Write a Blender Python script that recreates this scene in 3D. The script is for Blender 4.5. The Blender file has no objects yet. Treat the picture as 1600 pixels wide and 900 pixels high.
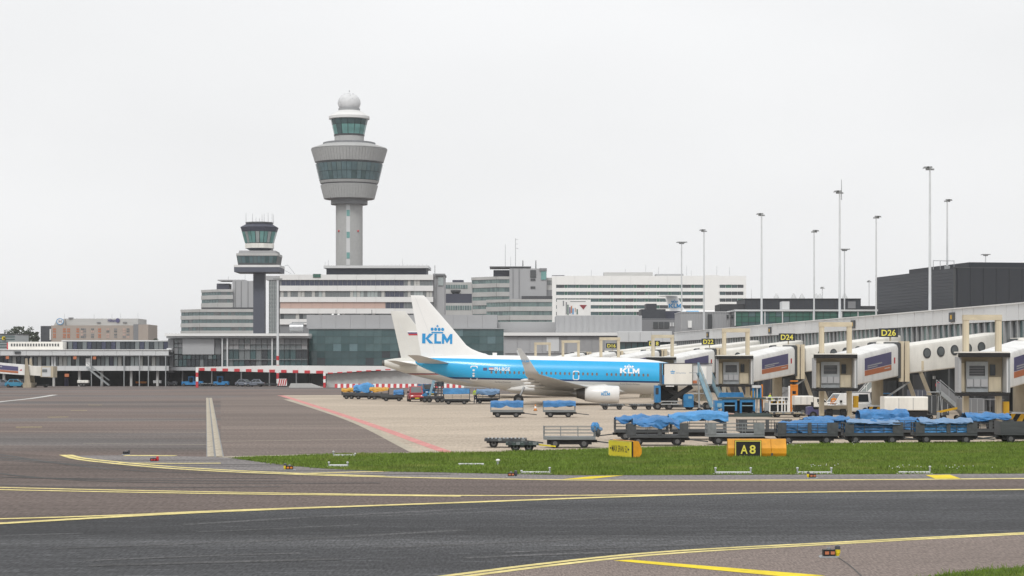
import bpy, bmesh, math, random
import numpy as np
from mathutils import Vector, Matrix, noise

random.seed(7)
SC = bpy.context.scene
COL = SC.collection
R = math.radians

# ---------------------------------------------------------------- camera, sky, sun, exposure
F, HY, CH = 3200.0, 568.0, 4.57          # focal length in photo pixels, horizon row, eye height in metres
cam_d = bpy.data.cameras.new('camera')
cam_d.sensor_width = 36.0
cam_d.lens = F / 1600.0 * 36.0
cam_d.shift_y = (HY - 450.0) / 1600.0
cam_d.clip_start = 0.5
cam_d.clip_end = 40000.0
cam = bpy.data.objects.new('camera', cam_d)
cam.location = (0, 0, CH)
cam.rotation_euler = (R(90), 0, 0)
COL.objects.link(cam)
SC.camera = cam

world = bpy.data.worlds.new('World')
SC.world = world
world.use_nodes = True
wn = world.node_tree
wn.nodes.clear()
sky = wn.nodes.new('ShaderNodeTexSky')
sky.sky_type = 'NISHITA'
sky.sun_disc = False
sky.sun_elevation = R(48)
sky.sun_rotation = R(192)
sky.air_density = 1.0
sky.dust_density = 6.0
bg_sky = wn.nodes.new('ShaderNodeBackground')
bg_sky.inputs['Strength'].default_value = 0.05
cloud = wn.nodes.new('ShaderNodeBackground')
cloud.inputs['Color'].default_value = (0.985, 0.992, 1.0, 1)
cloud.inputs['Strength'].default_value = 0.80
tcw = wn.nodes.new('ShaderNodeTexCoord')
mpw = wn.nodes.new('ShaderNodeMapping')
mpw.inputs['Scale'].default_value = (2.0, 2.0, 5.0)
nzw = wn.nodes.new('ShaderNodeTexNoise')
nzw.inputs['Scale'].default_value = 1.6
nzw.inputs['Detail'].default_value = 3.0
mrw = wn.nodes.new('ShaderNodeMapRange')
mrw.inputs['From Min'].default_value = 0.3
mrw.inputs['From Max'].default_value = 0.7
mrw.inputs['To Min'].default_value = 0.83
mrw.inputs['To Max'].default_value = 0.90
wn.links.new(tcw.outputs['Generated'], mpw.inputs['Vector'])
wn.links.new(mpw.outputs['Vector'], nzw.inputs['Vector'])
wn.links.new(nzw.outputs['Fac'], mrw.inputs['Value'])
wn.links.new(mrw.outputs['Result'], cloud.inputs['Strength'])
mixw = wn.nodes.new('ShaderNodeMixShader')
mixw.inputs[0].default_value = 0.93       # a closed overcast deck over the clear sky
outw = wn.nodes.new('ShaderNodeOutputWorld')
wn.links.new(sky.outputs[0], bg_sky.inputs['Color'])
wn.links.new(bg_sky.outputs[0], mixw.inputs[1])
wn.links.new(cloud.outputs[0], mixw.inputs[2])
wn.links.new(mixw.outputs[0], outw.inputs['Surface'])

sun_d = bpy.data.lights.new('sun', 'SUN')
sun_d.energy = 1.5
sun_d.angle = R(15)
sun_d.color = (1.0, 0.975, 0.94)
sun = bpy.data.objects.new('sun', sun_d)
sun.rotation_euler = (R(42), 0, R(-12))    # high light from behind the camera, a little from the left
sun.location = (0, -50, 120)
COL.objects.link(sun)

SC.view_settings.view_transform = 'Standard'
SC.view_settings.look = 'None'
SC.view_settings.gamma = 1.0
SC.view_settings.exposure = 0.20
SC.view_settings.use_curve_mapping = False

# ---------------------------------------------------------------- measuring helpers (a spot of the place from its bearing and distance)
def gp(px, py, z=0.0):
    d = F * CH / (py - HY)
    return ((px - 800.0) * d / F, d, z)
def wx(px, d): return (px - 800.0) * d / F
def wz(py, d): return CH + (HY - py) * d / F

# ---------------------------------------------------------------- materials
MATS = {}
def mat(name, col, rough=0.6,  metal=0.0, var=0.12, scale=0.6, fine=0.0, fscale=30.0, fstretch=(1, 1, 1), stretch=(1, 1, 1), spec=0.4,
        bump=0.0, coat=0.0, emit=None, island=0.0, col2=None, c2scale=0.2, c2lo=0.45, c2hi=0.65, streak=0.0, dash=0.0):
    m = bpy.data.materials.new(name)
    m.use_nodes = True
    nt = m.node_tree
    b = nt.nodes['Principled BSDF']
    b.inputs['Roughness'].default_value = rough
    b.inputs['Metallic'].default_value = metal
    b.inputs['Specular IOR Level'].default_value = spec
    if coat:
        b.inputs['Coat Weight'].default_value = coat
        b.inputs['Coat Roughness'].default_value = 0.12
    tc = nt.nodes.new('ShaderNodeTexCoord')
    mp = nt.nodes.new('ShaderNodeMapping')
    mp.inputs['Scale'].default_value = stretch
    nt.links.new(tc.outputs['Object'], mp.inputs['Vector'])
    base = None
    rgb = nt.nodes.new('ShaderNodeRGB')
    rgb.outputs[0].default_value = (*col, 1)
    base = rgb.outputs[0]
    if col2:
        n2 = nt.nodes.new('ShaderNodeTexNoise')
        n2.inputs['Scale'].default_value = c2scale
        n2.inputs['Detail'].default_value = 5
        nt.links.new(mp.outputs['Vector'], n2.inputs['Vector'])
        r2 = nt.nodes.new('ShaderNodeMapRange')
        r2.inputs['From Min'].default_value = c2lo
        r2.inputs['From Max'].default_value = c2hi
        nt.links.new(n2.outputs['Fac'], r2.inputs['Value'])
        mx = nt.nodes.new('ShaderNodeMix'); mx.data_type = 'RGBA'
        nt.links.new(r2.outputs[0], mx.inputs[0])
        nt.links.new(base, mx.inputs[6])
        mx.inputs[7].default_value = (*col2, 1)
        base = mx.outputs[2]
    def mul(value_socket, lo, hi, f0=0.3, f1=0.7):
        nonlocal base
        r = nt.nodes.new('ShaderNodeMapRange')
        r.inputs['From Min'].default_value = f0
        r.inputs['From Max'].default_value = f1
        r.inputs['To Min'].default_value = lo
        r.inputs['To Max'].default_value = hi
        nt.links.new(value_socket, r.inputs['Value'])
        mx = nt.nodes.new('ShaderNodeVectorMath'); mx.operation = 'SCALE'
        nt.links.new(base, mx.inputs[0])
        nt.links.new(r.outputs[0], mx.inputs['Scale'])
        base = mx.outputs[0]
    if var:
        n = nt.nodes.new('ShaderNodeTexNoise')
        n.inputs['Scale'].default_value = scale
        n.inputs['Detail'].default_value = 6
        n.inputs['Roughness'].default_value = 0.6
        nt.links.new(mp.outputs['Vector'], n.inputs['Vector'])
        mul(n.outputs['Fac'], 1 - var, 1 + var)
    if fine:
        n = nt.nodes.new('ShaderNodeTexNoise')
        n.inputs['Scale'].default_value = fscale
        n.inputs['Detail'].default_value = 3
        mf = nt.nodes.new('ShaderNodeMapping'); mf.inputs['Scale'].default_value = fstretch
        nt.links.new(tc.outputs['Object'], mf.inputs['Vector'])
        nt.links.new(mf.outputs['Vector'], n.inputs['Vector'])
        mul(n.outputs['Fac'], 1 - fine, 1 + fine)
        if bump:
            bp = nt.nodes.new('ShaderNodeBump')
            bp.inputs['Strength'].default_value = bump
            bp.inputs['Distance'].default_value = 0.02
            nt.links.new(n.outputs['Fac'], bp.inputs['Height'])
            nt.links.new(bp.outputs[0], b.inputs['Normal'])
    if streak:
        ms_ = nt.nodes.new('ShaderNodeMapping'); ms_.inputs['Scale'].default_value = (.012, .55, 1)
        nt.links.new(tc.outputs['Object'], ms_.inputs['Vector'])
        n = nt.nodes.new('ShaderNodeTexNoise'); n.inputs['Scale'].default_value = 1.0; n.inputs['Detail'].default_value = 7; n.inputs['Roughness'].default_value = .75
        nt.links.new(ms_.outputs['Vector'], n.inputs['Vector'])
        mul(n.outputs['Fac'], 1 - streak, 1 + streak, .35, .65)
    if dash:
        md = nt.nodes.new('ShaderNodeMapping'); md.inputs['Scale'].default_value = (.5, 2.6, 1); md.inputs['Rotation'].default_value = (0, 0, R(4))
        nt.links.new(tc.outputs['Object'], md.inputs['Vector'])
        n = nt.nodes.new('ShaderNodeTexNoise'); n.inputs['Scale'].default_value = 1.3; n.inputs['Detail'].default_value = 2
        nt.links.new(md.outputs['Vector'], n.inputs['Vector'])
        mul(n.outputs['Fac'], 1.0, 1 + dash, .58, .66)
    if island:
        g = nt.nodes.new('ShaderNodeNewGeometry')
        mul(g.outputs['Random Per Island'], 1 - island, 1 + island, 0, 1)
    nt.links.new(base, b.inputs['Base Color'])
    if emit:
        b.inputs['Emission Color'].default_value = (*emit[0], 1)
        b.inputs['Emission Strength'].default_value = emit[1]
    MATS[name] = m
    return m

def M(n): return MATS[n]

mat('white_paint', (.76, .76, .745), .45, var=.12, scale=1.1, stretch=(1, 1, .25))
mat('white_clad', (.70, .70, .69), .55, var=.10, scale=.15, stretch=(1, 1, .3))
mat('warm_white', (.73, .715, .665), .5, var=.12, scale=1.1, stretch=(1, 1, .25))
mat('cream_steel', (.52, .455, .335), .55, var=.2, scale=1.2, stretch=(1, 1, .3))
mat('cream_dull', (.34, .295, .22), .6, var=.25, scale=1.2, stretch=(1, 1, .3))
mat('cab_tan', (.27, .235, .175), .7, var=.15, scale=1.2)  # tinted cab back wall, its tan also darkened for shade under the overhang
mat('concrete_light', (.44, .44, .43), .8, var=.12, scale=.12, stretch=(1, 1, .25), fine=.06, fscale=3)
mat('concrete_grey', (.30, .30, .305), .8, var=.10, scale=.15, stretch=(1, 1, .3), fine=.05, fscale=3)
mat('panel_grey', (.36, .365, .375), .55, var=.08, scale=.2, stretch=(1, 1, .3))
mat('panel_light', (.56, .57, .575), .5, var=.07, scale=.2, stretch=(1, 1, .3))
mat('panel_mid', (.20, .205, .215), .6, var=.1, scale=.2)
mat('dark_clad', (.045, .05, .06), .5, var=.12, scale=.4)
mat('darker_clad', (.026, .03, .038), .5, var=.12, scale=.4)
mat('navy_clad', (.045, .05, .075), .55, var=.1, scale=.2)
mat('slate', (.085, .095, .125), .6, var=.08, scale=.1)
mat('roof_dark', (.05, .052, .058), .7, var=.15)
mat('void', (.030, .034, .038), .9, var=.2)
mat('brick_tan', (.36, .31, .27), .8, var=.08, scale=.2)
mat('pink_clad', (.50, .36, .31), .7, var=.06, scale=.3)
mat('glass_dark', (.028, .034, .04), .12, var=.35, scale=.25, spec=.5)
mat('glass_navy', (.04, .045, .075), .15, var=.25, scale=.3, spec=.5)
mat('glass_grey', (.13, .145, .15), .18, var=.35, scale=.25, spec=.5)
mat('glass_pale', (.30, .34, .34), .2, var=.2, scale=.3, spec=.5)
mat('glass_teal', (.035, .075, .08), .08, var=.35, scale=.22, spec=.6)
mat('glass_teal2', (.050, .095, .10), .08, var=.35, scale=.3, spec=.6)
mat('glass_teal3', (.028, .058, .063), .08, var=.35, scale=.3, spec=.6)
mat('glass_green', (.03, .10, .075), .15, var=.3, scale=.3, spec=.5)
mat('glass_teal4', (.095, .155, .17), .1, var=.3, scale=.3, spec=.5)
mat('office_white', (.82, .82, .80), .55, var=.05, scale=.15, stretch=(1, 1, .3))
mat('glass_aqua', (.13, .29, .275), .15, var=.25, scale=.3, spec=.5)
mat('glass_sage', (.15, .215, .21), .18, var=.2, scale=.3, spec=.5)
mat('glass_sage2', (.105, .155, .16), .18, var=.2, scale=.3, spec=.5)
mat('fascia_white', (.66, .67, .675), .5, var=.06, scale=.2, stretch=(1, 1, .3))
mat('blind', (.42, .42, .40), .7, var=.1)
mat('frame_grey', (.33, .34, .35), .5, var=.08)
mat('frame_dark', (.06, .065, .07), .5, var=.1)
mat('steel', (.40, .41, .42), .4, metal=.6, var=.1)
mat('galv', (.33, .35, .36), .5, metal=.3, var=.15, scale=2)
mat('cart_grey', (.065, .070, .074), .55, var=.25, scale=2.5)
mat('cart_light', (.19, .205, .21), .55, var=.2, scale=2.5)
mat('rubber', (.018, .018, .019), .85, var=.2, scale=4)
mat('rim', (.10, .10, .10), .6, var=.2, scale=4)
mat('tarp', (.042, .175, .40), .5, var=.28, scale=1.3, fine=.10, fscale=9)
mat('tarp_light', (.065, .255, .53), .5, var=.22, scale=1.3, fine=.10, fscale=9)
mat('tarp_grey', (.15, .26, .42), .5, var=.2, scale=1.5)
mat('tarp_orange', (.52, .28, .04), .6, var=.2, scale=1.5)
mat('klm_paint_white', (.80, .80, .79), .28, var=.03, scale=.3, coat=.4)
mat('plane_grey', (.60, .595, .575), .35, var=.07, scale=.5, stretch=(1, 1, 2), coat=.2)
mat('engine_white', (.70, .70, .69), .35, var=.06, scale=.8, coat=.3)
mat('wing_grey', (.50, .51, .51), .4, var=.10, scale=.6)
mat('russian_cream', (.65, .645, .61), .35, var=.05, scale=.4, coat=.2)
mat('sky_blue', (.012, .36, .72), .3, var=.03, coat=.5)
mat('logo_blue', (.02, .28, .60), .4, var=.0)
mat('logo_white', (.82, .82, .82), .4, var=.0)
mat('letter_black', (.012, .012, .012), .5, var=0)
mat('pane_brown', (.20, .155, .13), .25, var=.3, scale=3)
mat('metal_hot', (.10, .095, .09), .45, metal=.5, var=.25, scale=2)
mat('red_paint', (.45, .025, .03), .45, var=.12, scale=1.5)
mat('red_car', (.38, .02, .025), .3, var=.05, coat=.6)
mat('dark_red', (.25, .03, .04), .5, var=.1)
mat('stripe_red', (.50, .04, .05), .5, var=.12, scale=1)
mat('equip_blue', (.025, .18, .40), .5, var=.25, scale=1.6)
mat('equip_pale', (.22, .36, .45), .5, var=.2, scale=1.6)
mat('deck_green', (.055, .075, .072), .7, var=.3, scale=1.5)
mat('orange_paint', (.60, .20, .02), .5, var=.2, scale=1.5)
mat('barrier_orange', (.68, .30, .012), .5, var=.15, scale=1.2, fine=.06, fscale=7)
mat('sign_yellow', (.70, .58, .02), .5, var=.06, scale=2)
mat('letter_yellow', (.74, .66, .10), .5, var=0)
mat('yellow_box', (.62, .36, .02), .5, var=.12)
mat('ad_purple', (.085, .082, .185), .45, var=.06)
mat('ad_orange', (.46, .155, .07), .5, var=.06)
mat('skin', (.45, .27, .19), .6, var=.05)
mat('vest', (.62, .80, .06), .6, var=.05)
mat('trousers', (.02, .03, .08), .8, var=.1)
mat('hair', (.03, .02, .015), .8, var=.1)
mat('car_silver', (.17, .19, .23), .3, var=.05, coat=.5, metal=.3)
mat('car_blue', (.03, .22, .36), .3, var=.05, coat=.5)
mat('car_dark', (.05, .055, .065), .3, var=.05, coat=.5)
mat('headlight', (.75, .75, .72), .15, var=0)
mat('bark', (.07, .055, .045), .9, var=.2)
mat('leaf_far', (.055, .07, .045), .8, var=.3, scale=.5, island=.4)
mat('radome', (.62, .63, .64), .6, var=.06, scale=.6)
mat('tower_concrete', (.40, .405, .40), .8, var=.10, scale=.08, stretch=(1, 1, .25), fine=.05, fscale=1.2)
mat('lamp_head', (.27, .28, .28), .5, var=.1)
mat('mast_grey', (.60, .62, .63), .5, metal=0, var=.1, scale=.4)
# ground
mat('asphalt_brown', (.168, .130, .114), .85, var=.30, scale=.05, stretch=(.35, 1.6, 1), fine=.30, fscale=9, fstretch=(1, .14, 1), spec=.2, bump=.3,
    col2=(.132, .120, .115), c2scale=.035, c2lo=.42, c2hi=.6, streak=.20)
mat('asphalt_warm', (.172, .138, .120), .85, streak=.14, var=.2, scale=.06, stretch=(.35, 1.8, 1), fine=.30, fscale=9, fstretch=(1, .14, 1), spec=.2, bump=.3)
mat('asphalt_dark', (.045, .046, .049), .8, streak=.2, dash=.55, var=.34, scale=.10, stretch=(.22, 1.5, 1), fine=.48, fscale=16, fstretch=(1, .14, 1), spec=.22, bump=.4,
    col2=(.082, .083, .086), c2scale=.06, c2lo=.47, c2hi=.70)
mat('asphalt_pink', (.195, .158, .140), .85, var=.2, scale=.12, stretch=(.4, 1.2, 1), fine=.34, fscale=22, fstretch=(1, .14, 1), spec=.2, bump=.3)
mat('asphalt_grey', (.195, .180, .176), .85, streak=.08, var=.16, scale=.1, stretch=(.3, 1.5, 1), fine=.28, fscale=10, fstretch=(1, .14, 1), spec=.2, bump=.3)
mat('asphalt_band', (.122, .096, .085), .85, streak=.16, var=.2, scale=.06, stretch=(.3, 1.6, 1), fine=.32, fscale=11, fstretch=(1, .14, 1), spec=.2, bump=.3)
mat('asphalt_worn', (.086, .086, .088), .85, var=.35, scale=.5, stretch=(.3, 1, 1), fine=.4, fscale=14, fstretch=(1, .14, 1), spec=.2)
mat('slab_concrete', (.41, .365, .29), .85, var=.14, scale=.5, fine=.15, fscale=6, spec=.2)
mat('soil_green', (.085, .125, .026), .95, var=.3, scale=.6, fine=.3, fscale=12, spec=.1)
mat('grass_blade', (.138, .208, .030), .7, var=.22, scale=.35, island=.22, spec=.2, col2=(.20, .225, .055), c2scale=.3, c2lo=.52, c2hi=.74)
mat('daisy', (.7, .7, .68), .7, var=0)
mat('line_yellow', (.68, .58, .25), .8, var=.25, scale=.8, fine=.2, fscale=5, spec=.2)
mat('line_bright', (.74, .58, .03), .8, var=.15, scale=.8, fine=.12, fscale=6, spec=.2)
mat('line_white', (.58, .58, .56), .8, var=.2, scale=.8, spec=.2)
mat('line_red', (.56, .25, .23), .8, var=.2, scale=.6, fine=.15, fscale=5, spec=.2)
mat('tyre_mark', (.10, .096, .094), .9, var=.3, scale=.2, fine=.2, fscale=5, spec=.15)

def apron_material():
    m = mat('apron_concrete', (.45, .378, .30), .85, streak=.07, var=.13, scale=.05, stretch=(.5, 1.4, 1), fine=.16, fscale=6, fstretch=(1, .14, 1), spec=.2)
    nt = m.node_tree
    b = nt.nodes['Principled BSDF']
    src = b.inputs['Base Color'].links[0].from_socket
    tc = nt.nodes.new('ShaderNodeTexCoord')
    br = nt.nodes.new('ShaderNodeTexBrick')
    br.offset = 0.0
    br.inputs['Color1'].default_value = (1, 1, 1, 1)
    br.inputs['Color2'].default_value = (.93, .93, .93, 1)
    br.inputs['Mortar'].default_value = (.70, .68, .65, 1)
    br.inputs['Scale'].default_value = 1.0
    br.inputs['Brick Width'].default_value = 5.0
    br.inputs['Row Height'].default_value = 5.0
    br.inputs['Mortar Size'].default_value = .05
    mp = nt.nodes.new('ShaderNodeMapping')
    mp.inputs['Rotation'].default_value = (0, 0, R(17))
    nt.links.new(tc.outputs['Object'], mp.inputs['Vector'])
    nt.links.new(mp.outputs['Vector'], br.inputs['Vector'])
    mx = nt.nodes.new('ShaderNodeVectorMath'); mx.operation = 'MULTIPLY'
    nt.links.new(src, mx.inputs[0])
    nt.links.new(br.outputs['Color'], mx.inputs[1])
    nt.links.new(mx.outputs[0], b.inputs['Base Color'])
apron_material()

# ---------------------------------------------------------------- mesh helpers
class MB:
    def __init__(self):
        self.v = []; self.f = []; self.mi = []
    def add(self, vs, fs, mi=0):
        o = len(self.v)
        self.v += [tuple(p) for p in vs]
        self.f += [tuple(i + o for i in q) for q in fs]
        self.mi += [mi] * len(fs)
        return self
    def box(self, x0, x1, y0, y1, z0, z1, mi=0):
        vs = [(x0, y0, z0), (x1, y0, z0), (x1, y1, z0), (x0, y1, z0), (x0, y0, z1), (x1, y0, z1), (x1, y1, z1), (x0, y1, z1)]
        return self.add(vs, [(3, 2, 1, 0), (4, 5, 6, 7), (0, 1, 5, 4), (1, 2, 6, 5), (2, 3, 7, 6), (3, 0, 4, 7)], mi)
    def hexa(self, b, t, mi=0):
        return self.add(list(b) + list(t), [(3, 2, 1, 0), (4, 5, 6, 7), (0, 1, 5, 4), (1, 2, 6, 5), (2, 3, 7, 6), (3, 0, 4, 7)], mi)
    def prism(self, pts, a, b, axis='y', mi=0):
        n = len(pts)
        def mk(p, t):
            return (p[0], t, p[1]) if axis == 'y' else ((t, p[0], p[1]) if axis == 'x' else (p[0], p[1], t))
        vs = [mk(p, a) for p in pts] + [mk(p, b) for p in pts]
        fs = [tuple(range(n)), tuple(range(2 * n - 1, n - 1, -1))]
        fs += [(i, i + n, (i + 1) % n + n, (i + 1) % n) for i in range(n)]
        return self.add(vs, fs, mi)
    def rings(self, rs, cap=True, mi=0, closed=True):
        n = len(rs[0])
        vs = [p for r in rs for p in r]
        fs = []
        for k in range(len(rs) - 1):
            for i in range(n if closed else n - 1):
                j = (i + 1) % n
                fs.append((k * n + i, k * n + j, (k + 1) * n + j, (k + 1) * n + i))
        if cap:
            fs.append(tuple(range(n - 1, -1, -1)))
            fs.append(tuple((len(rs) - 1) * n + i for i in range(n)))
        return self.add(vs, fs, mi)
    def tube(self, p, q, r0, r1=None, n=8, mi=0):
        r1 = r0 if r1 is None else r1
        p, q = Vector(p), Vector(q)
        d = (q - p).normalized()
        u = d.orthogonal().normalized()
        w = d.cross(u)
        rs = []
        for c, r in ((p, r0), (q, r1)):
            rs.append([c + u * (r * math.cos(2 * math.pi * i / n)) + w * (r * math.sin(2 * math.pi * i / n)) for i in range(n)])
        return self.rings(rs, True, mi)
    def bar(self, p, q, w, h, mi=0):
        p, q = Vector(p), Vector(q)
        d = (q - p).normalized()
        s = d.cross(Vector((0, 0, 1)))
        if s.length < 1e-4: s = Vector((1, 0, 0))
        s.normalize()
        u = s.cross(d)
        rs = [[c + s * (w / 2 * a) + u * (h / 2 * b_) for a, b_ in ((-1, -1), (1, -1), (1, 1), (-1, 1))] for c in (p, q)]
        return self.rings(rs, True, mi)
    def lathe(self, prof, n=32, cx=0, cy=0, mi=0, cap=True, a0=0.0):
        rs = [[(cx + r * math.cos(a0 + 2 * math.pi * i / n), cy + r * math.sin(a0 + 2 * math.pi * i / n), z) for i in range(n)] for r, z in prof]
        return self.rings(rs, cap, mi)
    def sphere(self, c, r, n=16, m=10, sx=1, sy=1, sz=1, mi=0):
        rs = []
        for k in range(1, m):
            a = -math.pi / 2 + math.pi * k / m
            rs.append([(c[0] + sx * r * math.cos(a) * math.cos(2 * math.pi * i / n), c[1] + sy * r * math.cos(a) * math.sin(2 * math.pi * i / n),
                        c[2] + sz * r * math.sin(a)) for i in range(n)])
        return self.rings(rs, True, mi)
    def sweep(self, a, b, prof, mi=0):
        a, b = Vector(a), Vector(b)
        d = b - a; d.z = 0; d.normalize()
        s = Vector((d.y, -d.x, 0))
        up = Vector((0, 0, 1))
        return self.rings([[c + s * p[0] + up * p[1] for p in prof] for c in (a, b)], True, mi)
    def mesh(self, name, mats, smooth=False):
        me = bpy.data.meshes.new(name)
        me.from_pydata([tuple(p) for p in self.v], [], self.f)
        if not isinstance(mats, (list, tuple)): mats = [mats]
        for m in mats: me.materials.append(M(m))
        if len(mats) > 1: me.polygons.foreach_set('material_index', self.mi)
        bm = bmesh.new(); bm.from_mesh(me)
        bmesh.ops.recalc_face_normals(bm, faces=bm.faces)
        bm.to_mesh(me); bm.free()
        if smooth:
            me.polygons.foreach_set('use_smooth', [True] * len(me.polygons))
            me.set_sharp_from_angle(angle=R(38))
        me.update()
        return me
    def build(self, name, mats, parent=None, smooth=False, loc=(0, 0, 0), rot=(0, 0, 0)):
        return link(name, self.mesh(name, mats, smooth), parent, loc, rot)

def link(name, me, parent=None, loc=(0, 0, 0), rot=(0, 0, 0), scale=(1, 1, 1)):
    o = bpy.data.objects.new(name, me)
    COL.objects.link(o)
    o.location = loc; o.rotation_euler = rot; o.scale = scale
    if parent is not None: o.parent = parent
    return o

def thing(name, label, cat, loc=(0, 0, 0), rz=0.0, group=None):
    o = bpy.data.objects.new(name, None)
    o.empty_display_size = 0.3
    COL.objects.link(o)
    o.location = loc; o.rotation_euler = (0, 0, rz)
    o['label'] = label; o['category'] = cat
    if group: o['group'] = group
    return o

def tag(o, label, cat, group=None):
    o['label'] = label; o['category'] = cat
    if group: o['group'] = group
    return o

UB = {}
def pbox(name, parent, m, x0, x1, y0, y1, z0, z1, rot=(0, 0, 0)):
    """a box-shaped part; alike parts share one unit mesh per material"""
    if m not in UB:
        UB[m] = MB().box(-.5, .5, -.5, .5, -.5, .5).mesh('unit_box', m)
    return link(name, UB[m], parent, ((x0 + x1) / 2, (y0 + y1) / 2, (z0 + z1) / 2), rot, (abs(x1 - x0), abs(y1 - y0), abs(z1 - z0)))

def rect_prof(w, z0, z1, c=0.15):
    return [(-w + c, z0), (w - c, z0), (w, z0 + c), (w, z1 - c), (w - c, z1), (-w + c, z1), (-w, z1 - c), (-w, z0 + c)]

TXT = {}
def text_geo(s, bold=0.0):
    key = (s, bold)
    if key in TXT: return TXT[key]
    cu = bpy.data.curves.new('t', 'FONT')
    cu.body = s; cu.size = 1.0; cu.offset = bold; cu.resolution_u = 3
    o = bpy.data.objects.new('t', cu)
    COL.objects.link(o)
    dg = bpy.context.evaluated_depsgraph_get(); dg.update()
    me = bpy.data.meshes.new_from_object(o.evaluated_get(dg))
    vs = np.array([tuple(v.co) for v in me.vertices])
    fs = [tuple(p.vertices) for p in me.polygons]
    bpy.data.objects.remove(o); bpy.data.curves.remove(cu); bpy.data.meshes.remove(me)
    vs = vs[:, :2]
    lo = vs.min(0); hi = vs.max(0)
    vs = (vs - lo) / (hi - lo)
    TXT[key] = (vs, fs)
    return TXT[key]

def text(parent, s, m, fn, bold=0.0, name='lettering'):
    """lettering whose unit square (u right, v up) is laid on a surface by fn(u, v)"""
    vs, fs = text_geo(s, bold)
    mb = MB(); mb.add([fn(u, v) for u, v in vs], fs)
    return mb.build(name, m, parent)

def flat(x0, x1, z0, z1, y):
    return lambda u, v: (x0 + (x1 - x0) * u, y, z0 + (z1 - z0) * v)

def crown_geo(mb, fn, mi=0):
    """four discs, a bar and a small cross over the airline name"""
    for k in range(4):
        cx = .14 + .24 * k
        pts = [fn(cx + .105 * math.cos(a * math.pi / 6), .48 + .2 * math.sin(a * math.pi / 6)) for a in range(12)]
        mb.add(pts, [tuple(range(12))], mi)
    for u0, u1, v0, v1 in ((.10, .90, .0, .17), (.47, .53, .72, 1.0), (.41, .59, .82, .90)):
        mb.add([fn(u0, v0), fn(u1, v0), fn(u1, v1), fn(u0, v1)], [(0, 1, 2, 3)], mi)

def structure(o):
    o['kind'] = 'structure'
    return o

# ---------------------------------------------------------------- ground, taxiways, apron, markings
def poly_px(name, pts, z, m, parent=None):
    P = [gp(x, y, z) for x, y in pts]
    me = bpy.data.meshes.new(name)
    bm = bmesh.new()
    vs = [bm.verts.new(p) for p in P]
    f = bm.faces.new(vs)
    if f.normal.z < 0: f.normal_flip()
    bmesh.ops.triangulate(bm, faces=[f])
    bmesh.ops.recalc_face_normals(bm, faces=bm.faces)
    bm.to_mesh(me); bm.free()
    for p in me.polygons:
        if p.normal.z < 0: p.flip()
    me.materials.append(M(m))
    return link(name, me, parent)

def cr(pts, n=8):
    """smooth curve through points"""
    P = [Vector(p) for p in pts]
    P = [P[0] * 2 - P[1]] + P + [P[-1] * 2 - P[-2]]
    out = []
    for i in range(1, len(P) - 2):
        for k in range(n):
            t = k / n
            a, b, c, d = P[i - 1], P[i], P[i + 1], P[i + 2]
            out.append(.5 * ((2 * b) + (c - a) * t + (2 * a - 5 * b + 4 * c - d) * t * t + (3 * b - a - 3 * c + d) * t ** 3))
    out.append(P[-2])
    return out

def stripe(name, pts, wid, z, m, parent=None, n=8):
    """painted line: points on the ground with the line's width in metres"""
    C = cr([gp(x, y)[:2] for x, y in pts], n) if len(pts) > 2 else [Vector(gp(x, y)[:2]) for x, y in pts]
    vs = []; fs = []
    for i, c in enumerate(C):
        t = (C[min(i + 1, len(C) - 1)] - C[max(i - 1, 0)]).normalized()
        nr = Vector((-t.y, t.x))
        w = wid if not isinstance(wid, (list, tuple)) else wid[0] + (wid[1] - wid[0]) * i / (len(C) - 1)
        a, b = c + nr * w / 2, c - nr * w / 2
        vs += [(a.x, a.y, z), (b.x, b.y, z)]
        if i: fs.append((2 * i - 2, 2 * i - 1, 2 * i + 1, 2 * i))
    return MB().add(vs, fs).build(name, m, parent)

g = MB(); g.add([(-5000, -400, 0), (5000, -400, 0), (5000, 6000, 0), (-5000, 6000, 0)], [(0, 1, 2, 3)])
ground = structure(g.build('ground', 'asphalt_brown'))

structure(poly_px('taxiway', [(-900, 867), (0, 818), (330, 800), (700, 786), (1130, 772), (1600, 765), (2600, 750), (2600, 792), (1600, 834),
                              (1300, 849), (1000, 866), (705, 900), (200, 990), (-900, 1180)], .004, 'asphalt_dark'))
structure(poly_px('taxiway_shoulder', [(200, 990), (705, 900), (1000, 866), (1300, 849), (1600, 834), (2600, 792), (2600, 1400), (200, 1400)], .005, 'asphalt_pink'))
structure(poly_px('shoulder', [(105, 712), (200, 711.5), (345, 714), (365, 716), (450, 727), (600, 736.5), (700, 738), (900, 742.5), (1600, 739.5), (2400, 735),
                               (2400, 741), (1600, 747.5), (1000, 750.5), (700, 747), (520, 743), (450, 740.5), (350, 736.5), (250, 730.5), (160, 721.5)], .004, 'asphalt_grey'))
structure(poly_px('apron_edge', [(345, 621), (438, 618), (470, 629), (560, 661), (652, 708), (560, 708.5), (345, 714)], .004, 'asphalt_warm'))
apron = structure(poly_px('apron', [(438, 618), (445, 617.5), (640, 617), (900, 615), (1200, 612), (1700, 606), (2600, 606), (2600, 700), (1640, 689.5), (1300, 693.5), (960, 701),
                                    (720, 708), (652, 708), (560, 661), (470, 629)], .006, 'apron_concrete'))
structure(poly_px('forecourt', [(-400, 599), (500, 598), (500, 602.3), (-400, 603.5)], .005, 'slab_concrete'))

structure(poly_px('taxiway_band', [(-900, 690), (-300, 697), (0, 706), (97, 713.5), (160, 722), (250, 731), (350, 737), (450, 741), (600, 745.5), (800, 749), (1000, 751), (1300, 750.2), (1600, 748), (2600, 740),
                                   (2600, 751), (1600, 765.3), (1130, 772), (700, 786), (330, 800), (0, 818), (-900, 868)], .003, 'asphalt_band'))
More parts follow.
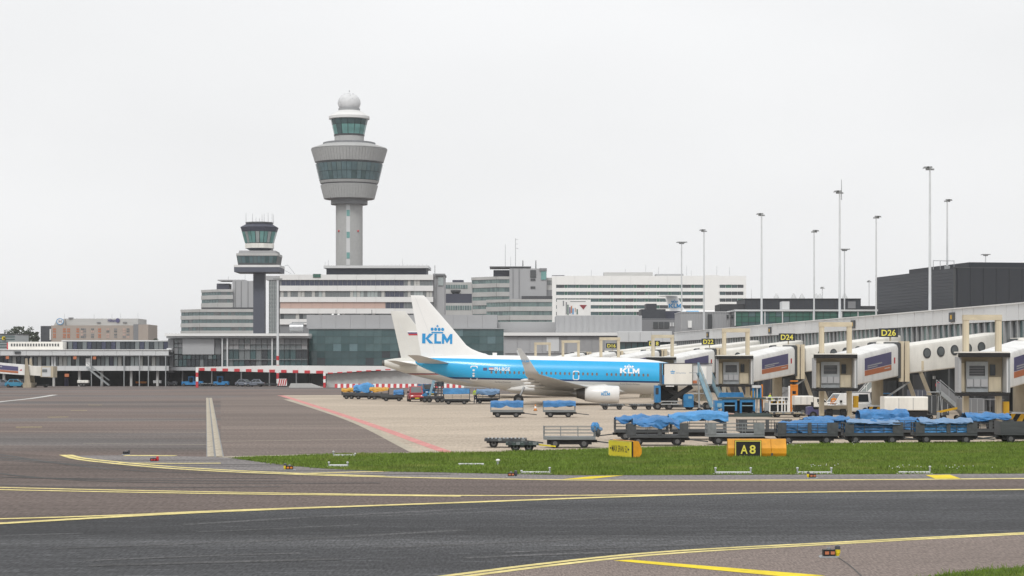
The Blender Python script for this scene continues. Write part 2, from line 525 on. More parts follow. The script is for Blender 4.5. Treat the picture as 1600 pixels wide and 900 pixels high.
# markings painted on the ground: each line its own part of the ground
mk = .012
stripe('edge_line', [(97, 711), (118, 717), (160, 722.5), (250, 731), (350, 737), (450, 741), (600, 745.5), (800, 749), (1000, 751), (1300, 750.2), (1600, 748), (2000, 745)], [.32, .66], mk, 'line_yellow', ground)
stripe('edge_line', [(108, 711), (127, 715.6), (165, 720.2), (250, 728.2), (350, 734.6), (450, 739.2), (600, 744.5)], [.32, .45], mk + .002, 'line_yellow', ground)
stripe('edge_line', [(450, 741), (530, 738.6), (605, 736.8)], .5, mk + .004, 'line_yellow', ground)
stripe('edge_line', [(185, 723.5), (260, 724.3), (345, 724)], .55, mk, 'line_yellow', ground)
stripe('edge_line', [(195, 712), (275, 712.3)], .8, mk, 'line_yellow', ground)
stripe('centre_line', [(-300, 753), (0, 762), (360, 769.5), (720, 774.5), (1000, 773.6), (1140, 771.5)], .42, mk, 'line_yellow', ground)
stripe('centre_line', [(-300, 757), (0, 765.5), (360, 772), (720, 775.8)], .42, mk + .002, 'line_yellow', ground)
stripe('centre_line', [(-300, 836), (0, 818.5), (330, 800.5), (700, 786.5), (1130, 772), (1600, 765.3), (2200, 757)], .55, mk + .004, 'line_yellow', ground)
stripe('centre_line', [(-300, 818), (0, 811.5), (190, 805.5), (330, 799.3), (520, 792.4)], .42, mk + .006, 'line_yellow', ground)
stripe('edge_line', [(600, 919), (705, 899.5), (1000, 865.6), (1300, 848.3), (1600, 833), (2200, 806)], .27, mk, 'line_yellow', ground)
stripe('edge_line', [(620, 921), (725, 901.5), (1010, 868.4), (1300, 850.8), (1600, 835), (2200, 808)], .27, mk, 'line_yellow', ground)
poly_px('chevron', [(958, 876.5), (985, 875.2), (1290, 900), (1240, 903)], mk, 'line_bright', ground)
poly_px('chevron', [(878, 749.3), (925, 744.5), (975, 743), (925, 748.5)], mk, 'line_bright', ground)
poly_px('chevron', [(1446, 742.6), (1484, 742), (1502, 748.4), (1462, 748.6)], mk, 'line_bright', ground)
stripe('white_line', [(-60, 637), (0, 628), (50, 622.5), (86, 617)], [.5, .9], mk, 'line_white', ground)
for a in (((25, 667.6), (66, 667.4)), ((75, 652), (107, 651.6)), ((110, 641.5), (136, 641.3)), ((138, 633), (160, 633))):
    stripe('faded_dash', a, .5, mk, 'line_yellow', ground)
stripe('red_line', [(438, 618), (446, 620), (470, 627.5), (530, 647), (600, 671), (660, 693), (705, 709)], [.9, .65], mk, 'line_red', apron)
stripe('edge_strip', [(448, 624), (500, 640), (560, 661.5), (652, 708)], [.9, .55], mk - .003, 'slab_concrete', apron)
stripe('kerb_strip', [(345, 714.6), (450, 711.5), (560, 708.6), (650, 707.6)], [.9, .5], .009, 'slab_concrete', ground)
for a in (((130, 693), (330, 695)), ((0, 660), (320, 657)), ((345, 690), (700, 684)), ((345, 667), (560, 664)), ((0, 674), (330, 676)), ((345, 641), (500, 640))):
    stripe('joint', a, .22, .008, 'slab_concrete', ground)

# tyre marks, worn into the foreground taxiway
for k in range(9):
    y0 = 715 + k * 5.2 + random.uniform(-2, 2)
    x0 = random.uniform(-300, 0)
    stripe('tyre_mark', [(x0, y0 - random.uniform(20, 34)), (x0 + 180, y0 - 4), (x0 + 420, y0 + 5), (x0 + 720, y0 + random.uniform(3, 8))], .35, .009 + .0004 * k, 'tyre_mark', ground)

rw = random.Random(12)
for k in range(16):
    y0 = 795 + k * 6.5 + rw.uniform(-3, 3); x0 = rw.uniform(-200, 1000)
    ln = rw.uniform(200, 600); sl = -.04 + rw.uniform(-.015, .015)
    if y0 < 822 - .05 * x0 + 6: continue
    if y0 + sl * ln > 905 - max(0, x0 + ln - 700) * .09: continue
    stripe('worn_streak', [(x0, y0), (x0 + ln * .5, y0 + sl * ln * .5 + rw.uniform(-1, 1)), (x0 + ln, y0 + sl * ln)], rw.uniform(.15, .5), .0075 + .0002 * k, 'asphalt_worn', ground)

# concrete drain: two rows of slabs with an open joint
drain = structure(MB().add([gp(322, 622, .005), gp(331.5, 622, .005), gp(350, 714, .005), gp(322.5, 714, .005)], [(0, 1, 2, 3)]).build('drain_channel', 'panel_mid'))
(ax, ay, _), (bx, by, _) = gp(326.6, 622), gp(336, 714)
ul = math.hypot(bx - ax, by - ay)
nsl = 44
du = Vector(((bx - ax) / ul, (by - ay) / ul)); dn = Vector((-du.y, du.x))
hw = (gp(347, 713)[0] - gp(323, 713)[0]) / 2
slab_me = MB().box(-.5, .5, -.5, .5, 0, .03).mesh('slab', 'slab_concrete')
ang = math.atan2(du.y, du.x)
for k in range(nsl):
    c = Vector((ax, ay)) + du * (ul * (k + .5) / nsl)
    for sgn in (-1, 1):
        q = c + dn * sgn * (hw / 2 + .02)
        link('slab', slab_me, drain, (q.x, q.y, .004 + random.uniform(0, .012)), (0, 0, ang + random.uniform(-.002, .002)), (ul / nsl - .12, hw - .06, 1))

# ---------------------------------------------------------------- grass islands
def grass(name, label, pts, n, hmin, hmax, seed, wide=.012):
    rs = np.random.RandomState(seed)
    P = np.array([gp(x, y)[:2] for x, y in pts])
    lo, hi = P.min(0), P.max(0)
    def inside(q):
        c = np.zeros(len(q), bool)
        j = len(P) - 1
        for i in range(len(P)):
            xi, yi = P[i]; xj, yj = P[j]
            hit = ((yi > q[:, 1]) != (yj > q[:, 1])) & (q[:, 0] < (xj - xi) * (q[:, 1] - yi) / (yj - yi + 1e-12) + xi)
            c ^= hit
            j = i
        return c
    q = lo + rs.rand(int(n * 2.5), 2) * (hi - lo)
    q = q[inside(q)][:n]
    k = len(q)
    q = q + rs.randn(k, 2) * .16
    patch = .5 + .5 * np.sin(q[:, 0] * .9 + 2 * np.sin(q[:, 1] * .37)) * np.sin(q[:, 1] * .6 + 1.3 * np.sin(q[:, 0] * .5))
    h = (hmin + (hmax - hmin) * rs.rand(k) ** 1.6) * (.65 + .6 * patch)
    a = rs.rand(k) * 2 * np.pi
    w = wide * (1 + rs.rand(k))
    lean = rs.randn(k, 2) * .35 * h[:, None]
    v = np.zeros((k, 3, 3))
    v[:, 0, 0] = q[:, 0] - w * np.cos(a); v[:, 0, 1] = q[:, 1] - w * np.sin(a)
    v[:, 1, 0] = q[:, 0] + w * np.cos(a); v[:, 1, 1] = q[:, 1] + w * np.sin(a)
    v[:, 2, 0] = q[:, 0] + lean[:, 0]; v[:, 2, 1] = q[:, 1] + lean[:, 1]; v[:, 2, 2] = h
    v[:, :2, 2] = .01
    me = bpy.data.meshes.new(name)
    me.vertices.add(3 * k); me.vertices.foreach_set('co', v.ravel())
    me.loops.add(3 * k); me.loops.foreach_set('vertex_index', np.arange(3 * k))
    me.polygons.add(k); me.polygons.foreach_set('loop_start', np.arange(k) * 3)
    try: me.polygons.foreach_set('loop_total', np.full(k, 3))
    except Exception: pass
    me.materials.append(M('grass_blade'))
    me.update(); me.validate()
    o = link(name, me)
    o['kind'] = 'stuff'; o['label'] = label; o['category'] = 'grass'
    return o

ISL = [(362, 716), (420, 713.5), (560, 709.5), (640, 708.7), (720, 708.3), (850, 704.5), (960, 701.5), (1130, 697.5), (1300, 694), (1640, 690), (1900, 688), (1900, 738.5), (1600, 740.2),
       (1300, 741.5), (1000, 742.8), (900, 742.8), (780, 740.5), (700, 738.7), (600, 737), (500, 732), (450, 727.5), (400, 721)]
structure(poly_px('verge', ISL, .016, 'soil_green'))
grass('grass', 'long strip of mown green grass between apron and taxiway', ISL, 330000, .04, .16, 3)
COR = [(1440, 905), (1475, 898), (1530, 891.5), (1600, 887), (1900, 878), (1900, 1000), (1440, 1000)]
structure(poly_px('verge', COR, .016, 'soil_green'))
grass('grass', 'small corner of green grass at the bottom right of the picture', COR, 26000, .04, .13, 4, .007)
dz = MB(); rs_ = random.Random(5)
for k in range(70):
    base = rs_.choice([(1245, 698), (1345, 695.5), (1160, 699), (1410, 734), (1280, 733), (1500, 735), (1225, 699)])
    x, y, _ = gp(base[0] + rs_.gauss(0, 18), base[1] + rs_.gauss(0, 1.2))
    h = rs_.uniform(.1, .22); r = .016
    dz.add([(x - r, y, h - r), (x + r, y, h - r), (x + r, y, h + r), (x - r, y, h + r)], [(0, 1, 2, 3)])
o = dz.build('daisies', 'daisy'); o['kind'] = 'stuff'; o['label'] = 'white daisies scattered along the edges of the grass strip'; o['category'] = 'flowers'
# ---------------------------------------------------------------- buildings
class Bd:
    """a building that faces the camera square on: px/py name bearings, s is photo pixels per metre at its front"""
    def __init__(self, name, label, cat, pxc, s, group=None):
        self.D = F / s; self.X0 = wx(pxc, self.D)
        self.o = thing(name, label, cat, (self.X0, self.D, 0), 0, group)
    def X(self, px, d=0.0): return wx(px, self.D + d) - self.X0
    def Z(self, py, d=0.0): return max(0.0, wz(py, self.D + d))
    def box(self, name, m, x0, x1, y0, y1, d0=0.0, d1=20.0, parent=None):
        z0 = 0.0 if y1 is None else self.Z(y1, d0)
        return pbox(name, parent or self.o, m, self.X(x0, d0), self.X(x1, d0), d0, d1, z0, self.Z(y0, d0))
    def row(self, name, m, x0, x1, y0, y1, n, gap=.8, d0=.1, th=.15):
        """n separate panes side by side; gap in photo pixels"""
        st = (x1 - x0) / n
        for k in range(n):
            mm = m if isinstance(m, str) else random.choice(m)
            self.box(name, mm, x0 + st * k + gap / 2, x0 + st * (k + 1) - gap / 2, y0, y1, d0, d0 + th)
    def mast(self, name, px, y0, y1, wpx, m='steel', d=3.0):
        z0, z1 = self.Z(y1, d), self.Z(y0, d)
        r = wpx / 2 * (self.D + d) / F
        return MB().tube((self.X(px, d), d, z0), (self.X(px, d), d, z1), r, r * .7, 6).build(name, m, self.o)
    def text(self, s, m, x0, x1, y0, y1, d, bold=0.0):
        return text(self.o, s, m, flat(self.X(x0, d), self.X(x1, d), self.Z(y1, d), self.Z(y0, d), d), bold)

# --- tall control tower (lathe: radius and height measured in pixels, 4.39 px per metre)
def control_tower():
    s = 4.39; D = F / s
    t = thing('control_tower', 'tall round concrete control tower with white radome ball on top', 'control tower', (wx(545.7, D), D, 0))
    Z = lambda py: wz(py, D)
    def pr(lst): return [(r / s, Z(y)) for r, y in lst]
    sh = MB().lathe([(21 / s, 0)] + pr([(21, 320)]), 32).build('shaft', 'tower_concrete', t, True)
    pbox('window_strip', sh, 'panel_light', -3 / s, 3 / s, -21.3 / s, -19 / s, Z(415), Z(321))
    for y in (334, 368, 400):
        pbox('window', sh, 'glass_aqua', -2.5 / s, 2.5 / s, -21.8 / s, -21 / s, Z(y + 5), Z(y - 4.5))
    for x in (-15, 15):
        MB().sphere((x / s, -math.sqrt(21 ** 2 - 15 ** 2) / s - .1, Z(362)), .38, 8, 6).build('warning_light', 'stripe_red', t)
    MB().lathe(pr([(21.2, 320), (28.7, 320), (28.7, 312.5), (30, 311)]), 32).build('collar', 'panel_mid', t, True)
    MB().lathe(pr([(30, 312), (38.5, 311.5), (44, 290), (42, 288)]), 48).build('lower_core', 'concrete_grey', t, True)
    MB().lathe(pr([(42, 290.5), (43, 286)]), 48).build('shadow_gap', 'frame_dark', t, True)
    MB().lathe(pr([(45, 287.4), (46.4, 283.5), (44, 283)]), 48).build('ledge', 'tower_concrete', t, True)
    MB().lathe(pr([(45.2, 283.5), (51, 256.5)]), 48).build('office_core', 'glass_teal3', t, True)
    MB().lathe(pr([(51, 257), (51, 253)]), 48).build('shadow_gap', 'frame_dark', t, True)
    MB().lathe(pr([(52, 254.5), (58, 234.5), (59.4, 233.5), (58.5, 232), (41, 226.2)]), 48).build('upper_core', 'tower_concrete', t, True)
    MB().lathe(pr([(41, 227), (41, 223.6), (39, 223)]), 40).build('terrace_edge', 'panel_mid', t, True)
    def ring(name, m, r0, y0, r1, y1, n, gap, out):
        """n separate cladding panels round a ring: bottom r0,y0 to top r1,y1"""
        for k in range(n):
            a0 = 2 * math.pi * (k + gap / 2) / n; a1 = 2 * math.pi * (k + 1 - gap / 2) / n
            if math.sin((a0 + a1) / 2) > .35: continue         # back of the tower, never in view
            b = []; tp = []
            for rr, y, dst in ((r0, y0, b), (r1, y1, tp)):
                for aa, o_ in ((a0, out), (a1, out), (a1, -.3), (a0, -.3)):
                    dst.append(((rr / s + o_) * math.cos(aa), (rr / s + o_) * math.sin(aa), Z(y)))
            mm = m if isinstance(m, str) else random.choice(m)
            MB().hexa(b, tp).build(name, mm, t)
    ring('panel', 'tower_concrete', 39, 311, 44.4, 290.4, 60, .08, .12)
    ring('panel', 'tower_concrete', 53, 254, 59, 234.6, 72, .08, .12)
    ring('window', ['glass_teal4', 'glass_teal2', 'glass_teal4'], 46.3, 282.7, 49.2, 270.6, 40, .09, .1)
    ring('window', ['glass_teal4', 'glass_sage2', 'glass_teal4'], 49.4, 269.8, 52.3, 257.4, 40, .09, .1)
    MB().lathe(pr([(23, 224), (23, 213)]), 32).build('cab_base', 'tower_concrete', t, True)
    MB().lathe(pr([(22.6, 213), (27.6, 186)]), 16, a0=math.pi / 16).build('cab_core', 'glass_teal3', t)
    ring('cab_window', ['glass_aqua', 'glass_teal2', 'glass_aqua'], 23.6, 210.5, 26.8, 196, 16, .1, .05)
    ring('cab_window', ['glass_teal2', 'glass_teal'], 27, 195.2, 29, 187, 16, .1, .05)
    ring('sill', 'frame_dark', 23.2, 213.2, 23.7, 210.8, 16, .02, .1)
    MB().lathe(pr([(29, 187), (31.8, 186.4), (32, 182.6), (31, 181.5), (17.5, 173.4)]), 40).build('cab_roof', 'white_clad', t, True)
    MB().lathe(pr([(16.5, 174), (17.2, 170)]), 32).build('radome_base', 'frame_grey', t, True)
    rb = MB(); rb.sphere((0, 0, Z(161)), 17.8 / s, 24, 16, 1, 1, .86)
    rd = rb.build('radome', 'radome', t, True)
    for k in range(44):
        a = random.uniform(math.pi, 2 * math.pi); e = random.uniform(-.5, 1.2)
        c = (17.8 / s * math.cos(a) * math.cos(e), 17.8 / s * math.sin(a) * math.cos(e), Z(161) + .86 * 17.8 / s * math.sin(e))
        MB().sphere(c, .12, 6, 4).build('rivet_boss', 'frame_grey', rd)
    MB().tube((0, 0, Z(144)), (0, 0, Z(141)), .12, .08, 6).build('finial', 'frame_dark', rd)
control_tower()

# --- old control tower
def old_tower():
    s = 4.6; D = F / s
    t = thing('control_tower', 'shorter old control tower with dark shaft and stepped glass cab', 'control tower', (wx(405.5, D), D, 0))
    Z = lambda py: wz(py, D)
    def fr(name, m, h0, y0, h1, y1, n=8, par=None):
        a0 = math.pi / n
        k = 1 / math.cos(a0)
        return MB().lathe([(h0 * k / s, Z(y0)), (h1 * k / s, Z(y1))], n, a0=a0).build(name, m, par or t)
    pbox('shaft', t, 'slate', -8.8 / s, 8.8 / s, -8.8 / s, 8.8 / s, 0, Z(425))
    def sq(name, m, h0, y0, h1, y1):
        b = [(-h0 / s, -h0 / s, Z(y0)), (h0 / s, -h0 / s, Z(y0)), (h0 / s, h0 / s, Z(y0)), (-h0 / s, h0 / s, Z(y0))]
        p = [(-h1 / s, -h1 / s, Z(y1)), (h1 / s, -h1 / s, Z(y1)), (h1 / s, h1 / s, Z(y1)), (-h1 / s, h1 / s, Z(y1))]
        return MB().hexa(b, p).build(name, m, t)
    sq('deck_slab', 'slate', 35, 426.5, 35.2, 419); sq('deck_rim', 'white_clad', 35.5, 419, 35.5, 415.6)
    sq('gallery', 'frame_dark', 29.5, 415.6, 31.8, 401)
    for k in range(10):
        x0 = -29.3 + k * 5.9
        b = [((x0 + .35) / s, -30.2 / s, Z(412)), ((x0 + 5.5) / s, -30.2 / s, Z(412)), ((x0 + 5.5) / s, -29 / s, Z(412)), ((x0 + .35) / s, -29 / s, Z(412))]
        p = [((x0 * 1.06 + .35) / s, -32.1 / s, Z(402)), ((x0 * 1.06 + 5.7) / s, -32.1 / s, Z(402)), ((x0 * 1.06 + 5.7) / s, -30 / s, Z(402)), ((x0 * 1.06 + .35) / s, -30 / s, Z(402))]
        MB().hexa(b, p).build('window', random.choice(['glass_teal4', 'glass_teal2', 'glass_sage2']), t)
    sq('gallery_roof', 'concrete_light', 32.2, 401, 32, 397.4); sq('roof_step', 'concrete_grey', 29, 397.4, 28, 393)
    fr('cab_foot', 'slate', 9, 395, 20.5, 388.3); fr('cab_ring', 'warm_white', 21.6, 388.3, 21.6, 381)
    fr('cab_core', 'glass_teal3', 20.6, 381, 25.6, 360); fr('fascia', 'navy_clad', 26.2, 362.5, 28.4, 355.4)
    a0 = math.pi / 8; kk = 1 / math.cos(a0)
    for k in range(8):
        a = a0 + k * math.pi / 4
        if math.sin(a + a0) > .3: continue
        for j in range(3):
            pts = []
            for h, y in ((21.2, 380), (25.8, 362.8)):
                p0 = Vector((h * kk / s * math.cos(a), h * kk / s * math.sin(a), Z(y))); p1 = Vector((h * kk / s * math.cos(a + 2 * a0), h * kk / s * math.sin(a + 2 * a0), Z(y)))
                nrm = Vector((math.cos(a + a0), math.sin(a + a0), 0))
                q0, q1 = p0.lerp(p1, j / 3 + .03), p0.lerp(p1, (j + 1) / 3 - .03)
                pts.append([q0 + nrm * .12, q1 + nrm * .12, q1 - nrm * .2, q0 - nrm * .2])
            MB().hexa(pts[0], pts[1]).build('cab_window', 'glass_aqua' if j != 1 else 'glass_pale', t)
    fr('cab_roof', 'navy_clad', 28.4, 355.4, 19, 350); fr('roof_deck', 'frame_dark', 20.7, 350, 20.7, 347.6)
    for i, (dx, y) in enumerate(((-20, 333), (-10, 334), (-5, 340), (0, 341), (4, 334), (7, 333.5), (13, 332), (19, 333), (21, 334))):
        MB().tube((dx / s, (-8 + i * 2) / s, Z(348)), (dx / s, (-8 + i * 2) / s, Z(y)), .09, .05, 5).build('antenna', 'steel', t)
    MB().tube((20 / s, -5 / s, Z(398)), (20 / s, -5 / s, Z(388)), .5, .5, 6).build('vent', 'concrete_grey', t)
    for a, b in (((36, 417), (44, 414)), ((44, 414), (55, 428)), ((36, 421), (50, 428))):
        MB().bar((a[0] / s, 0, Z(a[1])), (b[0] / s, 0, Z(b[1])), .12, .12).build('stair_rail', 'steel', t)
old_tower()

# --- white terminal office with ribbon windows
b = Bd('office_building', 'long white terminal office with ribbon windows and a pink band, below the tall tower', 'building', 558, 4.8)
b.box('core', 'panel_mid', 437, 677, 431, None, .25, 25)
for y0, y1 in ((429, 437.3), (446.3, 454.6), (464, 472), (482, 490), (498.5, 507)):
    for k in range(8):
        b.box('spandrel', 'white_clad', 437 + 30 * k + .12, 437 + 30 * (k + 1) - .12, y0, y1, -.35, .4)
b.row('window', 'glass_navy', 439.5, 631, 437.4, 446.3, 26, .8); b.row('window', ['glass_grey', 'blind', 'glass_grey'], 632, 675.5, 437.4, 446.3, 9, .8)
b.row('window', ['glass_grey', 'blind', 'glass_grey', 'glass_pale'], 438, 601, 454.8, 463.8, 30, .8); b.row('window', 'glass_navy', 602, 631, 454.8, 463.8, 4, .8)
b.row('window', ['glass_grey', 'blind', 'glass_pale'], 632, 675.5, 454.8, 463.8, 9, .8)
for k in range(10): b.box('pink_panel', 'pink_clad', 438 + 16.4 * k + .1, 438 + 16.4 * (k + 1) - .1, 472.2, 481.8, .05, .35)
b.row('window', 'glass_navy', 603, 631, 472.4, 481.6, 4, .8); b.row('window', ['glass_grey', 'blind'], 632, 675.5, 472.4, 481.6, 9, .8)
b.row('window', ['blind', 'glass_grey', 'glass_grey', 'glass_dark'], 438, 675.5, 490.2, 498.3, 40, .8)
b.box('penthouse', 'navy_clad', 510, 666, 419, 430, 4, 20); b.box('penthouse_roof', 'panel_light', 505.5, 670, 414.8, 418.8, 2, 22)
for k in range(12): b.box('rooftop_rail', 'steel', 600 + k * 6, 600.4 + k * 6, 412.8, 414.8, 2.2, 2.4)
b.box('roof_hatch', 'glass_green', 489, 501, 428, 433.5, -.6, 2); b.mast('chimney', 679.5, 414.5, 470, 1.6, 'steel', 1)
b.mast('antenna', 629, 404, 415, .5, 'steel'); b.mast('antenna', 513, 406, 415, .6, 'steel'); b.mast('antenna', 508, 409, 416, .6, 'steel')
tw = b.box('stair_tower', 'glass_pale', 420, 436, 437, None, .5, 6)
b.box('tower_cap', 'panel_grey', 415.5, 437, 431, 437.4, 0, 7)
for x in (420, 424, 428, 432, 435.4): b.box('lattice_post', 'frame_grey', x, x + .5, 437.4, 520, -.1, .45)
for k in range(14): b.box('lattice_beam', 'frame_grey', 420, 436, 440 + 6 * k, 440.6 + 6 * k, -.2, -.12)
b.box('stair_core', 'panel_grey', 677.6, 694, 430.5, None, 3, 20); b.box('stair_glass', 'glass_pale', 684.5, 693, 433, 446, 2.6, 2.95)
b.box('core_cap', 'panel_mid', 676.5, 695, 427.6, 430.4, 2, 20)

# --- stepped grey office left, behind the old tower
b = Bd('office_building', 'stepped grey office with curved corner, left of the old control tower', 'building', 340, 3.6)
def curved(bld, x0, x1, xc, y0, y1, rows, n, body='concrete_light', glass=('glass_grey', 'glass_dark', 'glass_teal'), d=0.0):
    """front with a bevelled left flank: bands of wall with rows of panes between them"""
    flank = [(x0, 9.0 + d), (xc, d)]
    ys = [y0] + [v for r in rows for v in r] + [y1]
    bld.box('core', 'panel_mid', xc, x1 - .5, y0 + .5, y1, d + .6, d + 25)
    def piece(nm, m, a, c, ya, yb, off):
        (xa, da), (xb, db) = a, c
        Pa = (bld.X(xa, da), da); Pb = (bld.X(xb, db), db)
        dx, dy = Pb[0] - Pa[0], Pb[1] - Pa[1]; L = math.hypot(dx, dy); nx, ny = dy / L, -dx / L
        z0 = 0.0 if yb is None else bld.Z(yb, d); z1 = bld.Z(ya, d)
        q = [(Pa[0] + nx * off, Pa[1] + ny * off), (Pb[0] + nx * off, Pb[1] + ny * off), (Pb[0] - nx * .5, Pb[1] - ny * .5), (Pa[0] - nx * .5, Pa[1] - ny * .5)]
        MB().hexa([(u, v, z0) for u, v in q], [(u, v, z1) for u, v in q]).build(nm, m, bld.o)
    segs = [flank[0], flank[1]], [flank[1], (x1, d)]
    for i in range(0, len(ys), 2):
        for a, c in segs: piece('spandrel', body, a, c, ys[i], ys[i + 1], .3)
    for ya, yb in rows:
        for si, (a, c) in enumerate(segs):
            k = max(2, int(n * (c[0] - a[0]) / (x1 - x0)))
            for j in range(k):
                u0, u1 = (j + .06) / k, (j + .94) / k
                L = lambda u: (a[0] + (c[0] - a[0]) * u, a[1] + (c[1] - a[1]) * u)
                piece('window', random.choice(glass), L(u0), L(u1), ya, yb, .05)
curved(b, 283, 400, 312, 483, None, [(487.5, 493), (499, 504.8), (511, 516.6)], 22, 'concrete_light', ('glass_sage2', 'glass_grey', 'glass_sage2'))
curved(b, 315, 364, 341, 452, 482, [(456, 461), (467.3, 473)], 12, 'concrete_light', ('glass_sage2', 'glass_grey', 'glass_sage2'), 8)
b.box('plant_room', 'navy_clad', 338.5, 358, 443, 452, 12, 20); b.box('roof_slab', 'panel_grey', 340, 382, 437, 438.6, 10, 24)
b.box('service_core', 'panel_grey', 363, 398, 438.8, None, 9.5, 26)
for x in (367.5, 376.5, 387): b.box('core_joint', 'panel_mid', x, x + .7, 439.5, 480, 9.2, 9.45)
b.box('plant_strip', 'roof_dark', 315, 400, 480.3, 483, 4, 20)
for x, y in ((383, 429), (357, 432)): b.mast('antenna', x, y, 438, .6, 'steel', 12)

# --- glass and grey office right of the fin
b = Bd('office_building', 'banded grey office with tall blank service core and roof antennas', 'building', 800, 3.8)
curved(b, 737, 800, 776, 432, None, [(436.5, 442.5), (449, 456), (463, 469), (476.5, 482.5), (490, 493)], 18, 'concrete_light', ('glass_sage', 'glass_sage', 'glass_sage2'), 3)
curved(b, 760, 863, 797, 467.5, None, [(472, 479), (486, 492.5), (500, 503)], 26, 'concrete_light', ('glass_sage', 'glass_sage', 'glass_sage2'), -6)
b.box('service_core', 'panel_grey', 796, 854, 419.5, None, 2, 26)
for x in (801, 810.5): b.box('core_joint', 'panel_mid', x, x + 1.2, 420, 466, 1.7, 1.95)
b.box('core_slot', 'frame_dark', 828.5, 837.5, 422, 434, 1.7, 1.95); b.box('core_slot', 'frame_dark', 829, 836.5, 435.5, 438.5, 1.7, 1.95); b.box('core_slot', 'frame_dark', 829, 836.5, 447.5, 451, 1.7, 1.95)
b.box('stair_glass', 'glass_aqua', 845.5, 853.5, 424, 437, 1.6, 1.9); b.box('core_cap', 'panel_mid', 843, 854.5, 419, 423, 1.4, 20)
b.box('plant_room', 'navy_clad', 771, 796, 422, 432, 8, 20); b.box('roof_slab', 'panel_mid', 765, 830, 416, 417.4, 4, 24)
b.box('plant_strip', 'roof_dark', 815, 863, 462.5, 467.6, -1, 8)
for x, y, w in ((789.5, 382, .8), (805.5, 372, 1.0), (798, 401, .6)): b.mast('antenna', x, y, 417, w, 'steel', 10)
for x in (817, 837.3): b.mast('chimney', x, 407, 420, 1.8, 'frame_dark', 8)
for y in (374, 381, 388): b.box('antenna_arm', 'steel', 805.5, 810, y, y + .5, 9.9, 10.1)
b.box('link_wing', 'concrete_light', 854, 862.5, 434, None, 6, 20); b.row('window', 'glass_grey', 855, 862, 438, 445, 3, .6, 5.8)
b.box('link_dark', 'panel_mid', 854, 862.5, 453, 467, 4, 5.8)

# --- low grey block between the white office and the banded one
b = Bd('office_building', 'low grey office with dark plant room between the white and banded offices', 'building', 712, 4.2)
b.box('wall', 'concrete_light', 695, 737, 441, None, 6, 20); b.row('window', ['glass_sage', 'glass_sage2'], 696, 731, 445, 450.8, 9, .7, 5.8)
b.box('roof_plant', 'navy_clad', 707, 724, 437.5, 441, 8, 16); b.box('plant_room', 'navy_clad', 695, 737, 459, 473.4, 2, 6); b.box('side_wing', 'concrete_grey', 676, 695, 462, 473.4, 2.2, 6)
b.box('lower_wall', 'concrete_light', 676, 737.5, 473.5, None, 0, 12); b.row('window', ['glass_sage', 'glass_sage2'], 678, 737, 477.5, 484.4, 16, .7, -.12)
MB().lathe([(1.2, 0), (1.9, .8), (1.9, 1.4)], 12, b.X(712, 4), 4).build('cooling_tower', 'frame_dark', b.o, loc=(0, 0, b.Z(459, 4)))

# --- white hotel-like office with dark ribbon windows
b = Bd('office_building', 'white office slab with five rows of dark ribbon windows', 'building', 1014, 3.2)
b.box('core', 'office_white', 862.6, 1165, 432, None, .5, 22)
top = [(862, 1166, 431, 445)]
for y0, y1 in ((431, 444.8), (449.9, 455.6), (461, 466.2), (471.6, 476.8), (482.2, 487.2), (492.6, 506)):
    for k in range(8): b.box('spandrel', 'office_white', 869 + 29 * k + .06, 869 + 29 * (k + 1) - .06, y0, y1, -.2, .49)
    b.box('spandrel', 'office_white', 1124, 1162, y0, y1, -.2, .49)
b.box('pier', 'office_white', 862, 868.9, 431, 506, -.25, .5); b.box('pier', 'office_white', 1101, 1124, 430, 506, -.25, .5); b.box('pier', 'office_white', 1162, 1166, 431, 506, -.25, .5)
for i, (y0, y1) in enumerate(((444.8, 449.9), (455.6, 461), (466.2, 471.6), (476.8, 482.2), (487.2, 492.6))):
    x = 869.0
    k = 0
    while x < 1100:
        w = 13 if k % 2 == 0 else 5
        b.box('window', 'glass_green' if w < 8 else random.choice(['glass_dark', 'glass_teal', 'glass_teal']), x, min(1100.8, x + w - .5), y0 - .1, y1 + .1, .1, .3)
        x += w; k += 1
    b.row('window', ['glass_dark', 'glass_teal3', 'glass_green'], 1124.5, 1161.5, y0 - .1, y1 + .1, 4, .5)
b.box('roof_plant', 'concrete_light', 944, 1020, 425.5, 432, 4, 14); b.box('roof_plant', 'panel_grey', 1025, 1068, 428, 431.5, 4, 14); b.box('roof_plant', 'navy_clad', 862.6, 882, 430, 433, 6, 14)
for x, y in ((924, 421), (943, 425), (977, 420), (1009, 414), (1029, 417), (1073, 415), (1080, 422), (1120, 416), (1140, 417), (1174, 452)): b.mast('antenna', x, y, 432 if x < 1170 else 470, .55, 'steel', 5)

# --- hotel at the far left
b = Bd('hotel', 'brown hotel block with blue sign lettering on its white roof storey', 'building', 148, 4.0)
b.box('main_wall', 'brick_tan', 80, 208.3, 508.5, None, 0, 25); b.box('side_block', 'dark_clad', 63.5, 79.9, 509.3, None, 2, 20); b.box('right_block', 'panel_mid', 208.4, 216, 506.7, None, -.5, 20)
b.box('right_wall', 'brick_tan', 216.1, 231.5, 507, None, -.8, 20); b.box('roof_storey', 'concrete_light', 101, 215.5, 497.8, 508.4, 3, 22)
b.box('entrance_strip', 'white_clad', 77.5, 79.6, 514, 531, -.6, 1.9)
for xc in (85, 100.5, 107, 121.5, 128.5, 132, 144.5, 155.5, 168.5, 180.5, 194, 200):
    for yy in (513, 516.6, 521.5, 525.2):
        b.row('window', 'ad_orange' if xc < 128 or 150 < xc < 160 else random.choice(['pink_clad', 'panel_mid', 'glass_grey']), xc - 2.4, xc + 2.4, yy, yy + 2.7, 2, .7, -.15)
sgx, sgz = b.X(94, .8), b.Z(502.3, .8)
